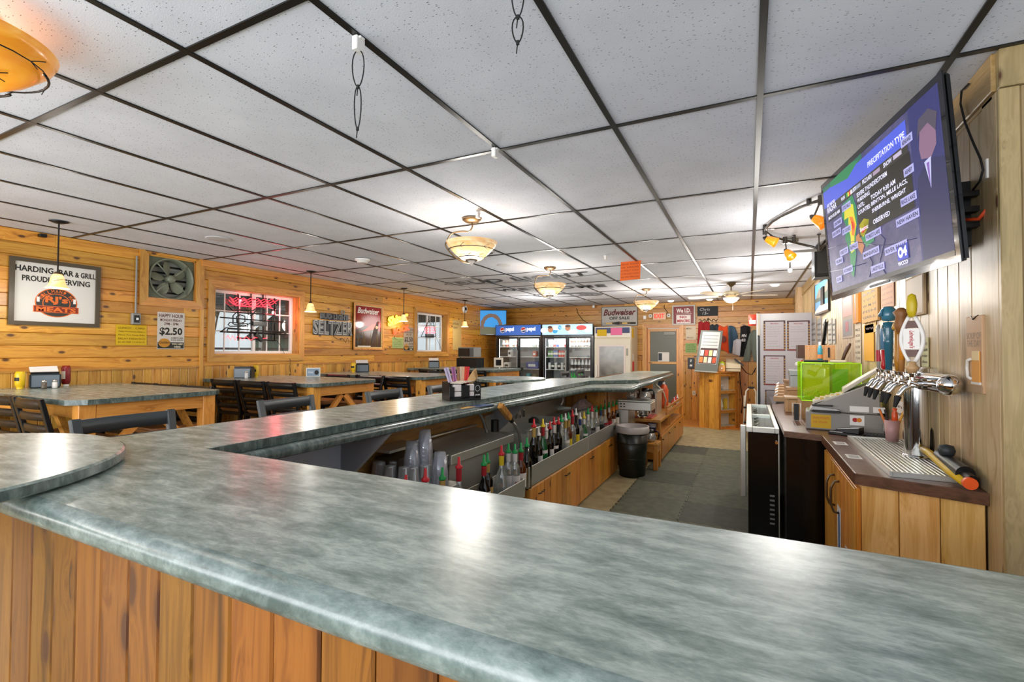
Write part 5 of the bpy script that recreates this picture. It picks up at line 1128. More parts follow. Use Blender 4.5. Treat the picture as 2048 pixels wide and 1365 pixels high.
fill(L0, L0+.12, 1.301, 'c', [0x5a8a4a], 'green can, second shelf of right cooler', 'green cans, second shelf of the right cooler', 2, h=.14)
fill(L0+.13, L0+.24, 1.301, 'c', [0x4a62a0], 'blue can, second shelf of right cooler', 'blue cans, second shelf of the right cooler', 2, h=.15)
fill(L0+.25, L1, 1.301, 'c', [0xc83c2c], 'red can, second shelf of right cooler', 'red cans, second shelf of the right cooler', 3, h=.15)
fill(Rr0, Rr1, 1.261-.24+.0, 'b', [0xd8d8dc], 'white red-capped bottle, third shelf of right cooler', 'white bottles, third shelf of the right cooler', 6, h=.25, r=.036, cap=0xb83830, lm=flat(0x303438))
fill(L0, L1, 1.021, 'c', [0xd4d8dc, 0x2a2c30], 'silver or black can, third shelf of right cooler', 'silver and black cans, third shelf of the right cooler', 6, h=.15)
fill(Rr0, Rr0+.30, .741, 'b', [0x28b050], 'green soda bottle low in the right cooler', 'green soda bottles of the right cooler', 5, h=.22, r=.034, cap=0x208040)
fill(Rr0+.32, Rr1, .741, 'c', [0x3a4048, 0xb0b4b8], 'grey can beside the green soda bottles', 'grey cans beside the green bottles', 2, h=.15)
# ---------------------------------------------------------------- white upright freezer with notices
fx0, fx1 = py(1188, 700, CY-.05).x, py(1262, 700, CY-.05).x; w = fx1-fx0
t = thing('upright_freezer', 'worn white upright freezer with a glass door and paper notices', 'freezer', loc=((fx0+fx1)/2, CY+.3, 0)); a = -w/2; y = -.35; M_FR = flat(0xc4b89c, .4)
def B_(nm, b, m, bev=0): return MB().box(*b).build(nm, m, t, bev)
B_('body', (a, -a, y+.03, .33, .02, 1.96), M_FR, .01); B_('header_panel', (a+.01, -a-.01, y+.012, y+.029, 1.73, 1.955), flat(0xd4cdc0, .4)); B_('door', (a+.01, -a-.01, y, y+.029, .12, 1.70), flat(0xccc4b2, .4), .006)
B_('blue_graphic', (a+.03, -a-.03, y+.009, y+.0115, 1.82, 1.94), flat(0x3c4468)); B_('gasket_frame', (a+.09, -a-.12, y-.006, y-.001, .5, 1.57), flat(0xd0c0bc, .35), .003); B_('window_glass', (a+.12, -a-.15, y-.009, y-.0065, .53, 1.54), simple_noise('frosted_grey_glass', 0x5c5c58, 0x8a8880, 3, .15))
B_('handle', (a+.05, a+.07, y-.04, y-.02, .8, 1.15), M_WHITE, .004); B_('latch', (-a-.09, -a-.065, y-.02, y-.001, 1.35, 1.5), M_GREYP, .004)
def sticker(p, nm, lab, x0, x1, z0, z1, c, yy, M=None): pass
for nm, x0, x1, z0, z1, c in (('yellow_notice', .06, .25, 1.76, 1.90, 0xc8a41c), ('pink_notice', .33, .55, 1.78, 1.93, 0xd86c94)): B_(nm, (a+w*x0/.72, a+w*x1/.72, y-.003+.008, y+.0085, z0, z1), flat(c, .8))
for nm, y0_, y1_, z0, z1, c in (('yellow_side_notice', -.25, -.1, 1.72, 1.92, 0xd0a818), ('red_side_tag', -.22, -.06, 1.02, 1.22, 0xc83c34), ('white_side_card', -.2, -.1, 1.25, 1.38, 0xd8d8d4)): B_(nm, (-a+.0005, -a+.004, y0_, y1_, z0, z1), flat(c, .8))
# ---------------------------------------------------------------- microwave, phone and bottles on the far table
t = thing('microwave', 'grey microwave with a dark door on a black box, in the far corner', 'microwave'); q = py(961, 735, 8.45); z0 = 1.101
A = py(941, 700, 8.5); B = py(974, 700, 8.5)
MB().box(A.x-.02, B.x+.05, 8.0, 8.3, z0, z0+.19).build('black_box', M_BLACK, t, .005); MB().box(A.x, B.x-.02, 8.02, 8.3, z0+.2, z0+.40).build('body', M_GREYP, t, .01); MB().box(A.x+.02, B.x-.12, 8.005, 8.018, z0+.22, z0+.38).build('door', M_BLKM, t); MB().box(B.x-.11, B.x-.03, 8.005, 8.018, z0+.22, z0+.38).build('control_panel', flat(0x55585a), t)
t = thing('desk_phone', 'leaning white and black desk phone on the far table beside the coolers', 'phone'); A = Vector((-4.35, 8.05, 1.1))
MB(Matrix.Translation((A.x+.05, A.y+.05, 1.101)) @ Matrix.Rotation(.5, 4, 'Z') @ Matrix.Rotation(-.45, 4, 'X')).box(-.09, .09, -.015, .015, 0.02, .22).build('body', flat(0xc8c0b0), t, .006); MB(Matrix.Translation((A.x+.05, A.y+.05, 1.101)) @ Matrix.Rotation(.5, 4, 'Z') @ Matrix.Rotation(-.45, 4, 'X')).box(-.05, .05, -.02, -.0155, .05, .17).build('keypad', M_BLACK, t)
t = thing('dark_bottle', 'slim dark bottle standing on the far table in front of the corner', 'bottle'); A = Vector((-5.2, 8.15, 1.1)); MB().lathe([(.001, 0), (.04, 0), (.04, .12), (.015, .2), (.012, .25), (.001, .25)], (A.x, A.y, 1.101), 12).build('body', M_DGLASS, t); MB().lathe([(.041, .03), (.041, .1)], (A.x, A.y, 1.101), 12).build('label_band', flat(0xb8b0a0), t)
# ---------------------------------------------------------------- table-top caddies
def caddy(x, y, z, lab, m, rz=0, menu=True):
    t = thing('napkin_dispenser', lab, 'napkin dispenser', loc=(x, y, z), rotz=rz, group='napkin dispensers on the tables')
    MB().box(-.10, .10, -.06, .06, 0, .125).build('body', m, t, .008, 2); MB().box(-.088, .088, -.0625, -.0605, .012, .112).build('face_plate', flat(0x6a7680, .3), t)
    MB().box(-.09, .09, -.055, .055, .126, .14).build('lid', M_BLACK, t, .004)
    if menu: MB().add([(-.095, -.02, .141), (.085, -.02, .141), (.08, .03, .19), (-.10, .03, .185), (-.095, -.015, .141), (.085, -.015, .141), (.08, .035, .19), (-.10, .035, .185)], [(0,1,2,3),(7,6,5,4),(0,4,5,1),(3,2,6,7),(0,3,7,4),(1,5,6,2)]).build('folded_menu', flat(0xdcd8d4), t)
    return t
def squeeze(x, y, z, lab, c, capc, h=.17, inverted=True):
    t = thing('condiment_bottle', lab, 'condiment bottle', loc=(x, y, z)); 
    MB().lathe([(.001, 0), (.02, 0), (.024, .02), (.03, .03), (.034, .05), (.034, h-.02), (.026, h), (.001, h)], n=14).build('body', flat(c, .3), t); MB().lathe([(.022, -.0), (.0245, .022), (.001, .024)], n=12).build('cap', flat(capc, .4), t)
    MB().lathe([(.0348, .07), (.0348, h-.05)], n=14, a0=PI*1.15, a1=PI*1.85).build('paper_label', flat(0xd8cfc0 if c != 0xe0b818 else 0x2a2410), t); return t
def shaker(x, y, z, lab, c, h=.075):
    t = thing('shaker', lab, 'shaker', loc=(x, y, z), group='salt and pepper shakers'); MB().lathe([(.001, .001), (.017, .001), (.019, .01), (.017, h*.75), (.001, h*.75)], n=10).build('contents', flat(c, .4), t); MB().lathe([(.001, h*.76), (.018, h*.76), (.018, h*.9), (.012, h), (.001, h)], n=10).build('metal_cap', M_CHROME, t); return t
q = Vector((-5.58, 1.96, 0)); caddy(q.x, q.y, 1.091, 'grey blue napkin dispenser with a menu on top on the nearest table', flat(0x2c3236, .3), PI/2-.25)
q = Vector((-5.55, 1.79, 0)); squeeze(q.x, q.y, 1.091, 'yellow mustard bottle left of the nearest napkin dispenser', 0xe0b818, 0xe0b818, .15)
q = Vector((-5.62, 2.12, 0)); squeeze(q.x, q.y, 1.091, 'upside-down red ketchup bottle with a white cap on the nearest table', 0x7c1416, 0xe8e4e0, .19)
q = Vector((-5.42, 1.90, 0)); shaker(q.x, q.y, 1.091, 'pepper shaker in front of the nearest napkin dispenser', 0x5a5044)
q = Vector((-5.42, 1.97, 0)); shaker(q.x, q.y, 1.091, 'salt shaker in front of the nearest napkin dispenser', 0xe4e0dc)
q = Vector((-5.5, 3.77, 0)); caddy(q.x, q.y, 1.091, 'black napkin dispenser with red top on the second table', M_BLACK, .6, False)
q = Vector((-5.36, 3.76, 0)); shaker(q.x, q.y-.06, 1.091, 'white salt shaker by the black napkin dispenser on the second table', 0xdcdcdc, .09)
q = Vector((-5.5, 3.92, 0)); squeeze(q.x, q.y, 1.091, 'yellow mustard bottle right of the black napkin dispenser on the second table', 0xe0b818, 0xe0b818, .15)
q = Vector((-5.02, 4.38, 0)); t = thing('table_card', 'small framed card with a round black mark on the second table', 'table card', loc=(q.x, q.y, 1.091), rotz=.75); MB().box(-.085, .085, -.006, .006, 0, .115).build('frame', M_WHITE, t, .003); MB().box(-.075, .075, -.0078, -.0062, .01, .105).build('card', flat(0x8ca0b4), t)
mb = MB(frame((0, -.008, 0), (1, 0, 0))); ell(mb, .04, .055, .026, .03, .0005, 16); mb.build('round_mark', BLK, t); mb = MB(frame((0, -.008, 0), (1, 0, 0))); mb.text('free', -.06, .045, .06, .03, .0005, .01, .3); mb.build('lettering', flat(0xe0e4e8), t)
q = Vector((-5.45, 5.70, 0)); caddy(q.x, q.y, 1.091, 'black napkin dispenser with a menu on the third table', M_BLACK, .8); q = Vector((-5.45, 5.51, 0)); squeeze(q.x, q.y, 1.091, 'yellow mustard bottle on the third table', 0xe0b818, 0xe0b818, .15)
q = Vector((-5.4, 7.54, 0)); caddy(q.x, q.y, 1.101, 'black napkin dispenser on the farthest table below the narrow window', M_BLACK, .6)
# ================================================================ on the bar
q = pz(918, 806, BZ)
t = thing('napkin_caddy', 'black plastic bar caddy holding napkins, straws and coloured cards', 'bar caddy', loc=(-1.80, 2.84, BZ+.001), rotz=.95)
w, d, h = .115, .075, .125
MB().box(-w, w, -d, d, 0, .012).build('base', M_BLACK, t); MB().box(-w, w, d-.005, d, .0125, h).build('back_panel', M_BLACK, t)
for x0, x1, hh in ((-w, -w+.035, .095), (-.03, .03, .105), (.065, w, .125)): MB().box(x0, x1, -d, -d+.005, .0125, hh).build('front_panel', M_BLACK, t, .001)
MB().box(-w, w, -d, -d+.005, .0125, .03).build('front_lip', M_BLACK, t)
for x in (-w, w-.005): MB().box(x, x+.005, -d+.006, d-.006, .0125, h).build('end_panel', M_BLACK, t)
MB().box(-.002, .002, -d+.006, d-.006, .0125, h-.01).build('divider', M_BLACK, t)
for k, x in enumerate((-.055, .048)): 
    for j in range(2): MB().box(x-.030+.001*j, x+.030, -d+.008, -.01, .014+.05*j, .060+.05*j).build('napkin_stack', flat(0xe0d8d4, .9), t, .004)
for k in range(5): MB(Matrix.Translation((-.05+.02*k, -.02+.006*k, .117+.003*k)) @ Matrix.Rotation(.2*k-.4, 4, 'Z')).box(-.05, .05, -.045, .045, 0, .002).build('loose_napkin', flat(0xe8dcc8, .9), t)
for k, (c, x, a) in enumerate(((0xc4b8d4, -.07, -.32), (0xc8bcd8, -.062, -.28), (0xb06a9c, -.04, -.16), (0xb87aa8, -.034, -.14), (0x9c7050, -.012, -.06), (0xd8bca0, .0, -.02), (0xe0b090, .012, .03), (0xd84430, .026, .08), (0xd83440, .038, .12))):
    MB(Matrix.Translation((x, .01, .08)) @ Matrix.Rotation(a, 4, 'Y')).box(-.010, .010, -.002, .002, 0, .15).build('drink_straw_packet', flat(c, .6), t)
for k in range(5): MB(Matrix.Translation((.07+.007*k, .0+.008*k, .105+.004*k)) @ Matrix.Rotation(.14+.02*k, 4, 'Y')).add([(-.03, 0, .03), (0, 0, -.02), (.035, 0, .04), (.005, 0, .10), (-.03, .0015, .03), (0, .0015, -.02), (.035, .0015, .04), (.005, .0015, .10)], [(0,1,2,3),(7,6,5,4),(0,4,5,1),(1,5,6,2),(2,6,7,3),(3,7,4,0)]).build('cardboard_coaster', flat(0xd0a874, .8), t)
mb = MB(frame((.09, -d-.0006, .06), (1, 0, 0))); ell(mb, 0, .022, .019, .022, 0, 16); mb.build('round_emblem', flat(0xa8b0b0), t); mb = MB(frame((.09, -d-.0012, .06), (1, 0, 0))); ell(mb, 0, .022, .0155, .018, 0, 16); mb.text('J', -.005, .01, .01, .02, .0003); mb.build('emblem_core', BLK, t)
mb = MB(frame((.09, -d-.0006, .03), (1, 0, 0))); mb.text('JAGER', -.019, 0, .038, .011, 0, .03); mb.build('white_lettering', M_WHITE, t)
# bar mat
A, B, D, E_ = pz(848, 824, RZ+.001), pz(963, 808, RZ+.001), pz(880, 833, RZ+.001), pz(0, 0, 3)
t = thing('bar_mat', 'dark rubber bar mat with a gold and white emblem lying on the drip rail', 'bar mat')
u = (B-A).normalized(); v = Vector((-u.y, u.x, 0)); v = v if v.x > 0 else -v; L = (B-A).length
MM = frame((A.x, A.y, RZ-.0065), u, Vector((-u.y, u.x, 0))); MB(MM).box(0, L, -.115, -.02, 0, .008).build('mat', flat(0x26303a, .5), t, .002)
mb = MB(MM); mb.add([(L*.42, -.10, .0085), (L*.75, -.09, .0085), (L*.66, -.04, .0085), (L*.48, -.05, .0085)], [(0,1,2,3)]); mb.build('gold_emblem', flat(0xc89838), t); mb = MB(MM); mb.text('BEER', L*.18, -.08, L*.25, .03, .0085, .04); mb.build('white_lettering', flat(0xd8d8d0), t)
MB(MM).box(L*.7, L, -.114, -.021, .0081, .0087).build('blue_end', flat(0x2c4a78, .5), t)
# ================================================================ working side of the bar
# stainless ice bin with sliding lid
t = thing('ice_bin', 'stainless steel ice bin with a sloped sliding lid under the bar', 'ice bin')
IZ = .80
a0, a1, a2, a3 = (-1.655, 2.48), (-1.655, 3.28), (-1.97, 3.35), (-1.97, 2.50)
MB().prism([a0, a1, a2, a3], .12, IZ-.03).build('body', M_STEEL, t)
MB().prism([(-1.62, 2.45), (-1.62, 3.31), (-1.65, 3.31), (-1.65, 2.45)], IZ-.06, IZ).build('front_rim', M_STEEL, t, .004); MB().box(-1.97, -1.651, 2.445, 2.475, IZ-.06, IZ).build('side_rim', M_STEELX, t, .004)
MB().add([(-1.66, 2.50, IZ-.004), (-1.66, 3.27, IZ-.004), (-1.95, 3.30, IZ+.03), (-1.95, 2.52, IZ+.03), (-1.66, 2.50, IZ-.014), (-1.66, 3.27, IZ-.014), (-1.95, 3.30, IZ+.02), (-1.95, 2.52, IZ+.02)], [(0,1,2,3),(7,6,5,4),(0,4,5,1),(1,5,6,2),(2,6,7,3),(3,7,4,0)]).build('sliding_lid', M_STEEL, t)
MB().tube([(-1.94, 2.52, IZ+.05), (-1.94, 3.28, IZ+.05)], .010, 8).build('lid_handle', M_STEEL, t)
for x, y in ((-1.69, 2.52), (-1.69, 3.2), (-1.94, 2.54), (-1.94, 3.25)): MB().cyl((x, y, 0), (x, y, .12), .02, n=10).build('leg', M_STEEL, t)
# drainboard for the upside-down glasses
GZ = .66
t = thing('glass_drainboard', 'steel drainboard shelf under the near bend of the bar', 'drainboard')
MB().box(-1.955, -1.53, 1.12, 2.42, GZ-.03, GZ-.001).build('tray', M_STEEL, t, .003)
for x, y in ((-1.93, 1.15), (-1.56, 1.15), (-1.93, 2.36), (-1.56, 2.36)): MB().cyl((x, y, 0), (x, y, GZ-.03), .018, n=8).build('leg', M_STEEL, t)
# pint glasses
gl = None
GL = [(731, 919), (752, 914), (772, 916), (788, 922), (760, 925), (781, 931), (808, 934), (837, 922), (801, 917), (826, 934), (851, 930)]
GLL = ['leftmost of all', 'back row, second from the left', 'back row, third from the left', 'middle row, third from the left', 'middle row, leftmost', 'front row, leftmost', 'front row, second from the left', 'back row, nearest the tallest cup stack', 'back row, in front of the left cup stack', 'front row, rightmost but one', 'front row, rightmost, behind the white-labelled bottle']
for i, (x, y) in enumerate(GL):
    q = pz(x, y, GZ+.145); q.x = max(q.x, -1.905); lab = 'upside-down pint glass on the drainboard, '+GLL[i]
    if gl is None:
        gl = thing('pint_glass', lab, 'glass', loc=(q.x, q.y, GZ), group='upside-down pint glasses on the drainboard')
        MB().lathe([(.044, .0), (.040, .04), (.030, .138), (.029, .145), (.001, .145)], n=18).lathe([(.001, .130), (.0265, .130), (.0415, .001), (.044, .0)], n=18).build('glass_body', M_GLASS, gl)
    else: copy_tree(gl, (q.x, q.y, GZ), label=lab)
# plastic cup stacks
def cups(x, y, zt, n, lab):
    q = pz(x, y, zt); t = thing('cup_stack', lab, 'cup stack', loc=(q.x, q.y, GZ), group='upside-down stacks of clear plastic cups'); H = zt-GZ-.125
    for k in range(n):
        z = H*k/max(1, n-1); MB().lathe([(.046, z), (.0455, z+.012), (.031, z+.125), (.001, z+.125)], n=18).build('plastic_cup', M_CUP, t)
cups(850, 860, .985, 9, 'tallest stack of clear plastic cups beside the ice bin'); cups(824, 883, .93, 7, 'shorter stack of clear cups left of the tallest stack'); cups(880, 905, .875, 7, 'low stack of cups in front of the ice bin corner')
q = px(680, 914, -1.72); SH_H = (q.z-.66)/.2; t = thing('cocktail_shaker', 'black and silver cocktail shaker standing by the white backing board', 'cocktail shaker', loc=(q.x, q.y, .66))
MB().lathe([(.001, 0), (.036, 0), (.044, .12), (.040, .135), (.001, .135)], n=18).build('body', M_BLKM, t); MB().lathe([(.041, .1355), (.036, .16), (.018, .178), (.001, .178)], n=18).build('shoulder', M_CHROME, t); MB().lathe([(.018, .1785), (.017, .2), (.001, .2)], n=14).build('cap', M_CHROME, t)
MB().lathe([(.0435, .05), (.045, .10)], n=18).build('silver_band', M_CHROME, t)
q = px(607, 925, -1.80); mb = MB(); t = thing('pink_cloth', 'crumpled pink cloth poking up behind the counter edge', 'cloth', loc=(q.x, q.y, GZ)); R = random.Random(3)
vs = []; N = 9
for i in range(N):
    for j in range(N): u, v = i/(N-1)-.5, j/(N-1)-.5; vs.append((u*.17, v*.15, max(0, (.14-(abs(u)+abs(v))*.19))+R.uniform(0, .03)))
MB().add(vs+[(a, b, c-.004) for a, b, c in vs], [(i*N+j, (i+1)*N+j, (i+1)*N+j+1, i*N+j+1) for i in range(N-1) for j in range(N-1)]+[(N*N+i*N+j+1, N*N+(i+1)*N+j+1, N*N+(i+1)*N+j, N*N+i*N+j) for i in range(N-1) for j in range(N-1)]).build('cloth', flat(0xb83c68, .8), t)
MB().box(-.03, .03, -.03, .03, -.006, -.001).build('fold', flat(0xb83c68, .8), t)
# folded box and dark holders beside the ice bin
t = thing('dark_shelf_box', 'dark brown box and steel shelf in the shade behind the glasses', 'box'); MB().box(-1.95, -1.78, 2.16, 2.38, GZ, GZ+.16).build('box', flat(0x4a3a28), t, .004); MB().box(-1.955, -1.80, 2.10, 2.40, GZ+.20, GZ+.215).build('steel_shelf', M_STEEL, t)
# soda gun with hose
t = thing('soda_gun', 'drinks gun with a wooden handle and buttons on a steel braided hose', 'soda gun')
H0 = px(1034, 905, -1.56); H1 = px(1030, 850, -1.56)
hp = [px(x, y, X) for x, y, X in ((1040, 905, -1.58), (1041, 885, -1.57), (1038, 868, -1.57), (1031, 853, -1.57), (1024, 843, -1.57))]
MB().tube(hp, .011, 10).build('braided_hose', mat('braided_hose', 0x9a9a96, .35, .8), t)
d = (px(1000, 812, -1.57)-px(1024, 843, -1.57)); p0 = px(1024, 843, -1.57)
MB().cyl(p0+d*.0, p0+d*.22, .017, .02, n=12).build('collar', M_BLACK, t)
z = d.normalized(); MMg = frame(p0+d*.22, (-z.y*0+1, 0, 0), z) if 0 else Matrix.Translation(p0+d*.22) @ z.to_track_quat('Z', 'X').to_matrix().to_4x4()
L = d.length*.8; MB(MMg).box(-.022, .022, -.022, .016, 0, L).build('handle_body', pine('gun_wood', 2, 0xd89c50, 0xa8682c, 0x6a3c18, .3, 1, 3), t, .004)
MB(MMg).box(-.018, .018, .0165, .022, .02, L-.005).build('button_panel', M_BLACK, t, .002)
for i in range(4):
    for j in range(2): MB(MMg).box(-.014+j*.016, -.002+j*.016, .0221, .026, .03+i*.022, .044+i*.022).build('button', M_WHITE, t, .001)
    for j in (0, 1): pass
q = px(990, 850, -1.68); MB().cyl(q-Vector((0, 0, .05)), q+Vector((0, 0, .035)), .03, n=14).build('holster', M_BLACK, t)
t = thing('steel_hose', 'curved braided steel hose dropping onto the ice bin lid', 'hose'); MB().tube([px(x, y, X) for x, y, X in ((955, 824, -1.72), (962, 832, -1.72), (968, 845, -1.72), (972, 858, -1.72), (973, 866, -1.72))], .011, 10).build('hose', mat('braided_hose', 0x9a9a96, .35, .8), t)
MB().cyl(px(955, 824, -1.72), px(953, 816, -1.72), .013, n=10).build('ferrule', M_CHROME, t)
# long stainless sink run
t = thing('bar_sink', 'long stainless under-bar sink with basins and a raised front splash rail', 'sink'); SZ = .80
MB().box(-1.585, -1.565, 3.46, 5.36, .55, SZ+.0).build('front_splash', M_STEEL, t, .003); MB().box(-1.965, -1.95, 3.46, 5.36, .4, SZ+.10).build('back_splash', M_STEEL, t)
MB().box(-1.60, -1.55, 3.46, 5.36, SZ+.001, SZ+.015).build('rolled_rim', M_STEEL, t, .005)
for y in (3.46, 3.98, 4.5, 5.34): MB().box(-1.95, -1.586, y, y+.02, .5, SZ-.02).build('basin_wall', M_STEELX, t)
MB().box(-1.95, -1.586, 3.481, 5.339, .5, .52).build('basin_floor', M_STEEL, t); MB().box(-1.95, -1.586, 4.521, 5.339, SZ-.06, SZ-.045).build('drainboard', M_STEEL, t)
for x, y in ((-1.62, 3.5), (-1.62, 5.3), (-1.93, 3.5), (-1.93, 5.3)): MB().cyl((x, y, 0), (x, y, .5), .018, n=8).build('leg', M_STEEL, t)
MB().cyl((-1.90, 4.0, SZ+.02), (-1.90, 4.0, SZ+.14), .012, n=8).tube([(-1.90, 4.0, SZ+.14), (-1.88, 4.0, SZ+.19), (-1.80, 4.0, SZ+.19), (-1.77, 4.0, SZ+.15)], .009, 8).build('faucet', M_CHROME, t)
for y in (3.92, 4.08): MB().cyl((-1.90, y, SZ+.02), (-1.90, y, SZ+.09), .016, .02, n=8).build('tap_knob', M_CHROME, t)
MB().tube([px(x, y, -1.75) for x, y in ((1121, 790), (1126, 796), (1126, 803), (1122, 810))], .009, 8).build('white_tap_spout', M_WHITE, t)
# glass-washer brushes
q = px(1068, 812, -1.80); t = thing('glass_washer', 'dark upright glass washer brush head in the sink', 'brush', loc=(q.x, q.y, .521)); MB().lathe([(.001, 0), (.09, 0), (.09, .05), (.03, .08), (.03, .18), (.001, .18)], n=14).build('base', M_BLACK, t); MB().lathe([(.02, .181), (.05, .2), (.05, .28), (.02, .30), (.001, .30)], n=14).build('bristles', flat(0x30322c, .9), t)
# rag on a dark box
q = px(1165, 806, -1.72); t = thing('rag', 'crumpled pinkish white rag on the drainboard below the bend of the bar', 'rag', loc=(q.x, q.y, SZ-.044)); R = random.Random(9); vs = []; N = 12
for i in range(N):
    for j in range(N): u, v = i/(N-1)-.5, j/(N-1)-.5; vs.append((u*.22, v*.34, max(.0, .115*(1-(2*u)**2)*(1-(2*v)**2))+R.uniform(0, .035)))
MB().add(vs+[(a, b, -.0) for a, b, c in vs], [(i*N+j, (i+1)*N+j, (i+1)*N+j+1, i*N+j+1) for i in range(N-1) for j in range(N-1)]+[(N*N+i*N+j+1, N*N+(i+1)*N+j+1, N*N+(i+1)*N+j, N*N+i*N+j) for i in range(N-1) for j in range(N-1)]).build('cloth', flat(0xc8aca4, .9), t)
q = px(1198, 800, -1.66); t = thing('juice_pitcher', 'clear plastic pitcher half full of orange juice under the bar bend', 'pitcher', loc=(q.x, q.y+.0, SZ-.044))
MB().lathe([(.001, 0), (.062, 0), (.070, .24), (.064, .24), (.058, .008), (.001, .008)], n=20).build('pitcher_wall', M_CUP, t); MB().lathe([(.001, .010), (.055, .010), (.058, .11), (.001, .11)], n=16).build('orange_juice', flat(0xd88a20, .4), t); MB().tube([(.068, 0, .20), (.10, 0, .19), (.10, 0, .08), (.066, 0, .06)], .008, 6).build('handle', M_CUP, t)
# ================================================================ speed rails with bottles
t = thing('speed_rail', 'long stainless speed rail holding the row of liquor bottles above pine cabinets', 'bottle rail')
MB().box(-1.425, -1.419, 3.14, 4.56, .455, .60).build('front_band', M_STEEL, t, .001); MB().box(-1.425, -1.419, 4.60, 5.72, .455, .60).build('front_band', M_STEEL, t, .001)
MB().box(-1.55, -1.426, 3.14, 5.72, .45, .462).build('rail_floor', M_STEEL, t); MB().box(-1.562, -1.551, 3.14, 5.72, .45, .70).build('rail_back', M_STEEL, t)
MB().lathe([(.025, .455), (.025, .60)], (-1.444, 3.14, 0), 10).build('rounded_end', M_CHROME, t); MB().box(-1.55, -1.45, 3.115, 3.135, .455, .60).build('end_plate', M_STEELX, t)
for y in (4.562, 4.592): MB().box(-1.419, -1.413, y, y+.006, .455, .60).build('joint_strip', M_STEEL, t)
t = thing('short_speed_rail', 'short stainless bottle rail hanging on the front of the ice bin', 'bottle rail')
MB().box(-1.411, -1.405, 1.80, 3.05, .42, .545).build('front_band', M_STEEL, t, .001); MB().box(-1.525, -1.412, 1.80, 3.05, .42, .432).build('rail_floor', M_STEEL, t)
MB().box(-1.531, -1.526, 1.80, 3.05, .42, .60).build('rail_back', M_STEEL, t)
for y in (1.80, 3.044): MB().box(-1.525, -1.412, y, y+.006, .433, .545).build('end_plate', M_STEELX, t)
def liquor(q, zb, glassm, labm, neckm, pourm, lab, grp, kind=0, r=.037):
    H = q.z-zb; hb = H-.065; t = thing('liquor_bottle', lab, 'bottle', loc=(q.x, q.y, zb), group=grp)
    if kind == 0: pr = [(.001, 0), (r, 0), (r, hb*.62), (r*.85, hb*.70), (r*.42, hb*.80), (r*.38, hb), (.001, hb)]
    elif kind == 1: pr = [(.001, 0), (r*1.15, 0), (r*1.2, hb*.4), (r*1.0, hb*.58), (r*.42, hb*.74), (r*.38, hb), (.001, hb)]
    else: pr = [(.001, 0), (r*1.05, 0), (r*1.05, hb*.55), (r*.98, hb*.6), (r*.4, hb*.66), (r*.38, hb), (.001, hb)]
    MB().lathe(pr, n=14).build('bottle_body', glassm, t)
    if labm: MB().lathe([(pr[1][0]*1.015, hb*.16), (pr[1][0]*1.015, hb*.50)], n=14).build('paper_label', labm, t)
    if neckm: MB().lathe([(r*.43, hb*.80), (r*.43, hb*.99)], n=12).build('neck_label', neckm, t)
    MB().lathe([(.019, hb), (.021, hb+.012), (.009, hb+.022), (.0065, hb+.062), (.001, hb+.065)], n=10).build('pour_spout', pourm, t)
    return t
RDS, GNS, YLS, WHS = flat(0xd0202a, .4), flat(0x1c9a4c, .4), flat(0xe8c81c, .4), flat(0xe8e6e2, .4)
LW, LY, LR, LK, LG = flat(0xe4e0da, .6), flat(0xe0c21c, .6), flat(0xa81c24, .6), flat(0x1c1a18, .6), flat(0xb8964c, .5)
GA = 'liquor bottles in the short rail by the ice bin'
SH = [(812, 950, M_BGLASS, None, None, RDS, 'clear bottle with a red spout, leftmost in front of the glasses', 0),
 (851, 937, M_BGLASS, LW, LW, RDS, 'clear bottle with a red spout and white neck label before the tall cups', 0),
 (885, 935, M_DGLASS, LG, LG, GNS, 'dark bottle with green spout and gold neck beside the low cups', 0),
 (918, 914, M_BGLASS, None, LR, RDS, 'round clear bottle with a red spout and red neck before the ice bin', 1),
 (968, 910, M_DGLASS, LW, LR, GNS, 'dark red-necked bottle with green spout before the ice bin corner', 1),
 (975, 906, M_DGLASS, LG, LG, GNS, 'dark bottle with green spout just behind the red-necked one', 0),
 (1003, 891, M_BGLASS, None, LY, RDS, 'pale bottle with a red spout and yellow neck, tallest by the ice bin', 1),
 (1017, 887, M_BGLASS, LW, LW, GNS, 'clear vodka bottle with green spout, left of the two vodka bottles', 0),
 (1030, 888, M_BGLASS, LW, LW, GNS, 'clear vodka bottle with large white label and green spout', 0),
 (1042, 886, M_AMBER, LW, LR, GNS, 'amber bottle with a red neck label and green spout', 0),
 (1054, 876, M_DGLASS, None, None, GNS, 'dark bottle with green spout at the far end of the short rail', 0)]
for x, y, g, l, n, p, lab, k in SH:
    q = px(x, y, -1.452 if (x, y) not in ((975, 906), (1017, 887)) else -1.492)
    t = liquor(q, .4335, g, l, n, p, lab, GA, k)
    if 'large white label' in lab:
        mb = MB(frame((0, -.0378, 0), (1, 0, 0))); 
        for s, z in (('VODKA', .09), ): mb.text(s, -.024, z, .048, .022, .0012, .02)
        mb.v = [v for v in mb.v]; o = mb.build('label_lettering', LR, t); o.rotation_euler = (0, 0, 1.0); o2 = None
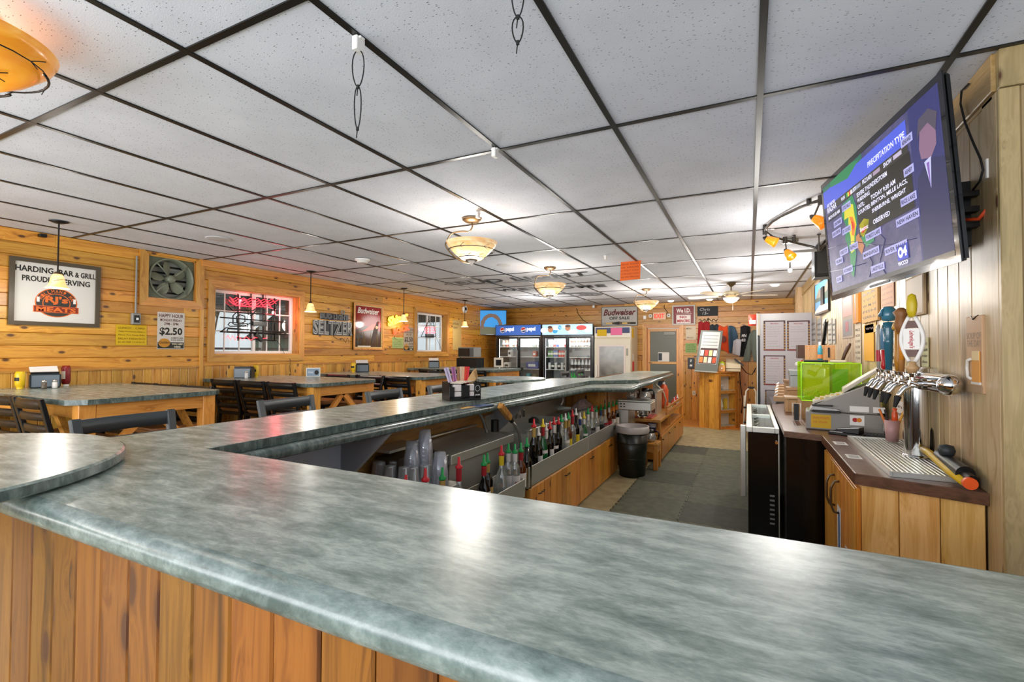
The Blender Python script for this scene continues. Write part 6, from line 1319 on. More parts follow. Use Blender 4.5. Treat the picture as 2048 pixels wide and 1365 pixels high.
LB = [(1068, 838, M_DGLASS, None, LG, RDS, 0), (1077, 855, M_DGLASS, LW, None, WHS, 0), (1086, 838, M_GGLASS, LW, LR, YLS, 1), (1092, 846, M_DGLASS, None, LW, WHS, 0), (1100, 843, M_DGLASS, LW, None, RDS, 0), (1108, 834, M_DGLASS, LW, LW, RDS, 1), (1117, 834, M_DGLASS, None, LK, RDS, 0), (1123, 829, M_BGLASS, None, None, GNS, 0),
 (1131, 827, M_BGLASS, LW, LG, WHS, 1), (1137, 825, M_AMBER, LY, LG, GNS, 0), (1145, 820, M_BGLASS, None, LR, RDS, 0), (1152, 817, M_DGLASS, LY, LK, WHS, 0), (1160, 825, M_BGLASS, None, flat(0x2c3c78), WHS, 0), (1168, 824, M_GGLASS, LW, LW, YLS, 1), (1176, 816, M_BGLASS, None, LW, GNS, 0), (1184, 811, M_BGLASS, LK, LW, RDS, 1), (1193, 812, M_BGLASS, LW, LW, GNS, 0),
 (1202, 809, M_BGLASS, LK, flat(0x3c5488), GNS, 0), (1210, 807, M_BGLASS, LR, LW, GNS, 1), (1218, 804, M_AMBER, LR, LW, GNS, 0), (1226, 802, M_AMBER, LW, flat(0xd88030), GNS, 0), (1233, 800, M_DGLASS, LW, flat(0xd88030), GNS, 0)]
GN = {M_DGLASS.name: 'dark', M_BGLASS.name: 'clear', M_AMBER.name: 'amber', M_GGLASS.name: 'green glass'}; PN = {RDS.name: 'red', GNS.name: 'green', YLS.name: 'yellow', WHS.name: 'white'}
for i, (x, y, g, l, n, p, k) in enumerate(LB):
    q = px(x, y, -1.49); liquor(q, .4635, g, l, n, p, '%s bottle with a %s spout, %s from the near end of the long rail' % (GN[g.name], PN[p.name], ORD[i]), 'liquor bottles in the long speed rail', k, .034)
# ================================================================ pine cabinets under the rail
t = thing('under_bar_cabinet', 'run of pine cabinets with iron pulls under the speed rail', 'cabinet')
MB().box(-1.57, -1.442, 3.15, 5.72, .03, .449).build('carcass', M_CAB, t)
ys = [3.16, 3.97, 4.62, 5.17, 5.71]
YD = [(3.16, 3.60), (3.605, 4.055), (4.06, 4.72), (4.725, 5.715)]
for k, (a, b) in enumerate(((3.155, 3.56), (3.565, 4.30), (4.305, 5.0), (5.005, 5.715))):
    dr_ = MB().box(-1.4415, -1.42, a, b, .02, .445).build('door', M_CAB, t, .002)
    n = max(2, round((b-a)/.12))
    for j in range(n): y0 = a+(b-a)*j/n; MB().box(-1.4198, -1.414, y0+.002, y0+(b-a)/n-.002, .024, .441).build('door_board', M_CAB, dr_, .0015)
    yh = {0: b-.03, 1: a+.09, 2: b-.16, 3: a+.45}[k]; yh = (a+b)/2+(.0 if k else 0)
    MB().tube([(-1.412, yh-.055, .375), (-1.402, yh-.05, .377), (-1.398, yh-.02, .372), (-1.404, yh, .380), (-1.398, yh+.02, .372), (-1.402, yh+.05, .377), (-1.412, yh+.055, .375)], .0042, 6).build('handle', M_IRON, dr_)
# ---- floor mats: foam tiles
t = thing('foam_floor_mats', 'interlocking grey green foam mat tiles covering the floor behind the bar', 'floor mat')
u0 = -1.12; R = random.Random(2)
MB().box(-1.115, .60, 1.43, 7.68, .0005, .004).build('mat_backing', M_RUBBER, t)
for i in range(3):
    for j in range(11):
        x0, y0 = -1.12+.575*i, 7.12-.57*j
        m_ = M_MATD if (i, j) in ((0, 3), (1, 5), (0, 0), (2, 5)) else M_MATS
        tooth = []
        def edge(ax, ay, bx, by, s):
            n = 12; L = math.hypot(bx-ax, by-ay); nx, ny = (by-ay)/L*s, -(bx-ax)/L*s; out = []
            for k in range(n):
                o = .010 if k % 2 else -.007
                for f in (k/n, (k+1)/n): out.append((ax+(bx-ax)*f+nx*o, ay+(by-ay)*f+ny*o))
            return out
        e = .0; x0 += .001; y0 += .001; P2 = edge(x0, y0, x0+.569, y0, 1)+edge(x0+.569, y0, x0+.569, y0+.564, 1)+edge(x0+.569, y0+.564, x0, y0+.564, 1)+edge(x0, y0+.564, x0, y0, 1)
        MB().prism(P2, .0045, .013).build('mat_tile', m_, t)
# ---- trash can
t = thing('trash_can', 'tall dark grey trash can with a pale bag over its rim', 'trash can', loc=(-1.22, 5.62, 0))
MB().lathe([(.001, 0), (.145, 0), (.18, .54), (.172, .54), (.14, .02), (.001, .02)], n=28).build('bin', mat('olive_black_plastic', 0x1e201a, .3), t)
k_ = []; N = 40
MB().lathe([(.150, .45), (.168, .575), (.188, .578), (.190, .55), (.196, .52), (.186, .50)], n=28).build('bag', mat('pale_bag', 0xb8b0ac, .35), t); MB().add([(.16*math.cos(a), .16*math.sin(a), .47) for a in [2*PI*i/20 for i in range(20)]], [tuple(range(20))]).build('bag_bottom', mat('pale_bag', 0xb8b0ac, .35), t)
for z in (.2, .38): MB().lathe([(.1445+.035*z/.54+.001, z), (.147+.035*z/.54+.002, z+.008), (.1445+.035*z/.54+.002, z+.016)], n=28).build('rib', mat('olive_black_plastic', 0x1e201a, .3), t)
# ---- coffee brewer
t = thing('coffee_brewer', 'stainless coffee brewer with an overhanging head and switches', 'coffee maker')
CZ = .55; x0, x1, y0, y1 = -1.50, -1.16, 6.05, 6.30
MB().box(-1.50, -1.36, y0, y1+.15, .40, .70).build('tower', M_STEELX, t, .003); MB().box(-1.50, -1.08, y0-.02, y1+.04, .702, .805).build('head', M_STEELX, t, .006); MB().box(-1.50, -1.08, y0, y1+.03, .806, .825).build('warmer_top', M_STEELX, t, .004)
for x in (-1.46, -1.42):
    for z in (.735, .77): MB().box(x, x+.022, y0-.028, y0-.021, z, z+.014).build('switch', M_BLACK, t, .002)
MB().lathe([(.055, .64), (.06, .70)], (-1.20, y0+.10, 0), 16).build('brew_basket', M_STEELX, t); MB().cyl((-1.2, y0+.1, .63), (-1.2, y0+.1, .64), .054, n=16).build('basket_base', M_BLACK, t); MB().tube([(-1.2, y0+.04, .67), (-1.2, y0-.04, .66)], .009, 8).build('basket_handle', M_BLACK, t)
MB().box(-1.36, -1.22, y0+.15, y1+.03, .40, .44).build('base', M_STEELX, t, .003); MB().box(-1.49, -1.23, y0+.01, y1+.02, .0, .398).build('pedestal', M_BLACK, t)
def carafe(x, y, z, lab, coffee=True, s=1):
    t = thing('coffee_pot', lab, 'coffee pot', loc=(x, y, z)); MB().lathe([(.001, 0), (.05*s, 0), (.070*s, .03*s), (.072*s, .055*s), (.045*s, .11*s), (.035*s, .125*s), (.032*s, .125*s), (.042*s, .108*s), (.067*s, .055*s), (.047*s, .006), (.001, .006)], n=20).build('glass_globe', M_GLASS, t)
    MB().lathe([(.046*s, .108*s), (.048*s, .12*s), (.038*s, .15*s), (.001, .152*s)], n=16).build('collar', M_BLACK, t); MB().tube([(.045*s, 0, .125*s), (.09*s, 0, .13*s), (.105*s, 0, .10*s), (.09*s, 0, .03*s)], .009, 8).build('handle', M_BLACK, t)
    if coffee: MB().lathe([(.001, .008), (.046*s, .009), (.064*s, .035*s), (.001, .035*s)], n=18).build('coffee', flat(0x1c0c06, .2), t)
    return t
carafe(-1.17, 6.15, .826, 'glass coffee pot with black collar resting on top of the brewer', False)
carafe(-1.36, 6.22, .826, 'second coffee pot behind on the brewer top, mostly hidden', False)
# ---- steps / stands of pine right of the trash can
t = thing('pine_stand', 'small open pine stand beside the trash can with a grinder on it', 'stand')
zs = .33; X0, X1, Y0, Y1 = -1.20, -.985, 5.92, 6.18
MB().box(X0, X1, Y0, Y1, zs-.03, zs).build('top', M_CABX, t, .003)
for x in (X0, X1-.05):
    for y in (Y0, Y1-.05): MB().box(x, x+.05, y, y+.05, .013, zs-.031).build('leg', M_CAB, t, .002)
MB().box(X0+.051, X1-.051, Y0+.005, Y0+.025, zs-.11, zs-.032).build('rail', M_APRX, t); MB().box(X1-.025, X1-.005, Y0+.051, Y1-.051, zs-.11, zs-.032).build('rail', M_APR, t)
carafe(-1.09, 6.04, zs+.001, 'dark coffee pot standing on the small pine stand', True)
t = thing('service_station', 'pine service station with open shelves, guard rails and a cabinet door', 'cabinet')
X0, X1, Y0, Y1 = -1.50, -1.02, 6.36, 8.62
MB().box(X0, X1, Y0, Y1, .52, .555).build('counter', M_CABX, t, .003); MB().box(X0, X1-.001, Y0, Y1, .355, .38).build('shelf', M_CABX, t, .003); MB().box(X0, X0+.02, Y0, Y1, .0, .519).build('back', M_CAB, t)
MB().box(X0+.021, X1-.03, Y0+.01, Y0+.03, .04, .354).build('near_side', M_CAB, t); MB().box(X1-.03, X1-.003, Y0+.01, Y1, .03, .354).build('front', M_CAB, t)
for k in range(4): y0 = Y0+.02+k*.56; MB().box(X1-.0025, X1+.012, y0, y0+.545, .045, .345).build('door', M_CAB, t, .002); MB().cyl((X1+.0125, y0+.05, .30), (X1+.03, y0+.05, .30), .008, n=8).build('knob', M_IRON, t)
for y in (Y0+.01, 7.2, 8.55): MB().box(X1-.04, X1-.003, y, y+.04, .381, .519).build('post', M_CAB, t)
for z in (.58, .645): MB().box(X1-.012, X1+.008, 6.9, Y1, z, z+.03).build('guard_rail', M_CABX, t, .002)
for y in (6.92, 7.7, 8.55): MB().box(X1-.024, X1-.0125, y, y+.04, .556, .68).build('rail_post', M_CAB, t)
t = thing('red_serving_tray', 'red tray lying on the pine service station behind the coffee brewer', 'tray'); MB().box(-1.36, -1.14, 6.42, 6.8, .5565, .572).build('tray', flat(0xb04838, .5), t, .004); MB().box(-1.345, -1.155, 6.435, 6.785, .5725, .575).build('tray_liner', flat(0xa03c30, .6), t)
q = px(1318, 830, -1.18); t = thing('white_mug', 'white mug hanging by its handle beside the brewer', 'mug', loc=(-1.24, 6.5, .576)); MB().lathe([(.001, 0), (.036, 0), (.042, .10), (.037, .10), (.032, .008), (.001, .008)], n=18).build('cup', M_WHITE, t); MB().tube([(.040, 0, .08), (.07, 0, .078), (.074, 0, .05), (.06, 0, .025), (.038, 0, .02)], .006, 8).build('handle', M_WHITE, t)
t = thing('second_ice_bin', 'far stainless bin with a brown panel beyond the coffee brewer', 'ice bin'); MB().box(-1.48, -1.16, 6.9, 7.35, .5565, .86).build('body', M_STEELX, t, .003); MB().box(-1.47, -1.18, 6.893, 6.899, .58, .84).build('brown_panel', flat(0x6a4c42, .25), t); MB().box(-1.49, -1.14, 6.88, 7.37, .861, .885).build('rim', M_STEELX, t, .004)
t = thing('soda_gun', 'far drinks gun on a pale hose beside the second row of bottles', 'soda gun'); MB().tube([(-1.16, 7.58, .57), (-1.13, 7.55, .70), (-1.15, 7.45, .82), (-1.20, 7.38, .90), (-1.26, 7.30, .97)], .012, 8).build('hose', M_CREAM, t); MB(Matrix.Translation((-1.28, 7.27, .98)) @ Matrix.Rotation(-.8, 4, 'Y')).box(-.025, .025, -.025, .025, 0, .08).build('handle_body', flat(0xb8803c), t, .004)
t = thing('orange_jug', 'rounded orange jug under the far end of the bar', 'jug', loc=(-1.20, 7.78, .5565)); MB().lathe([(.001, 0), (.06, 0), (.07, .06), (.07, .28), (.045, .35), (.02, .37), (.001, .37)], n=16).build('body', flat(0xd8582c, .4), t); MB().lathe([(.021, .371), (.021, .40), (.001, .40)], n=12).build('cap', M_WHITE, t)
t = thing('juice_carton', 'blue and orange carton on the far shelf under the bar', 'carton', loc=(-1.32, 8.35, .5565)); MB().box(-.05, .05, -.05, .05, 0, .20).build('orange_half', flat(0xd87830), t); MB().box(-.05, .05, -.05, .05, .2005, .38).build('blue_half', flat(0x4c78a8), t); MB().add([(-.05,-.05,.381),(.05,-.05,.381),(.05,.05,.381),(-.05,.05,.381),(-.05,0,.43),(.05,0,.43)],[(3,2,1,0),(0,1,5,4),(2,3,4,5),(0,4,3),(1,2,5)]).build('gable_top', M_WHITE, t)
G3 = 'bottles on the far service station'
FB = [(1335, 822, M_DGLASS, None, None, GNS, 'dark bottle with green cap at the near corner of the service station', -1.10), (1344, 800, M_BGLASS, LW, LW, RDS, 'clear bottle with red spout, first behind the guard rail', -1.14), (1350, 795, M_BGLASS, LR, LW, RDS, 'bottle with a red label and spout, second behind the guard rail', -1.12), (1356, 790, M_BGLASS, LW, LR, WHS, 'white spout bottle, third behind the guard rail', -1.12), (1362, 786, M_AMBER, LW, LG, RDS, 'amber bottle, fourth behind the guard rail', -1.10), (1367, 782, M_BGLASS, LW, None, WHS, 'clear bottle, farthest behind the guard rail', -1.08), (1345, 812, M_GGLASS, LW, None, GNS, 'short green bottle before the guard rail', -1.08), (1340, 808, M_BGLASS, flat(0x4c9c88), None, GNS, 'teal labelled bottle beside the guard rail', -1.13)]
for x, y, g, l, n, p, lab, X in FB:
    q = px(x, y, X); q.y = min(q.y, 8.2+.05*FB.index((x, y, g, l, n, p, lab, X))); liquor(q, .5565, g, l, n, p, lab, G3, 0, .033)
t = thing('blue_canister', 'blue and white canister on the lower shelf of the service station', 'canister', loc=(-1.15, 6.50, .381)); MB().lathe([(.001, 0), (.05, 0), (.05, .12), (.001, .12)], n=16).build('body', flat(0x1c2c5c), t); MB().lathe([(.0508, .06), (.0508, .11)], n=16).build('label_band', flat(0xd0d4dc), t)
t = thing('steel_cups', 'small stacked steel cups behind the brewer base', 'cups'); 
for i in range(2):
    for j in range(2): MB().lathe([(.001, 0), (.025, 0), (.03, .045), (.001, .045)], (-1.30+.065*i, 6.43, .5565+.0455*j), 12).build('steel_cup', M_CHROME, t)
t = thing('red_flower_cloth', 'red patterned cloth hanging under the bar bend beside the brewer', 'cloth'); R = random.Random(4); vs = []; N = 7
for i in range(N):
    for j in range(N): vs.append((-1.52+.012*math.sin(i*1.7), 5.62+.16*i/(N-1), .78+.2*j/(N-1)))
MB().add(vs+[(a+.004, b, c) for a, b, c in vs], [(i*N+j, (i+1)*N+j, (i+1)*N+j+1, i*N+j+1) for i in range(N-1) for j in range(N-1)]+[(N*N+i*N+j+1, N*N+(i+1)*N+j+1, N*N+(i+1)*N+j, N*N+i*N+j) for i in range(N-1) for j in range(N-1)], True).build('cloth', simple_noise('red_print', 0x3a1a18, 0xb03040, 30, .8), t)
# ================================================================ host stand by the back wall
t = thing('host_stand', 'pine host stand with open shelves on its right face', 'stand')
A, B, D = Vector((-.86, 9.86)), Vector((-.50, 9.60)), Vector((-.20, 9.98)); E4 = A+(D-B); HZ = 1.07
n1 = (B-A).normalized(); nn = Vector((n1.y, -n1.x))
def quadprism(a, b, c, d, z0, z1): return MB().prism([tuple(a), tuple(b), tuple(c), tuple(d)], z0, z1)
L = (B-A).length; k = 4
for i in range(k): a = A+(B-A)*i/k; b = A+(B-A)*((i+1)/k)-n1*.002; quadprism(a, b, b-nn*.02, a-nn*.02, 0, HZ-.03).build('side_board', M_BACKZ, t)
quadprism(A+nn*.02, B+nn*.02+(B-A)*.0, D+(D-B)*.05, E4, HZ-.029, HZ).build('top', M_CABX, t)
m1 = (D-B).normalized(); mm = Vector((m1.y, -m1.x))
def face(u0, u1, z0, z1, nm, m, d0=.0, d1=.02): a = B+m1*u0; b = B+m1*u1; return quadprism(a+mm*-d0, b+mm*-d0, b-mm*d1, a-mm*d1, z0, z1).build(nm, m, t)
LW2 = (D-B).length
for u in (0.001, LW2-.05): face(u, u+.05, 0.0, HZ-.03, 'frame_stile', M_CAB)
for z in (0, .30, .66, HZ-.09): face(.052, LW2-.052, z+.0, z+.05, 'frame_rail', M_CABX)
for z in (.05, .35, .71): face(.052, LW2-.052, z, z+.012, 'shelf', flat(0xb8b0a0), .021, .17)
face(.03, LW2-.03, .0, HZ-.03, 'shelf_back', flat(0xe4e0d8, .8), .171, .18); quadprism(D, E4, E4-m1*.02, D-m1*.02, 0, HZ-.03).build('back_board', M_BACKZ, t)
for lab, u, z, c, nm, bx in (('stack of clear cups on the top shelf of the host stand', .12, .722, 0x8a9298, 'shelf_cups', (.05, .05, .17)), ('white and green crumpled bag on the middle shelf of the host stand', .12, .362, 0xc8c8b8, 'shelf_bag', (.11, .06, .2)), ('yellow folder on the middle shelf of the host stand', .27, .362, 0xc8a830, 'folder', (.07, .03, .22))):
    p = B+m1*u-mm*.09; tt = thing(nm, lab, {'shelf_cups': 'cups', 'shelf_bag': 'bag', 'folder': 'folder'}[nm], loc=(p.x, p.y, z), rotz=math.atan2(m1.y, m1.x))
    if nm == 'shelf_cups':
        for j in range(3): MB().lathe([(.001, 0), (.022, 0), (.026, .17-.02*j), (.001, .17-.02*j)], ((j-1)*.055, 0, 0), 12).build('cup_column', M_CUP, tt)
    elif nm == 'shelf_bag': MB().lathe([(.001, 0), (.05, .0), (.07, .05), (.06, .12), (.03, .19), (.001, .2)], n=9, smooth=False).build('crumpled_bag', flat(c), tt)
    else: MB().box(-.04, .04, -.015, .015, 0, .2).build('cover', flat(c), tt, .003); MB().box(-.005, .02, -.017, -.0155, .05, .15).build('print', flat(0xe0c860), tt)
# menu light box on the stand
P_ = [py(x, y, Y) for x, y, Y in ((1389, 741, 9.62), (1435, 744, 9.62), (1446, 662, 9.75), (1402, 661, 9.75))]
t = thing('menu_board', 'tilted lit menu board with grey frame standing on the host stand', 'menu board'); n = (P_[1]-P_[0]).cross(P_[3]-P_[0]).normalized(); n = n if n.y < 0 else -n
def onb(u, v, d): return P_[0]*(1-u)*(1-v)+P_[1]*u*(1-v)+P_[2]*u*v+P_[3]*(1-u)*v+n*d
def bslab(u0, u1, v0, v1, d0, d1, nm, m): c = [onb(u, v, d) for d in (d0, d1) for u, v in ((u0, v0), (u1, v0), (u1, v1), (u0, v1))]; return MB().add(c, [(3,2,1,0),(4,5,6,7),(0,1,5,4),(1,2,6,5),(2,3,7,6),(3,0,4,7)]).build(nm, m, t)
bslab(0, 1, 0, 1, -.07, 0, 'case', flat(0x5c6058, .4)); bslab(.10, .90, .17, .96, .0005, .006, 'lit_panel', mat('lit_menu_panel', 0xb8b8b4, .4, emit=.08)); bslab(.12, .88, .18, .56, .0065, .008, 'picture_area', flat(0x3c1a14)); 
R = random.Random(6)
for k, c in enumerate((0xd87830, 0xe0c8a0, 0xe8e0d0, 0xc85028, 0xe0d8c8, 0xd0402c, 0xe8c890, 0xe0e0dc)): u, v = .14+.19*(k % 4), .20+.17*(k//4); bslab(u, u+.15, v, v+.14, .0085, .010, 'food_picture', flat(c))
for k in range(4): bslab(.16, .84, .62+.08*k, .64+.08*k, .0065, .0075, 'print_line', flat(0x8a8c8c))
bslab(-.01, 1.01, -.03, -.002, -.07, .02, 'bottom_lip', flat(0x9a9c94, .4))
t = thing('cash_register', 'old cream cash register with a raised black screen on the host stand', 'cash register'); a = py(1452, 741, 9.78)
MB().box(-.39, -.14, 9.80, 10.05, HZ+.001, HZ+.05).build('cash_drawer', flat(0xc4b494, .5), t, .004);
MB().add([(-.39,9.80,HZ+.06),(-.14,9.80,HZ+.06),(-.14,10.05,HZ+.06),(-.39,10.05,HZ+.06),(-.39,9.84,HZ+.17),(-.14,9.84,HZ+.13),(-.14,10.05,HZ+.20),(-.39,10.05,HZ+.24)],[(3,2,1,0),(4,5,6,7),(0,1,5,4),(1,2,6,5),(2,3,7,6),(3,0,4,7)]).build('body', flat(0xccbc9c, .5), t)
MB().box(-.385, -.145, 9.81, 10.04, HZ+.0505, HZ+.0595).build('dark_gap', M_BLACK, t)
MB().add([(-.25,9.86,HZ+.22),(-.10,9.86,HZ+.10),(-.10,10.0,HZ+.10),(-.25,10.0,HZ+.22),(-.24,9.86,HZ+.25),(-.085,9.86,HZ+.12),(-.085,10.0,HZ+.12),(-.24,10.0,HZ+.25)],[(3,2,1,0),(4,5,6,7),(0,1,5,4),(1,2,6,5),(2,3,7,6),(3,0,4,7)]).build('screen', M_BLACK, t)
t = thing('small_drawer_box', 'small orange pine box with a white knob beside the cash register', 'box'); A_ = py(1437, 742, 9.70); MB().box(A_.x, A_.x+.11, 9.72, 9.86, HZ+.001, HZ+.115).build('box', M_CAB, t, .003); MB().cyl((A_.x+.055, 9.719, HZ+.06), (A_.x+.055, 9.70, HZ+.06), .012, n=10).build('knob', M_WHITE, t)
t = thing('lime_cloth', 'lime green cloth on top of the small drawer box', 'cloth'); MB().lathe([(.001, HZ+.116), (.06, HZ+.116), (.05, HZ+.16), (.02, HZ+.19), (.001, HZ+.19)], (A_.x+.055, 9.79, 0), 9, False).build('cloth', flat(0xb8d028), t); MB().box(A_.x+.02, A_.x+.09, 9.735, 9.74, HZ+.117, HZ+.15).build('tag', flat(0xd8c8b0), t)
# folded step ladder
t = thing('step_stool', 'folding metal step stool with a white tube frame by the poster stand', 'step stool'); Y = 8.9
a, b = py(1483, 855, Y), py(1516, 855, Y); z0 = .02
for x0, x1 in ((-.10, -.045), (.13, .10)): MB().tube([(x0, 8.85, .0), (x1, 8.95, .78), (x1*.5+.02, 8.96, .83), (.03, 8.96, .84)], .012, 8).build('side_tube', M_CREAM, t)
for z, m in ((.25, M_BLACK), (.50, M_BLACK)): MB().box(-.085, .12, 8.86, 9.06, z, z+.025).build('step', m, t, .003)
MB().cyl((-.02, 8.96, .84), (.08, 8.96, .84), .017, n=10).build('grip', M_BLACK, t)
for x in (-.09, .12): MB().tube([(x, 9.25, 0), (x*.8, 8.98, .70)], .010, 6).build('rear_leg', M_CREAM, t)
t = thing('jacket_rail_cables', 'tangled dark cables hanging on the back wall below the jackets', 'cables'); MB().tube([(-.15, BY-.03, 1.15), (-.05, BY-.05, 1.02), (.05, BY-.04, .98), (.12, BY-.03, 1.12)], .008, 5).tube([(-.18, BY-.03, 1.2), (-.16, BY-.05, .8), (-.12, BY-.04, .45), (-.14, BY-.03, .2)], .008, 5).build('cable', M_RUBBER, t)
# ================================================================ the right side: television
u_ = Vector((math.cos(-1.372), math.sin(-1.372), 0)); n_ = u_.cross(Vector((0, 0, 1))); up_ = Vector((0, 0, 1))*math.cos(.067)+n_*math.sin(.067); g_ = .016
ru = u_*math.cos(g_)+up_*math.sin(g_); uu = up_*math.cos(g_)-u_*math.sin(g_)
TW, THh = 1.13, 1.13*.585; c_ = Vector((.504, 2.649, 2.067)); o_ = c_-ru*TW/2-uu*THh/2
t = thing('wall_television', 'large black television tilted from the right wall showing a weather radar map', 'television', M=frame(o_, ru, uu)); w, h = TW, THh
MB().box(.004, w-.004, .004, h-.004, -.030, -.006).build('cabinet', M_BLKM, t, .008, 2); frame4(t, w, h, .026, .006, mat('gloss_bezel', 0x0c0c0e, .12, coat=.6), 'bezel', -.006); MB().box(w*.1, w*.9, h*.15, h*.85, -.075, -.0305).build('back_housing', M_BLACK, t, .01)
def S(n, c, e=.72): return mat('screen_'+n, c, .35, emit=e, ecol=rgb(c))
sx, sy, sw, sh = .026, .045, w-.052, h-.072
k = NT('screen_radar_map', .3); nn_ = k.noise(k.map(k.tc.outputs['Object'], (1, 1, 1)), 14, 5, .7); cc = k.ramp(nn_, [(.3, 0x4c4e80), (.5, 0x66649a), (.7, 0x8a80ac)]); k.l(cc, k.b.inputs['Emission Color']); k.b.inputs['Emission Strength'].default_value = .62; k.b.inputs['Base Color'].default_value = (.02, .02, .03, 1)
MB().box(sx, sx+sw, sy, sy+sh, -.006, -.001).build('screen_map', k.m, t)
MB().box(sx, sx+sw, .026, .045, -.006, .001).build('lower_bezel', M_BLKM, t)
def sc(u, v): return sx+sw*u, sy+sh*v
def sbox(nm, c, u0, u1, v0, v1, z=.0002, e=.72):
    a, b = sc(u0, v0), sc(u1, v1); return MB().add([(a[0], a[1], z), (b[0], a[1], z), (b[0], b[1], z), (a[0], b[1], z)], [(0,1,2,3)]).build(nm, S(nm+'_%06x' % c, c, e), t)
def spoly(nm, c, pts, z): return MB().add([(*sc(u, v), z) for u, v in pts], [tuple(range(len(pts)))]).build(nm, S('%s_%06x' % (nm, c), c), t)
sbox('blue_banner', 0x4a5ac8, .0, .80, .80, .955); sbox('top_map_edge', 0x2c6a58, 0, .45, .955, 1.0, e=.5)
spoly('green_rain', 0x2c7a50, ((.1, .95), (.3, .90), (.42, .97), (.35, 1), (.1, 1)), .0006)
sbox('legend_bar', 0x33302c, .10, .80, .735, .80, .0006); sbox('date_bar', 0x2a2a2c, .035, .20, .655, .72, .0006); sbox('warning_box', 0x24221e, .365, .81, .36, .735, .001, .6)
for c, u in ((0x2c9a48, .27), (0xd8c83c, .285), (0xc83c2c, .30), (0xd8d0d0, .315)): sbox('legend_chip', c, u, u+.014, .75, .785, .0012)
for c, u in ((0x8890a8, .36), (0x9a8aa0, .535), (0xb0a8c0, .70)): sbox('legend_chip', c, u, u+.06, .755, .785, .0012)
spoly('radar_green', 0x1e7a4a, ((.22, .72), (.33, .74), (.36, .62), (.355, .50), (.33, .40), (.31, .22), (.27, .06), (.245, .10), (.25, .3), (.215, .42), (.24, .52), (.20, .62)), .0008)
spoly('radar_yellow', 0xc8c02c, ((.235, .66), (.27, .70), (.33, .66), (.335, .56), (.345, .48), (.315, .40), (.30, .28), (.265, .27), (.275, .40), (.262, .50), (.27, .58), (.225, .58)), .001)
spoly('radar_orange', 0xd87020, ((.28, .58), (.315, .56), (.335, .48), (.31, .40), (.29, .42), (.30, .50)), .0014); spoly('radar_red', 0xc02818, ((.295, .53), (.315, .52), (.322, .47), (.305, .45)), .0018)
spoly('radar_green', 0x1e7a4a, ((.365, .46), (.44, .52), (.50, .48), (.51, .38), (.49, .28), (.42, .26), (.385, .33)), .0008); spoly('radar_yellow', 0xc8c02c, ((.37, .46), (.42, .49), (.465, .46), (.45, .40), (.40, .35), (.375, .38)), .001); spoly('radar_red', 0xc02818, ((.385, .40), (.42, .43), (.44, .41), (.40, .38)), .0018)
spoly('radar_tan', 0xa86c40, ((.30, .38), (.36, .40), (.40, .28), (.37, .22), (.33, .30)), .0007)
def st(mb, s, u, v, du, dv, z=.002, b=.02): a = sc(u, v); return mb.text(s, a[0], a[1], sw*du, sh*dv, z, b)
for s, u, v, du, dv in (('PRECIPITATION TYPE', .50, .845, .29, .045), ('SNOW', .625, .752, .065, .035), ('FRZ.RAIN', .44, .752, .085, .035), ('SLEET', .325, .752, .05, .032), ('RAIN', .215, .752, .04, .032), ('SEVERE THUNDERSTORM', .375, .685, .27, .036), ('WARNING', .375, .64, .12, .034),
    ('UNTIL:', .375, .59, .065, .034), ('TODAY 9:30 AM', .50, .59, .20, .036), ('COUNTIES:', .375, .54, .115, .034), ('BENTON, MILLE LACS,', .50, .54, .28, .036), ('SHERBURNE, WRIGHT', .50, .485, .265, .036), ('Source:', .375, .40, .08, .034), ('OBSERVED', .50, .40, .14, .036), ('NEXT WEATHER', .04, .79, .10, .03), ('RADAR', .04, .735, .115, .05), ('MON 8:28 AM', .045, .67, .14, .032)): st(MB(), s, u, v, du, dv).build('screen_lettering', S('white_print', 0xdcdcf4, .85), t)
for s, u, v, du in (('FOREST LAKE', .43, .315, .12), ('NEW HAVEN', .685, .30, .14), ('MINNEAPOLIS', .39, .185, .13), ('RIVER FALLS', .58, .14, .15), ('LAKEVILLE', .45, .05, .10), ('BUFFALO', .265, .30, .07), ('ST. CLOUD', .20, .47, .08), ('HUTCHINSON', .17, .13, .09), ('WILLMAR', .09, .24, .07), ('RICE LAKE', .73, .42, .09), ('FOREST CITY', .15, .30, .08), ('SAUK CENTRE', .08, .50, .09), ('LITTLE FALLS', .22, .665, .08), ('LONG PRAIRIE', .11, .58, .08), ('OLIVIA', .08, .08, .05), ('ASHLAND', .77, .80, .06), ('ASHBY', .77, .60, .05)):
    a = sc(u-.008, v-.012); MB().box(a[0], a[0]+sw*(du+.016), a[1], a[1]+sh*.055, .0015, .0022).build('place_plate', S('plate', 0xa8a8dc, .55), t); st(MB(), s, u, v, du, .030, .0027, .02).build('place_name', S('plate_print', 0x28284c, .3), t)
sbox('station_box', 0x2c3cb0, .665, .74, .055, .16, .0025); mb = MB(); a = sc(.69, .108); ell(mb, *a, .02, .022, .0032, 16); st(mb, '4', .705, .075, .03, .07, .0034, .05); st(mb, 'WCCO', .665, .018, .07, .028, .0034, .03); mb.build('station_mark', S('white_print', 0xdcdcf4, .85), t)
mb = MB(); a = sc(.69, .108); ell(mb, *a, .009, .010, .0038, 12); mb.build('station_mark_centre', S('station_box_2c3cb0', 0x2c3cb0), t)
mb = MB()
for pts in (((.0, .42), (.1, .40), (.2, .38), (.3, .36), (.4, .30)), ((.4, .30), (.5, .24), (.6, .20), (.8, .16)), ((.55, .5), (.52, .35), (.58, .25), (.52, .1), (.56, .0)), ((.42, .22), (.46, .12), (.42, .02)), ((0, .2), (.2, .16), (.4, .14))): mb.tube([(*sc(u, v), .0008) for u, v in pts], .0016, 4)
mb.build('river_lines', S('river', 0x3a3a5c, .4), t)
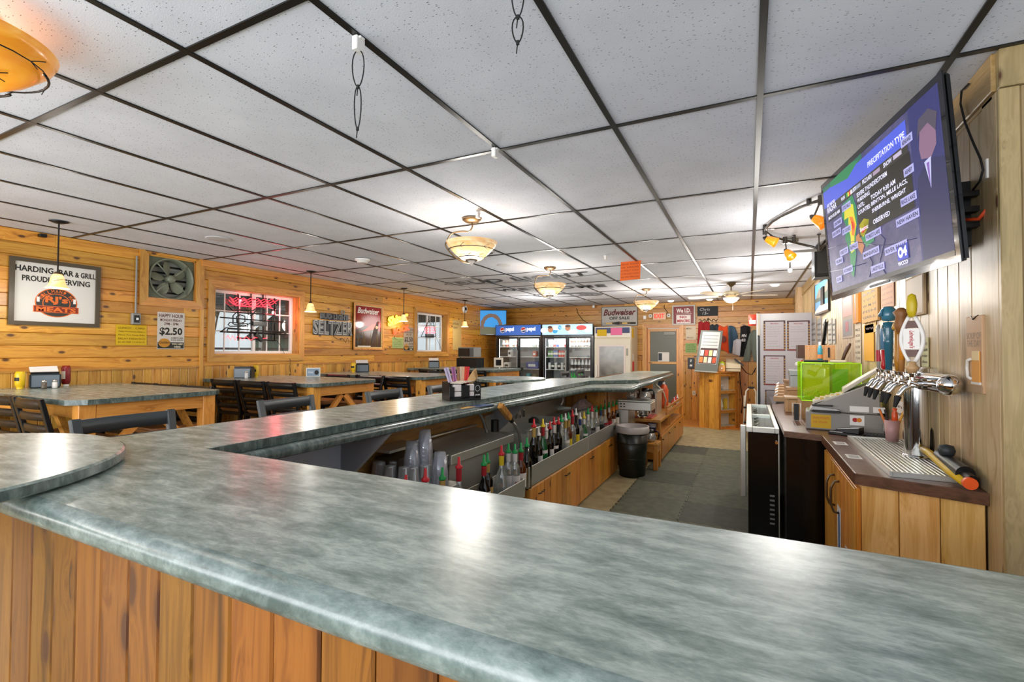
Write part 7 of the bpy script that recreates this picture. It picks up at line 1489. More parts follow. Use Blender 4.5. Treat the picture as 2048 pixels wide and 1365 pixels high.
sbox('side_person_backdrop', 0x34366a, .82, 1.0, 0, 1.0, .0003, .5); spoly('presenter_suit', 0x2a2c50, ((.83, 0), (1, 0), (1, .56), (.93, .60), (.90, .60), (.84, .52)), .0006); spoly('presenter_face', 0x7c6078, ((.875, .63), (.93, .60), (.965, .66), (.97, .78), (.93, .84), (.88, .80), (.868, .7)), .0009); spoly('presenter_hair', 0x4a4452, ((.86, .76), (.88, .80), (.93, .82), (.968, .74), (.985, .84), (.94, .90), (.88, .88)), .0012); spoly('presenter_shirt', 0xb0b4d8, ((.89, .60), (.93, .61), (.915, .42)), .0012); spoly('presenter_tie', 0x7858a0, ((.903, .585), (.918, .585), (.913, .42)), .0016)
MB().box(w*.42, w*.58, .006, .016, .0005, .003).build('maker_mark', flat(0x9a9a9a), t)
# wall mount
mt = thing('television_mount', 'black wall bracket holding the large television, with orange straps', 'bracket'); c2_ = c_-n_*.1
MB().box(RX-.06, RX-.001, 2.48, 2.62, 1.86, 2.12).build('wall_plate', M_BLACK, mt, .004); MB().box(RX-.16, RX-.062, 2.44, 2.60, 1.90, 2.12).build('arm_box', M_BLACK, mt, .004); 
for z in (1.92, 1.98, 2.04): MB().box(RX-.10, RX-.0005, 2.40, 2.44, z, z+.02).build('bracket_slot', M_IRON, mt)
MB().tube([(RX-.1, 2.55, 2.0), (.66, 2.62, 2.03), (.62, 2.68, 2.05)], .02, 8).build('arm', M_BLACK, mt)
MB().tube([(RX-.06, 2.40, 1.95), (RX-.03, 2.36, 1.94), (RX-.008, 2.33, 1.98)], .007, 6).build('orange_strap', flat(0xd84820, .5), mt); MB().tube([(RX-.16, 2.45, 2.125), (RX-.12, 2.42, 2.15), (RX-.08, 2.42, 2.12)], .006, 6).build('orange_strap', flat(0xd84820, .5), mt)
t = thing('television_cable', 'black cable hanging down the right wall from the ceiling to the television bracket', 'cable'); MB().tube([px(x, y, RX-.04) for x, y in ((1937, 168), (1923, 182), (1921, 208), (1930, 245), (1946, 285), (1961, 318), (1966, 340), (1960, 362), (1946, 380))], .004, 6).build('cable', M_RUBBER, t)
t = thing('switch_plate', 'narrow white strip fixed on the right wall near the corner', 'plate', M=fr(2.315, 2.075, .02)); slab(.012, .07, .006).build('plate', M_WHITE, t)
# ---- back bar counter
t = thing('back_counter', 'brown laminate counter top with wood edge along the right wall', 'counter')
CZ = .93
MB().prism([(.20, 3.56), (.42, 3.49), (RX-.016, 3.49), (RX-.016, 7.7), (.42, 7.7), (.42, 5.6), (.20, 5.3)], CZ-.035, CZ).build('countertop', M_BROWN, t, .002)
MB().prism([(.199, 3.555), (.42, 3.485), (.42, 3.489), (.20, 3.559)], CZ-.038, CZ-.002).build('front_edge', M_DARKWOOD, t)
MB().box(.215, RX-.016, 3.62, 7.65, 0.02, CZ-.036).build('carcass', mat('black_fridge_panel', 0x080809, .18, coat=.2), t)
# ---- drip tray cabinet
t = thing('tap_cabinet', 'pine cabinet with a brown top in the right foreground holding the beer taps', 'cabinet')
x0, y0, y1 = .425, 2.52, 3.65
top = [(.415, 2.62), (.435, 2.50), (RX-.001, 2.42), (RX-.001, 3.655), (.415, 3.655)]
MB().prism([(.40, 2.46), (RX-.021, 2.335), (RX-.021, 3.484), (.40, 3.484)], CZ-.045, CZ).build('countertop', M_BROWN, t, .002)
MB().prism([(.398, 2.457), (RX-.021, 2.332), (RX-.021, 2.3345), (.3985, 2.4595)], CZ-.046, CZ-.001).build('edge_band', M_DARKWOOD, t); MB().box(.396, .3995, 2.461, 3.484, CZ-.046, CZ-.001).build('edge_band', M_DARKWOOD, t)
MB().prism([(.43, 2.50), (RX-.021, 2.375), (RX-.021, 3.48), (.43, 3.48)], 0.0, CZ-.046).build('carcass', M_CABR, t)
A = Vector((.425, 2.487, 0)); B = Vector((RX-.022, 2.362, 0)); k_ = 3; MFc = frame(A, B-A)
for i in range(k_): L = (B-A).length; MB(MFc).box(L*i/k_+.0012, L*(i+1)/k_-.0012, .0, CZ-.047, .0, .010).build('front_board', M_CABR, t, .002)
for i, (a, b) in enumerate(((2.52, 2.97), (2.975, 3.44))):
    d_ = MB().box(.412, .429, a, b, .06, CZ-.075).build('door', M_CAB, t, .002); n = 4
    for j in range(n): w_ = (b-a)/n; MB().box(.405, .4118, a+w_*j+.002, a+w_*(j+1)-.002, .064, CZ-.079).build('door_board', M_CAB, d_, .0015)
    yh = b-.07 if i == 0 else a+.07; MB().tube([(.404, yh, .79), (.381, yh, .785), (.368, yh, .75), (.368, yh, .67), (.381, yh, .635), (.404, yh, .63)], .006, 8).build('handle', M_BRONZE, d_)
for lab, a, b, z1, c in (('maroon and white drinks poster on the near cabinet door below the handles', 2.56, 2.74, .53, 0x8a1820), ('white and blue drinks poster on the far cabinet door beside the handles', 2.86, 2.96, .66, 0xc4c8d0)):
    p = thing('door_poster', lab, 'poster', M=frame((.404, b, z1-.45), (0, -1, 0))); w_, h_ = b-a, .45; MB().box(0, w_, 0, h_, 0, .0015).build('sheet', flat(0xd4d0cc), p)
    if c == 0x8a1820: MB().box(.005, w_-.005, h_*.68, h_-.01, .0016, .0022).build('maroon_panel', flat(c), p); mb = MB(); mb.text('WHITE CLAW', w_*.08, h_*.86, w_*.84, h_*.07, .0026, .03); mb.text('HARD SELTZER', w_*.08, h_*.76, w_*.84, h_*.06, .0026, .03); mb.build('lettering', flat(0xe8e4e0), p); mb = MB(); mb.tube([(w_*.1, h_*.1, .002), (w_*.4, h_*.4, .002), (w_*.6, h_*.3, .002), (w_*.9, h_*.6, .002)], .006, 4); mb.build('wave_mark', flat(0x303438), p)
    else: MB().box(w_*.3, w_*.75, h_*.5, h_*.95, .0016, .0022).build('blue_panel', flat(0x3c5c8c), p); MB().box(w_*.25, w_*.7, h_*.02, h_*.45, .0016, .0022).build('white_can', flat(0xe4e4e8), p)
for k, (y, x) in enumerate(((3.22, .455), (2.84, .455))): p = thing('counter_sticker', ('white paper label stuck at the far end of the tap counter', 'white paper label stuck near the drip tray front')[k], 'label', loc=(x, y, CZ+.0005)); MB().box(-.03, .03, -.05, .05, 0, .0008).build('paper', M_PAPER, p); MB().box(-.02, .02, -.03, .03, .0009, .0012).build('print', flat(0xa8a4a0), p)
t = thing('drip_tray', 'stainless drip tray with parallel ridges under the beer tower', 'drip tray')
MB().box(.515, .775, 2.46, 3.40, CZ+.001, CZ+.004).build('pan', M_STEEL, t)
for a in ((.515, .525, 2.46, 3.40), (.765, .775, 2.46, 3.40), (.526, .764, 2.46, 2.47), (.526, .764, 3.39, 3.40)): MB().box(a[0], a[1], a[2], a[3], CZ+.0045, CZ+.022).build('rim', M_STEEL, t)
for i in range(14): x = .530+i*.0169; MB().box(x, x+.0085, 2.472, 3.388, CZ+.010, CZ+.019).build('ridge', M_STEELX, t, .002)
# ---- tap tower
t = thing('beer_tower', 'polished steel tee-shaped beer tower with six taps', 'beer tower')
TX, TY = .715, 2.90
q = pz(1835, 905, CZ+.019)
MB().cyl((TX, TY, CZ+.0185), (TX, TY, 1.275), .051, n=32).build('column', M_CHROME, t); MB().lathe([(.060, CZ+.0195), (.058, CZ+.026), (.052, CZ+.028)], (TX, TY, 0), 24).build('base_flange', M_CHROME, t)
ang = PI/2-.0; bx0, bx1 = Vector((TX+.005, 2.50, 1.31)), Vector((TX+.005, 3.32, 1.31))
MB().cyl(bx0, bx1, .042, n=28).build('cross_tube', M_CHROME, t); MB().ball(bx0, .0415, 10).build('end_cap', M_CHROME, t)
MB().cyl((TX, TY, 1.34), (TX, TY, 1.365), .040, n=24).cyl((TX, TY, 1.3655), (TX, TY, 1.372), .060, n=24).build('top_cap', M_CHROME, t)
HT = []
for i, y in enumerate((2.57, 2.73, 2.80, 2.95, 3.06, 3.16)):
    f = (TX-.036, y, 1.31); x = .62
    MB().cyl(f, (x+.015, y, 1.31), .015, n=12).cyl((TX-.05, y, 1.31), (TX-.065, y, 1.31), .022, n=12).build('shank', M_CHROME, t)
    MB().cyl((x+.02, y, 1.305), (x-.012, y, 1.315), .014, n=12).cyl((x, y, 1.30), (x, y, 1.335), .014, .010, n=12).cyl((x, y, 1.325), (x, y, 1.352), .007, .012, n=10).build('faucet_body', M_CHROME, t)
    MB().tube([(x, y, 1.305), (x-.028, y, 1.288), (x-.045, y, 1.262), (x-.052, y, 1.245)], .0105, 8).build('spout', M_CHROME, t)
    MB().cyl((x-.050, y, 1.252), (x-.062, y, 1.205), .014, .006, n=10).build('tap_plug', M_RUBBER, t); HT.append(Vector((x, y, 1.353)))
TOWER = t
M_TEAL = mat('teal_enamel', 0x2c6478, .25, coat=.4)
G6 = 'beer tap handles on the tower'
def tap_handle(lab, loc):
    o = bpy.data.objects.new('tap_handle', None); COL.objects.link(o); o.parent = TOWER; o.location = loc; o['label'] = lab; return o
def lp(prof, m, nm, t, n=14, sx=1, sy=1): # shaped lathe with an elliptical section
    mb = MB(); mb.lathe(prof, n=n); mb.v = [Vector((v.x*sx, v.y*sy, v.z)) for v in mb.v]; return mb.build(nm, m, t)
# 0 nearest: big white oval frame with red script
t = tap_handle('tall white frame beer tap handle with red script and a yellow top', HT[0]); t.scale = (.95, .95, .88); t.rotation_euler = (0, 0, .9)
lp([(.001, 0), (.014, 0), (.024, .02), (.026, .028), (.014, .04), (.013, .055), (.001, .056)], flat(0xb89468, .4), 'wood_base', t)
mb = MB(); N = 14
Pl = [(-.012-.030*math.sin(PI*i/N), .056+.215*i/N) for i in range(N+1)]; Pr = [(.012+.030*math.sin(PI*i/N), .056+.215*i/N) for i in range(N+1)]
for P_ in (Pl, Pr): mb.tube([(0.0, a, b) for a, b in P_], .0085, 8)
mb.build('white_frame', M_WHITE, t); MB().cbox((0, 0, .165), .012, .062, .10).build('white_panel', M_WHITE, t); 
for z in (.235, .095): MB().cbox((0, 0, z), .010, .045, .035).build('brown_bottle_end', flat(0x4a1c14, .3), t)
mb = MB(frame((-.0066, 0, 0), (0, -1, 0))); mb.text('Leinenkugel', .12, -.010, .09, .020, 0, .02, .3); mb.v = [Vector((-.0072, -(v.z-.165)*0+(v.y)*0, 0)) if 0 else v for v in mb.v]
vs_, fs_, *bb = glyphs("Leinenkugel's", .02, .3); mb = MB(); a, b, c, d = bb; mb.add([(-.0066, -((v.y-c)/(d-c)-.5)*.026, .205-(v.x-a)/(b-a)*.085) for v in vs_], [f[::-1] for f in fs_]); mb.build('red_script', flat(0xb02028), t)
mb = MB(); mb.add([(-.0005-.0, -.0435-.006, 0)]*0, []) if 0 else None
lp([(.001, .27), (.012, .271), (.019, .30), (.021, .335), (.015, .375), (.001, .385)], flat(0xc8b020, .4), 'yellow_lemon_top', t, sx=.8)
# others
def handle(i, lab, parts, group=G6):
    t = tap_handle(lab, HT[i])
    for nm, m, pr, sx_, sy_ in parts: lp(pr, m, nm, t, sx=sx_, sy=sy_)
    return t
handle(1, 'orange and wood beer tap handle with an animal shaped top', (('wood_stem', flat(0xa8743c, .4), [(.001, 0), (.010, 0), (.013, .06), (.015, .17), (.001, .171)], 1, 1), ('orange_panel', flat(0xd88a28, .4), [(.001, .05), (.018, .052), (.020, .16), (.001, .162)], .6, 1.1), ('antler_head', flat(0x8a5a30, .5), [(.001, .172), (.018, .18), (.030, .21), (.022, .25), (.034, .27), (.012, .29), (.001, .292)], .9, 1.1)))
handle(2, 'amber brown beer tap handle with a round gold rim', (('wood_stem', flat(0xb07828, .35), [(.001, 0), (.010, 0), (.017, .05), (.017, .19), (.001, .191)], .7, 1.1), ('gold_rim', flat(0xc89838, .3), [(.001, .192), (.022, .195), (.025, .205), (.018, .225), (.001, .226)], .8, 1.1)))
t = handle(3, 'glossy teal beer tap handle with a clasped hand shaped top', (('teal_stem', M_TEAL, [(.001, 0), (.014, 0), (.019, .13), (.021, .135), (.021, .15), (.019, .155), (.025, .20), (.026, .235), (.001, .24)], 1, 1), ('teal_fist', mat('teal_blue_enamel', 0x3c7890, .25, coat=.4), [(.001, .241), (.026, .245), (.032, .27), (.030, .30), (.018, .315), (.001, .316)], 1, 1.05)))
MB(frame((-.027, 0, .215), (0, -1, 0))).lathe([(.011, 0), (.001, .002)], n=14).build('cream_badge', M_CREAM, t)
for k in range(4): MB().tube([(-.026, -.02+.013*k, .30-.004*k), (-.034, -.018+.012*k, .285-.004*k), (-.030, -.016+.012*k, .268)], .0055, 6).build('finger', mat('teal_blue_enamel', 0x3c7890, .25, coat=.4), t)
handle(4, 'blue and red beer tap handle behind the teal one', (('red_lower', flat(0xb82028, .35), [(.001, 0), (.012, 0), (.018, .02), (.013, .04), (.020, .10), (.001, .101)], .6, 1.1), ('blue_upper', flat(0x6088a8, .35), [(.001, .102), (.020, .104), (.022, .20), (.014, .225), (.001, .226)], .6, 1.1)))
handle(5, 'slim grey beer tap handle with red script, farthest from the camera', (('grey_blade', flat(0xa8a49c, .4), [(.001, 0), (.012, 0), (.016, .1), (.018, .21), (.010, .235), (.001, .236)], .6, 1.1), ('red_stripe', flat(0xb02838, .4), [(.0165, .04), (.0178, .10)], .63, 1.12)))
# pen cup, blower tool
t = thing('pen_cup', 'translucent pink cup of pens and an orange bottle behind the beer tower', 'pen cup', loc=(.70, 3.28, CZ+.025)); MB().lathe([(.001, 0), (.028, 0), (.036, .115), (.033, .115), (.025, .004), (.001, .004)], n=16).build('cup', mat('pink_plastic', 0xd8a8a4, .4, trans=.3), t)
for k, (a, c) in enumerate(((.35, 0xe0a020), (-.2, 0x1c1c1c), (.1, 0xd84820), (-.35, 0xd8742c))): MB().cyl((0, .002*k, .01), (math.sin(a)*.15, .01*k-.01, .17), .006, n=8).build('pen', flat(c, .4), t)
MB().lathe([(.001, .06), (.014, .06), (.014, .15), (.008, .165), (.012, .18), (.001, .182)], (0.012, -.005, 0), 10).build('orange_bottle', flat(0xd85020, .3), t)
t = thing('caulking_gun', 'black and yellow power tool with an orange disc on the right counter corner', 'power tool')
YG = flat(0xd0a81c, .4); D0 = Vector((.745, 2.86, CZ+.05)); D1 = Vector((.735, 2.42, CZ+.035)); dd = (D1-D0).normalized()
Q = lambda s, z=0, x=0: D0+dd*s+Vector((x, 0, z))
MB().tube([Q(.0, .01, -.02), Q(.10, .015, -.022), Q(.36, .0, -.022), Q(.5, -.005, -.015)], .016, 8).build('yellow_frame', YG, t); MB().tube([Q(.02, -.01, .03), Q(.3, -.012, .03)], .006, 6).build('yellow_frame', YG, t)
MB().cyl(Q(.17, .02), Q(.46, .015), .026, .030, n=14).build('motor_body', M_BLACK, t); MB().lathe([(.001, 0), (.024, .01), (.03, .03), (.024, .05), (.001, .055)], Q(.25, .03), 12).build('grip_hump', flat(0x2a2e30, .5), t)
MB().cyl(Q(.46, .012), Q(.53, .01), .018, n=12).build('nose', M_IRON, t); MB().cyl(Q(.528, .0, -.01), Q(.545, .0, -.01), .022, n=16).build('orange_disc', flat(0xe85a20, .4), t)
MB().lathe([(.001, 0), (.022, 0), (.026, .05), (.022, .12), (.012, .14), (.001, .14)], Q(-.03, -.025, .005), 12).build('battery_handle', M_BLKM, t)
t = thing('black_bag_bottle', 'glossy black bottle shapes standing against the wall behind the beer tower', 'bottle', loc=(.752, 3.08, CZ+.022)); MB().lathe([(.001, 0), (.026, 0), (.03, .08), (.022, .15), (.010, .18), (.001, .185)], n=12).build('body', M_BLKM, t); MB().lathe([(.0105, .181), (.012, .20), (.001, .202)], n=10).build('cap', M_BLACK, t)
# ---- things on the back counter
t = thing('electronic_register', 'grey electronic cash register with stickers, seen from its side', 'cash register')
MG, MGL = flat(0x8e8a84, .45), flat(0xc4bcac, .5)
Mr = frame((.335, 3.72, CZ+.002), (.50, -.05, 0), (0, 0, 1)); w = .42
def rbox(*b): return MB(Mr).box(*b)
rbox(.0, w, 0, .115, -.27, 0).build('drawer_base', MG, t, .006); MB(Mr).add([(.02,.118,-.26),(w-.02,.118,-.26),(w-.02,.118,-.01),(.02,.118,-.01),(.05,.16,-.26),(w-.03,.33,-.26),(w-.03,.33,-.02),(.05,.16,-.02)],[(0,1,2,3),(7,6,5,4),(3,2,6,7),(1,0,4,5),(2,1,5,6),(0,3,7,4)]).build('upper_housing', MG, t, .004)
MB(Mr).add([(.04,.165,-.25),(w*.55,.235,-.25),(w*.55,.235,-.03),(.04,.165,-.03),(.04,.178,-.25),(w*.55,.248,-.25),(w*.55,.248,-.03),(.04,.178,-.03)],[(0,1,2,3),(7,6,5,4),(3,2,6,7),(1,0,4,5),(2,1,5,6),(0,3,7,4)]).build('keyboard', MGL, t)
for i in range(7):
    for j in range(4): a = .055+i*.03; MB(Mr).cbox((a+.008, .184+(a-.04)*.316, -.05-j*.055), .02, .014, .035).build('key', flat((0xe0d8c4, 0xd8b040, 0xb8b0a0)[(i+j) % 3], .5), t)
MB(Mr).add([(w*.5,.24,-.24),(w*.98,.40,-.24),(w*.98,.40,-.06),(w*.5,.24,-.06),(w*.5,.27,-.24),(w*.98,.42,-.24),(w*.98,.42,-.06),(w*.5,.27,-.06)],[(0,1,2,3),(7,6,5,4),(3,2,6,7),(1,0,4,5),(2,1,5,6),(0,3,7,4)]).build('printer_cover', MGL, t, .003)
rbox(.03, .14, .012, .10, .0005, .0015).build('yellow_sticker', flat(0xd0a41c, .6), t); rbox(.24, .315, .045, .108, .0005, .0015).build('card_sticker', M_WHITE, t); 
mb = MB(Mr); ell(mb, .267, .079, .014, .014, .0022, 14); mb.build('sticker_red', flat(0xb01c20), t); mb = MB(Mr); ell(mb, .288, .079, .014, .014, .0026, 14); mb.build('sticker_orange', flat(0xd88020), t)
for a, b in ((.24, .34), (.36, .42)): rbox(a, b, .13, .165, -.0095, -.0085).build('white_label', M_WHITE, t)
mb = MB(Mr); mb.text('EARN POINTS', .04, .07, .09, .015, .002, .01); mb.text('ASK SERVER', .04, .045, .08, .012, .002, .01); mb.build('sticker_print', flat(0xc86420), t)
t = thing('stapler', 'grey and black stapler lying on the cash register ledge', 'stapler'); MB(Mr).box(.035, .19, .118, .130, -.005, .035).build('base', M_BLACK, t, .003); MB(Mr).add([(.035,.131,0),(.19,.131,0),(.19,.131,.03),(.035,.131,.03),(.035,.155,.002),(.17,.142,.002),(.17,.142,.028),(.035,.155,.028)],[(0,1,2,3),(7,6,5,4),(3,2,6,7),(1,0,4,5),(2,1,5,6),(0,3,7,4)]).build('body', flat(0xa8a8a8, .35), t, .002); MB(Mr).box(.035, .15, .156, .166, .004, .026).build('top_arm', M_BLACK, t, .003)
t = thing('card_reader', 'black card terminal with keypad lying by the cash register', 'card reader'); q = pz(1725, 850, CZ)
Mk = Matrix.Translation((.54, 3.555, CZ+.001)) @ Matrix.Rotation(-.5, 4, 'Z'); MB(Mk).box(-.09, .09, -.05, .05, 0, .016).build('base', M_BLACK, t, .004); MB(Mk).add([(-.07,-.03,.017),(.07,-.03,.017),(.07,.05,.017),(-.07,.05,.017),(-.05,-.02,.035),(.07,-.02,.055),(.07,.05,.055),(-.05,.05,.035)],[(3,2,1,0),(4,5,6,7),(0,1,5,4),(1,2,6,5),(2,3,7,6),(3,0,4,7)]).build('screen_head', M_BLKM, t, .003)
for i in range(4):
    for j in range(2): MB(Mk).box(-.08+i*.018, -.066+i*.018, -.047+j*.012, -.038+j*.012, .0165, .019).build('key', flat(0xb8b8b8), t)
t = thing('small_keyboard', 'small black keyboard on the counter behind the drip tray', 'keyboard'); Mk = Matrix.Translation((.69, 3.55, CZ+.001)) @ Matrix.Rotation(-.3, 4, 'Z'); MB(Mk).box(-.07, .07, -.045, .045, 0, .014).build('case', M_BLACK, t, .003)
for i in range(8):
    for j in range(4): MB(Mk).box(-.064+i*.016, -.051+i*.016, -.038+j*.02, -.024+j*.02, .0145, .018).build('key', flat(0x2c3230), t)
t = thing('grey_pouch', 'small grey pouch with white script hanging from the register cord', 'pouch', M=Mr @ Matrix.Translation((.40, .02, .012))); MB().box(0, .06, 0, .05, 0, .012).build('pouch', flat(0xa8a49c), t, .006, 2); mb = MB(); mb.text('dj', .012, .012, .035, .028, .0126, .0, .3); mb.build('script', M_WHITE, t)
MB().tube([(.03, .05, .006), (.02, .09, .004), (-.02, .11, .002)], .003, 5).build('cord', M_RUBBER, t)
# neon green acrylic box
t = thing('green_acrylic_box', 'fluorescent green clear acrylic box with paper strips behind the register', 'acrylic box'); MA = clear_sheet('fluorescent_acrylic', (.87, .97, .24, 1), .06, .12, rgb(0xc4ec4c))
ME_ = mat('acrylic_edge', 0xb4f83c, .2, emit=.35, ecol=rgb(0xa8f030)); X0, X1, Y0, Y1, Z0, Z1 = .335, .745, 4.25, 4.60, CZ+.06, CZ+.34
X0 = py(1603, 760, Y0).x; X1 = min(.77, py(1722, 760, Y0).x); Z1 = py(1603, 727, Y0).z; Z0 = py(1606, 800, Y0).z
for nm, b in (('front_sheet', (X0, X1, Y0, Y0+.006, Z0, Z1)), ('back_sheet', (X0, X1, Y1-.006, Y1, Z0, Z1)), ('left_sheet', (X0, X0+.006, Y0+.0065, Y1-.0065, Z0, Z1)), ('right_sheet', (X1-.006, X1, Y0+.0065, Y1-.0065, Z0, Z1)), ('top_sheet', (X0, X1, Y0, Y1, Z1+.0005, Z1+.0065)), ('floor_sheet', (X0, X1, Y0, Y1, Z0-.0065, Z0-.0005))): MB().box(*b).build(nm, MA, t)
for z in (Z0-.004, Z1+.0035):
    for y in (Y0-.002, Y1+.002): MB().tube([(X0, y, z), (X1, y, z)], .0035, 4).build('glowing_edge', ME_, t)
for x in (X0-.002, X1+.002): MB().tube([(x, Y0-.002, Z0), (x, Y0-.002, Z1)], .0035, 4).build('glowing_edge', ME_, t)
MB().box(X0+.05, X0+.22, Y1-.03, Y1-.01, Z0+.002, Z1-.02).build('yellow_card', flat(0xd8c020), t); MB().box(X0+.24, X1-.03, Y1-.04, Y1-.015, Z0+.002, Z1-.05).build('green_card', flat(0x3c9a48), t)
R = random.Random(8); mb = MB()
for i in range(50): x = R.uniform(X0+.02, X1-.03); y = R.uniform(Y0+.02, Y1-.06); z = Z0+.003+R.uniform(0, .05); mb.tube([(x, y, z), (x+R.uniform(-.04, .04), y+R.uniform(-.02, .02), z+R.uniform(0, .03))], .003, 4)
mb.v = [Vector((min(max(v.x, X0+.01), X1-.01), v.y, v.z)) for v in mb.v]; o = mb.build('shredded_paper', flat(0xd0e040), t); o['kind'] = 'stuff'
MB().box(X0, X1, Y0+.01, Y1-.01, CZ+.001, Z0-.007).build('dark_stand', M_CARDB, t)
# wooden box with handle slot on the acrylic box, bits on top
zt = Z1+.007; W0, W1 = py(1617, 700, 4.35).x, py(1682, 700, 4.35).x; zt2 = py(1617, 690, 4.35).z
t = thing('wooden_box', 'light striped wooden box with a dark slot, behind the green acrylic box', 'box'); MB().box(W0, W1, 4.62, 4.8, CZ+.001, zt2).build('box', pine('ribbed_box_wood', 2, 0xd8a070, 0xc48a58, 0xa87048, .4, 0, 3), t, .003); MB().box(W1-.05, W1-.038, 4.613, 4.619, zt2-.10, zt2-.02).build('handle_slot', M_BLACK, t)
MB().box(W0-.05, W0-.002, 4.62, 4.8, zt2-.11, zt2-.0).build('dark_side', flat(0x4a2e20), t)
t = thing('blue_tube', 'small turquoise patterned tube standing on the green acrylic box', 'bottle', loc=(py(1641, 720, 4.3).x, 4.32, zt)); MB().lathe([(.001, 0), (.018, 0), (.017, .10), (.009, .13), (.001, .13)], n=12).build('body', flat(0x48a8c0, .3), t); MB().lathe([(.0095, .131), (.010, .155), (.001, .156)], n=10).build('cap', M_WHITE, t); MB().lathe([(.0182, .03), (.0180, .06)], n=12).build('orange_print', flat(0xe08850), t)
t = thing('black_marker', 'black marker lying on the green acrylic box', 'marker'); MB().cyl((X0+.02, 4.30, zt+.010), (X0+.15, 4.28, zt+.010), .009, n=10).build('barrel', M_BLACK, t); MB().cyl((X0+.151, 4.28, zt+.010), (X0+.175, 4.277, zt+.010), .0095, n=10).build('cap', M_BLKM, t)
t = thing('white_remote', 'pale remote lying on the green acrylic box with a dark cloth beside it', 'remote'); MB().box(X0+.19, X0+.29, 4.28, 4.33, zt+.0005, zt+.018).build('body', M_CREAM, t, .004); MB().box(X0+.20, X0+.28, 4.285, 4.31, zt+.0185, zt+.021).build('buttons', flat(0x8a8a84), t)
t = thing('bottle_opener', 'curved wooden bottle opener leaning against the wall above the acrylic box', 'bottle opener'); p = py(1690, 720, 4.34); MB().tube([(X1-.10, 4.34, zt+.005), (X1-.085, 4.34, zt+.06), (X1-.06, 4.34, zt+.12), (X1-.045, 4.34, zt+.145)], [.010, .012, .013, .008], 8).build('wooden_handle', flat(0x4a3020, .4), t); MB().tube([(X1-.085, 4.335, zt+.01), (X1-.06, 4.335, zt+.06), (X1-.035, 4.335, zt+.12), (X1-.045, 4.335, zt+.15)], .003, 5).build('wire_edge', M_CREAM, t)
# clutter farther along the counter: storage boxes
G7 = 'clutter along the back counter beyond the green box'
for lab, x, y, z, bx, c, nm in (('tall ribbed clear plastic bin behind the green acrylic box', .42, 5.2, CZ+.001, (.16, .2, .34), 0x9ca4a4, 'plastic_bin'), ('grey plastic drawer unit beyond the clear bin', .60, 5.5, CZ+.001, (.2, .22, .36), 0x8c9694, 'drawer_unit'),
   ('cardboard box lowest at the left of the counter clutter', .335, 4.75, CZ+.001, (.12, .2, .13), 0xb08c64, 'cardboard_box'), ('tan cardboard box behind the lowest one', .36, 5.05, CZ+.001, (.10, .16, .19), 0xa88460, 'cardboard_box'), ('brown cardboard box farther along the counter', .40, 5.75, CZ+.001, (.14, .2, .22), 0x9a7450, 'cardboard_box'), ('white storage box far along the counter', .62, 6.3, CZ+.001, (.2, .3, .3), 0xc0bcb0, 'storage_box')):
    t = thing(nm, lab, 'box', loc=(x, y, z)); MB().box(-bx[0]/2, bx[0]/2, -bx[1]/2, bx[1]/2, 0, bx[2]*.86).build('body', M_CARDB if 'cardboard' in lab else mat('bin_%x' % c, c, .3, alpha=1), t, .004); MB().box(-bx[0]/2-.006, bx[0]/2+.006, -bx[1]/2-.006, bx[1]/2+.006, bx[2]*.865, bx[2]).build('lid', flat(c, .4), t, .003)
    for k in range(4): MB().box(-bx[0]/2+bx[0]*(k+.35)/4, -bx[0]/2+bx[0]*(k+.6)/4, -bx[1]/2-.004, -bx[1]/2-.0005, .01, bx[2]*.8).build('rib', flat(c, .4), t)
t = thing('black_red_tool', 'black and red hand tool lying on the drawer unit', 'tool'); MB().box(.42, .60, 5.42, 5.5, CZ+.365, CZ+.40).build('black_body', M_BLACK, t, .006); MB().box(.45, .62, 5.44, 5.52, CZ+.402, CZ+.43).build('red_top', flat(0xb83020, .4), t, .006); MB().ball((.42, 5.40, CZ+.39), .022, 8).build('white_cap', M_WHITE, t)
t = thing('steel_baskets', 'row of small tan wooden troughs with steel clips on the far counter', 'rack')
for k in range(5): MB().box(.23+.012*k, .40, 5.62+.16*k, 5.74+.16*k, CZ+.0015, CZ+.05+.02*k).build('trough', flat(0xb8946c, .6), t, .003); MB().cyl((.235+.012*k, 5.6+.16*k, CZ+.06+.02*k), (.26+.012*k, 5.6+.16*k, CZ+.075+.02*k), .008, n=8).build('clip', M_CHROME, t)
t = thing('wire_frame_stand', 'narrow white wire stand beside the cash register', 'stand'); x_, y_ = .31, 4.12; MB().tube([(x_-.02, y_, CZ+.004), (x_-.02, y_, CZ+.13), (x_+.03, y_, CZ+.13), (x_+.03, y_, CZ+.004)], .003, 5).build('wire', M_WHITE, t); MB().box(x_-.012, x_+.02, y_+.004, y_+.008, CZ+.002, CZ+.125).build('dark_insert', M_BLACK, t)
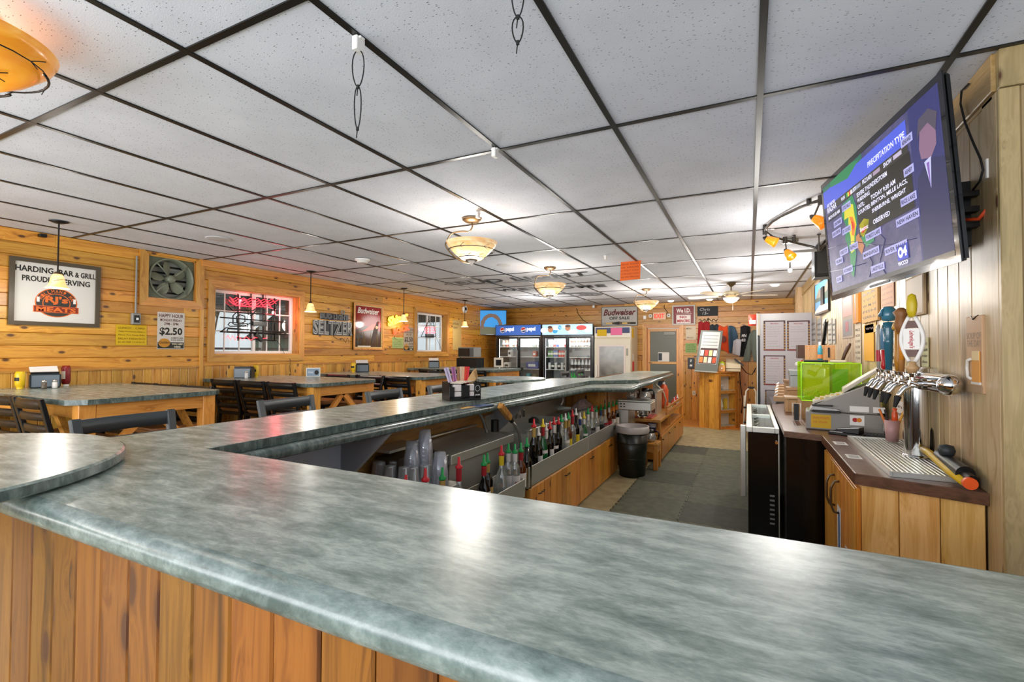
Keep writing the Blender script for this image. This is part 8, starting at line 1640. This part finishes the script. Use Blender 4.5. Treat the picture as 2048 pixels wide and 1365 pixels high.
# ---- bottle cooler with glass lid
t = thing('glass_lid_cooler', 'black chest bottle cooler with a steel rimmed glass lid by the aisle', 'cooler'); X0, X1, Y0, Y1, Zc = -.01, .195, 3.93, 5.65, .89
MB().box(X0, X1-.004, Y0+.005, Y1, .11, Zc-.04).build('body', mat('black_fridge_panel', 0x080809, .18, coat=.2), t, .004); 
for b in ((X0-.012, X0+.03, Y0, Y1), (X1-.001, X1+.20-.001, Y1-.03, Y1) if 0 else (X1-.03, X1-.002, Y0, Y1), (X0+.031, X1-.031, Y0, Y0+.035), (X0+.031, X1-.031, Y1-.035, Y1), (X0+.031, X1-.031, 4.75, 4.77)): MB().box(b[0], b[1], b[2], b[3], Zc-.039, Zc).build('lid_rim', M_STEEL, t, .003)
MB().box(X0+.031, X1-.031, Y0+.036, 4.749, Zc-.012, Zc-.006).build('glass_lid', M_PANE, t); MB().box(X0+.031, X1-.031, 4.771, Y1-.036, Zc-.012, Zc-.006).build('glass_lid', M_PANE, t)
MB().box(X0+.031, X1-.031, Y0+.036, Y1-.036, Zc-.0385, Zc-.032).build('dark_interior', flat(0x4a4440, .3), t)
R = random.Random(4)
for k in range(8): MB().cyl((X0+.05, Y0+.1+k*.19, Zc-.024), (X0+.075, Y0+.2+k*.19, Zc-.024), .006, n=8).build('bottle_neck', flat((0x2c2420, 0xb8b4a8, 0x40504a)[k % 3], .3), t)
for k in range(7): MB().box(X0+.14, X0+.17, Y0-.0005, Y0+.0045, .20+.033*k, .212+.033*k).build('vent_slot', M_GREYP, t)
MB().box(X1-.010, X1-.0035, Y0-.004, Y0+.004, .11, Zc-.041).build('steel_corner', M_STEEL, t); MB().cyl((X1-.02, Y0+.004, Zc-.10), (X1-.02, Y0-.012, Zc-.10), .011, n=12).build('lock', M_CHROME, t)
for y in (Y0+.08, Y1-.08): MB().cyl((X0+.05, y-.015, .04), (X0+.05, y+.015, .04), .028, n=14).box(X0+.03, X0+.07, y-.02, y+.02, .07, .109).build('caster', M_GREYP, t)
MB().box(X0-.055, X0-.014, 4.20, 4.24, .30, Zc-.03).build('steel_pull_panel', M_STEEL, t, .004)
# ---- poster stand: steel framed upright panel with four taped sheets
t = thing('upright_steel_cooler', 'tall steel fronted cabinet covered with taped handwritten event sheets', 'cabinet'); Yp = 7.78
A = py(1515, 628, Yp); B = py(1624, 628, Yp); X0 = A.x; X1 = RX-.016; zt = A.z; w = X1-X0
MB().box(X0+.03, X1, Yp+.02, Yp+.55, .02, zt).build('body', flat(0xa8a8ac, .35), t, .004); MB().box(X0+.031, X1, Yp, Yp+.0195, .25, zt-.002).build('front_panel', flat(0xb4b0b4, .3), t)
MB().box(X0, X0+.0295, Yp-.01, Yp+.04, .05, zt-.34+.02).build('dark_edge_post', M_BLACK, t, .003); MB().box(X0-.012, X0-.0005, Yp-.015, Yp+.03, .05, zt).build('steel_post', M_STEEL, t, .002); MB().box(X0, X0+.0295, Yp-.012, Yp+.03, zt-.31, zt).build('cream_cap', M_CREAM, t, .002)
def sheet(x0, y0, x1, y1, lab, ttl):
    a, b = py(x0, y0, Yp-.004), py(x1, y1, Yp-.004); b.x = min(b.x, X1-.01); p = thing('event_sheet', lab, 'sheet', M=frame((a.x, Yp-.003, b.z), (1, 0, 0)), group='taped event sheets on the steel cabinet'); w_, h_ = b.x-a.x, a.z-b.z
    MB().box(0, w_, 0, h_, 0, .0015).build('dark_backing', flat(0x4a2c30), p); MB().box(w_*.08, w_*.92, h_*.05, h_*.96, .0016, .003).build('paper', flat(0xbab4b8, .6), p)
    mb = MB(); mb.text(ttl, w_*.3, h_*.88, w_*.4, h_*.035, .0034, .03); mb.build('title', flat(0x9a2028), p); mb = MB(); R = random.Random(len(lab))
    for k in range(9):
        if R.random() < .75: mb.text(R.choice(('scan for events here', 'live music friday', 'dinner and drinks', 'bring a friend', 'thank you all')), w_*.16, h_*(.78-.08*k), w_*R.uniform(.4, .68), h_*.025, .0034)
    mb.build('writing', flat(0x6a6a70), p); mb = MB()
    for k in range(10):
        for x in (w_*.035, w_*.965): ell(mb, x, h_*(.06+.09*k), w_*.04, h_*.03, .0036+.0002*(k % 3), 8)
    mb.build('flower_border', flat(0xa07840), p); mb = MB()
    for k in range(8): ell(mb, w_*(.1+.11*k), h_*.03, w_*.05, h_*.02, .0040, 8); 
    mb.build('flower_border', flat(0x9a3c30), p)
sheet(1527, 642, 1571, 702, 'upper left handwritten sheet on the steel cabinet', 'WEEKLY SPECIALS'); sheet(1574, 642, 1620, 702, 'upper right handwritten sheet with a red two line title', 'FRIENDS OF THE BAR'); sheet(1527, 711, 1571, 772, 'lower left handwritten sheet on the steel cabinet', 'TAVERN SPECIALS'); sheet(1530, 780, 1569, 820, 'lowest handwritten sheet partly behind the counter clutter', 'NIGHT EVENTS')
# ---- papers, pictures and the second television on the right wall
def rnote(lab, x0, y0, x1, y1, col, lines=(), ink=0x5a4a3a, nm='wall_paper', cat='notice', grp='papers pinned along the right wall', X=RX, extra=None, th=.003):
    a = px(x0, y0, X-.02); b = px(x1, y1, X-.02); p = thing(nm, lab, cat, M=frame((X-.018, a.y, b.z), (0, -1, 0)), group=grp); w_, h_ = a.y-b.y, a.z-b.z
    MB().box(0, w_, 0, h_, 0, th).build('sheet', flat(col, .75), p)
    if lines:
        mb = MB()
        for k, s in enumerate(lines): mb.text(s, w_*.1, h_*(.86-.82*(k+.6)/len(lines)), w_*.8, h_*.45/len(lines)*.8, th+.0008, .01)
        mb.build('lettering', flat(ink), p)
    if extra: extra(p, w_, h_, th)
    return p
rnote('framed collage with photographs in muted colours left of the wood plaque', 1684, 596, 1707, 675, 0xb8a898, extra=lambda p, w, h, t: (MB().box(w*.1, w*.9, h*.5, h*.95, t+.0005, t+.001).build('pink_picture', flat(0xb87868), p), MB().box(w*.1, w*.9, h*.05, h*.42, t+.0005, t+.001).build('grey_picture', flat(0x7c7474), p), MB().box(w*.35, w*.6, h*.15, h*.38, t+.0015, t+.002).build('red_figure', flat(0xa83c48), p)), nm='photo_collage', cat='picture')
rnote('narrow orange wooden plaque on the right wall', 1711, 585, 1722, 645, 0xd08830, nm='wood_plaque', cat='plaque', th=.02, extra=lambda p, w, h, t: MB().box(w*.3, w*.6, h*.1, h*.9, t+.0005, t+.001).build('carved_line', flat(0xa86420), p))
rnote('wooden plaque with burnt black lettering and figures', 1727, 580, 1760, 640, 0xc09860, ('BAR', 'Y W Y', 'W M H', 'FISH', 'GRILL'), 0x2c1c10, 'carved_plaque', 'plaque', th=.015)
rnote('pink paper under the edge of the television', 1762, 571, 1788, 612, 0xd8ac90, ('NOTES', 'of the', 'house', 'rules'), 0xa06850)
rnote('large beige paper bag sheet right of the pink paper', 1815, 560, 1852, 628, 0xc4a880, (), nm='beige_panel', cat='panel', th=.01, extra=lambda p, w, h, t: MB().box(w*.05, w*.95, h*.05, h*.95, t+.0005, t+.001).build('liner', flat(0xb89c78), p))
rnote('yellow ochre papers hanging in a stack on the right wall', 1728, 652, 1748, 723, 0xdca030)
rnote('cream sheet with pencil sketches above the ochre papers', 1730, 640, 1752, 664, 0xd8b070, ('mm', 'ww'), 0x4a2c18)
rnote('long white price list hanging left of the ochre papers', 1710, 646, 1722, 728, 0xcfc0a8, ('PRICE', '4.50', '5.00', '5.50', '6.00', '7.00'))
rnote('tall cream sheet with black print behind the tap handles', 1783, 640, 1800, 745, 0xd8c8a4, ('A', 'B', 'C', 'D', 'E', 'F'))
rnote('pale yellow paper right of the white tap handle', 1843, 676, 1857, 734, 0xd4d0a0, ('NOTE', 'call', 'order', 'due'))
rnote('white papers hanging low behind the white tap handle', 1822, 690, 1840, 735, 0xd8ccb8)
rnote('white sheet with faint sketches low behind the register', 1745, 770, 1775, 800, 0xd8d0c4, ('~', '~'))
rnote('pale paper strip low beside the pen cup', 1792, 800, 1806, 842, 0xd4ccc0, ('in', 'out'))
for k, (x0, x1) in enumerate(((1622, 1632), (1634, 1643), (1645, 1654), (1656, 1664), (1665, 1671))): rnote(('first', 'second', 'third', 'fourth', 'fifth')[k]+' grey sheet from the left under the far television', x0, 640, x1, 688, (0xa8a4a0, 0x8c8884, 0xb4b0a8, 0x9c968c, 0xb0aaa0)[k], ('memo', 'list', 'menu', 'beer'), 0x3a3a3c)
t = thing('wall_calendar_clip', 'black and tan bottle opener board leaning under the far television', 'board'); MB().add([(RX-.03, 6.9, 1.38), (RX-.05, 6.6, 1.44), (RX-.05, 6.2, 1.80), (RX-.03, 6.5, 1.78), (RX-.02, 6.9, 1.38), (RX-.04, 6.6, 1.44), (RX-.04, 6.2, 1.80), (RX-.02, 6.5, 1.78)], [(0,1,2,3),(7,6,5,4),(0,4,5,1),(1,5,6,2),(2,6,7,3),(3,7,4,0)]).build('board', M_BLACK, t)
MB().add([(RX-.032, 6.85, 1.42), (RX-.052, 6.62, 1.46), (RX-.052, 6.40, 1.62), (RX-.032, 6.6, 1.62)], [(0,1,2,3)]).build('tan_label', flat(0xc0a470), t)
# far television
t = thing('far_television', 'smaller television with a mountain lake picture mounted high on the right wall', 'television'); A, B, D = px(1628, 570, .60), px(1655, 566, .70), px(1630, 632, .60)
A = py(1628, 570, 6.9); B = py(1655, 564, 6.1); D = py(1630, 632, 6.9); M = frame(D, (B.x-A.x, B.y-A.y, 0)); w, h = (B-A).length, A.z-D.z
t.matrix_world = M; SETTLE.remove(t); slab(w, h, .06, 0, 0, -.062).build('cabinet', M_BLACK, t, .004); frame4(t, w, h, .02, .004, M_BLKM, 'bezel')
MB().box(.02, w-.02, h*.5, h-.02, -.0015, .0).build('screen_sky', SCR('sky2', 0x4c90c8), t); MB().box(.02, w-.02, .02, h*.5, -.0015, .0).build('screen_lake', SCR('lake', 0x38688c), t)
MB().add([(.02, h*.45, .001), (w*.35, h*.8, .001), (w*.55, h*.6, .001), (w-.02, h*.9, .001), (w-.02, h*.45, .001)], [(0,4,3,2,1)]).build('screen_mountain', SCR('mountain', 0x6a6054), t); MB().add([(.02, h*.4, .0015), (w-.02, h*.38, .0015), (w-.02, h*.62, .0015), (w*.5, h*.5, .0015), (.02, h*.52, .0015)], [(0,1,2,3,4)]).build('screen_trees', SCR('trees', 0x24382c), t); MB().add([(.02, .02, .002), (w-.02, .02, .002), (w-.02, h*.22, .002), (w*.4, h*.26, .002), (.02, h*.12, .002)], [(0,1,2,3,4)]).build('screen_rocks', SCR('rocks', 0xb8a088), t)
P_ = Vector((RX-.05, 6.35, (A.z+D.z)/2)); MB().box(RX-.06, RX-.016, 6.3, 6.5, P_.z-.1, P_.z+.1).build('wall_bracket', M_BLACK, t)
for o in kids(t):
    if o.name.startswith('wall_bracket'): o.data.transform(M.inverted())
t = thing('ceiling_bracket_clutter', 'dark speaker and bracket above the far television at the ceiling', 'speaker'); a = py(1640, 535, 5.6); MB().box(.58, .76, 5.5, 5.75, CEIL-.32, CEIL-.02).build('speaker_box', M_BLACK, t, .006); MB().box(.60, .74, 5.49, 5.499, CEIL-.29, CEIL-.05).build('grille', flat(0x2a2824), t); MB().box(.38, .62, 5.35, 5.39, CEIL-.09, CEIL-.07).build('bracket_bar', M_GREYP, t)
# soup of the day sign
a = px(1954, 632, RX-.02); b = px(1990, 793, RX-.02)
t = thing('soup_sign', 'wooden soup of the day sign with a painted beer mug on the right wall', 'sign', M=frame((RX-.016, 2.50, b.z), (0, -1, 0))); w, h = .145, a.z-b.z
slab(w, h, .012).build('board', flat(0xb89470, .5), t, .003); mb = MB(); mb.text('SOUP OF', w*.06, h*.70, w*.88, h*.085, .0125, .0); mb.text('THE DAY', w*.06, h*.60, w*.88, h*.085, .0125, .0); mb.build('lettering', flat(0x8a7c6c), t)
slab(w*.50, h*.40, .004, w*.42, h*.14, .0121).build('beer', flat(0xcf9040), t, .003); slab(w*.46, h*.13, .005, w*.44, h*.415, .0121).build('foam', flat(0xd8c090), t, .003)
MB().tube([(w*.42, h*.44, .016), (w*.22, h*.42, .018), (w*.18, h*.32, .018), (w*.24, h*.2, .018), (w*.42, h*.18, .016)], .006, 6).build('mug_handle', flat(0xd0ccc4, .3), t); slab(w*.52, h*.03, .006, w*.41, h*.115, .0121).build('mug_base', flat(0xd0ccc4, .3), t); slab(w, h*.09, .003, 0, .002, .0121).build('lower_band', flat(0x9a8060), t)
MB().tube([(w*.3, h, .01), (w*.5, h*.955, .014), (w*.75, h*1.0, .01)], .0025, 5).build('hanging_wire', M_IRON, t)
# ---------------------------------------------------------------- finishing: origins of things at their base
CHI = {}
for o in bpy.data.objects:
    if o.parent: CHI.setdefault(o.parent.name, []).append(o)
settle()
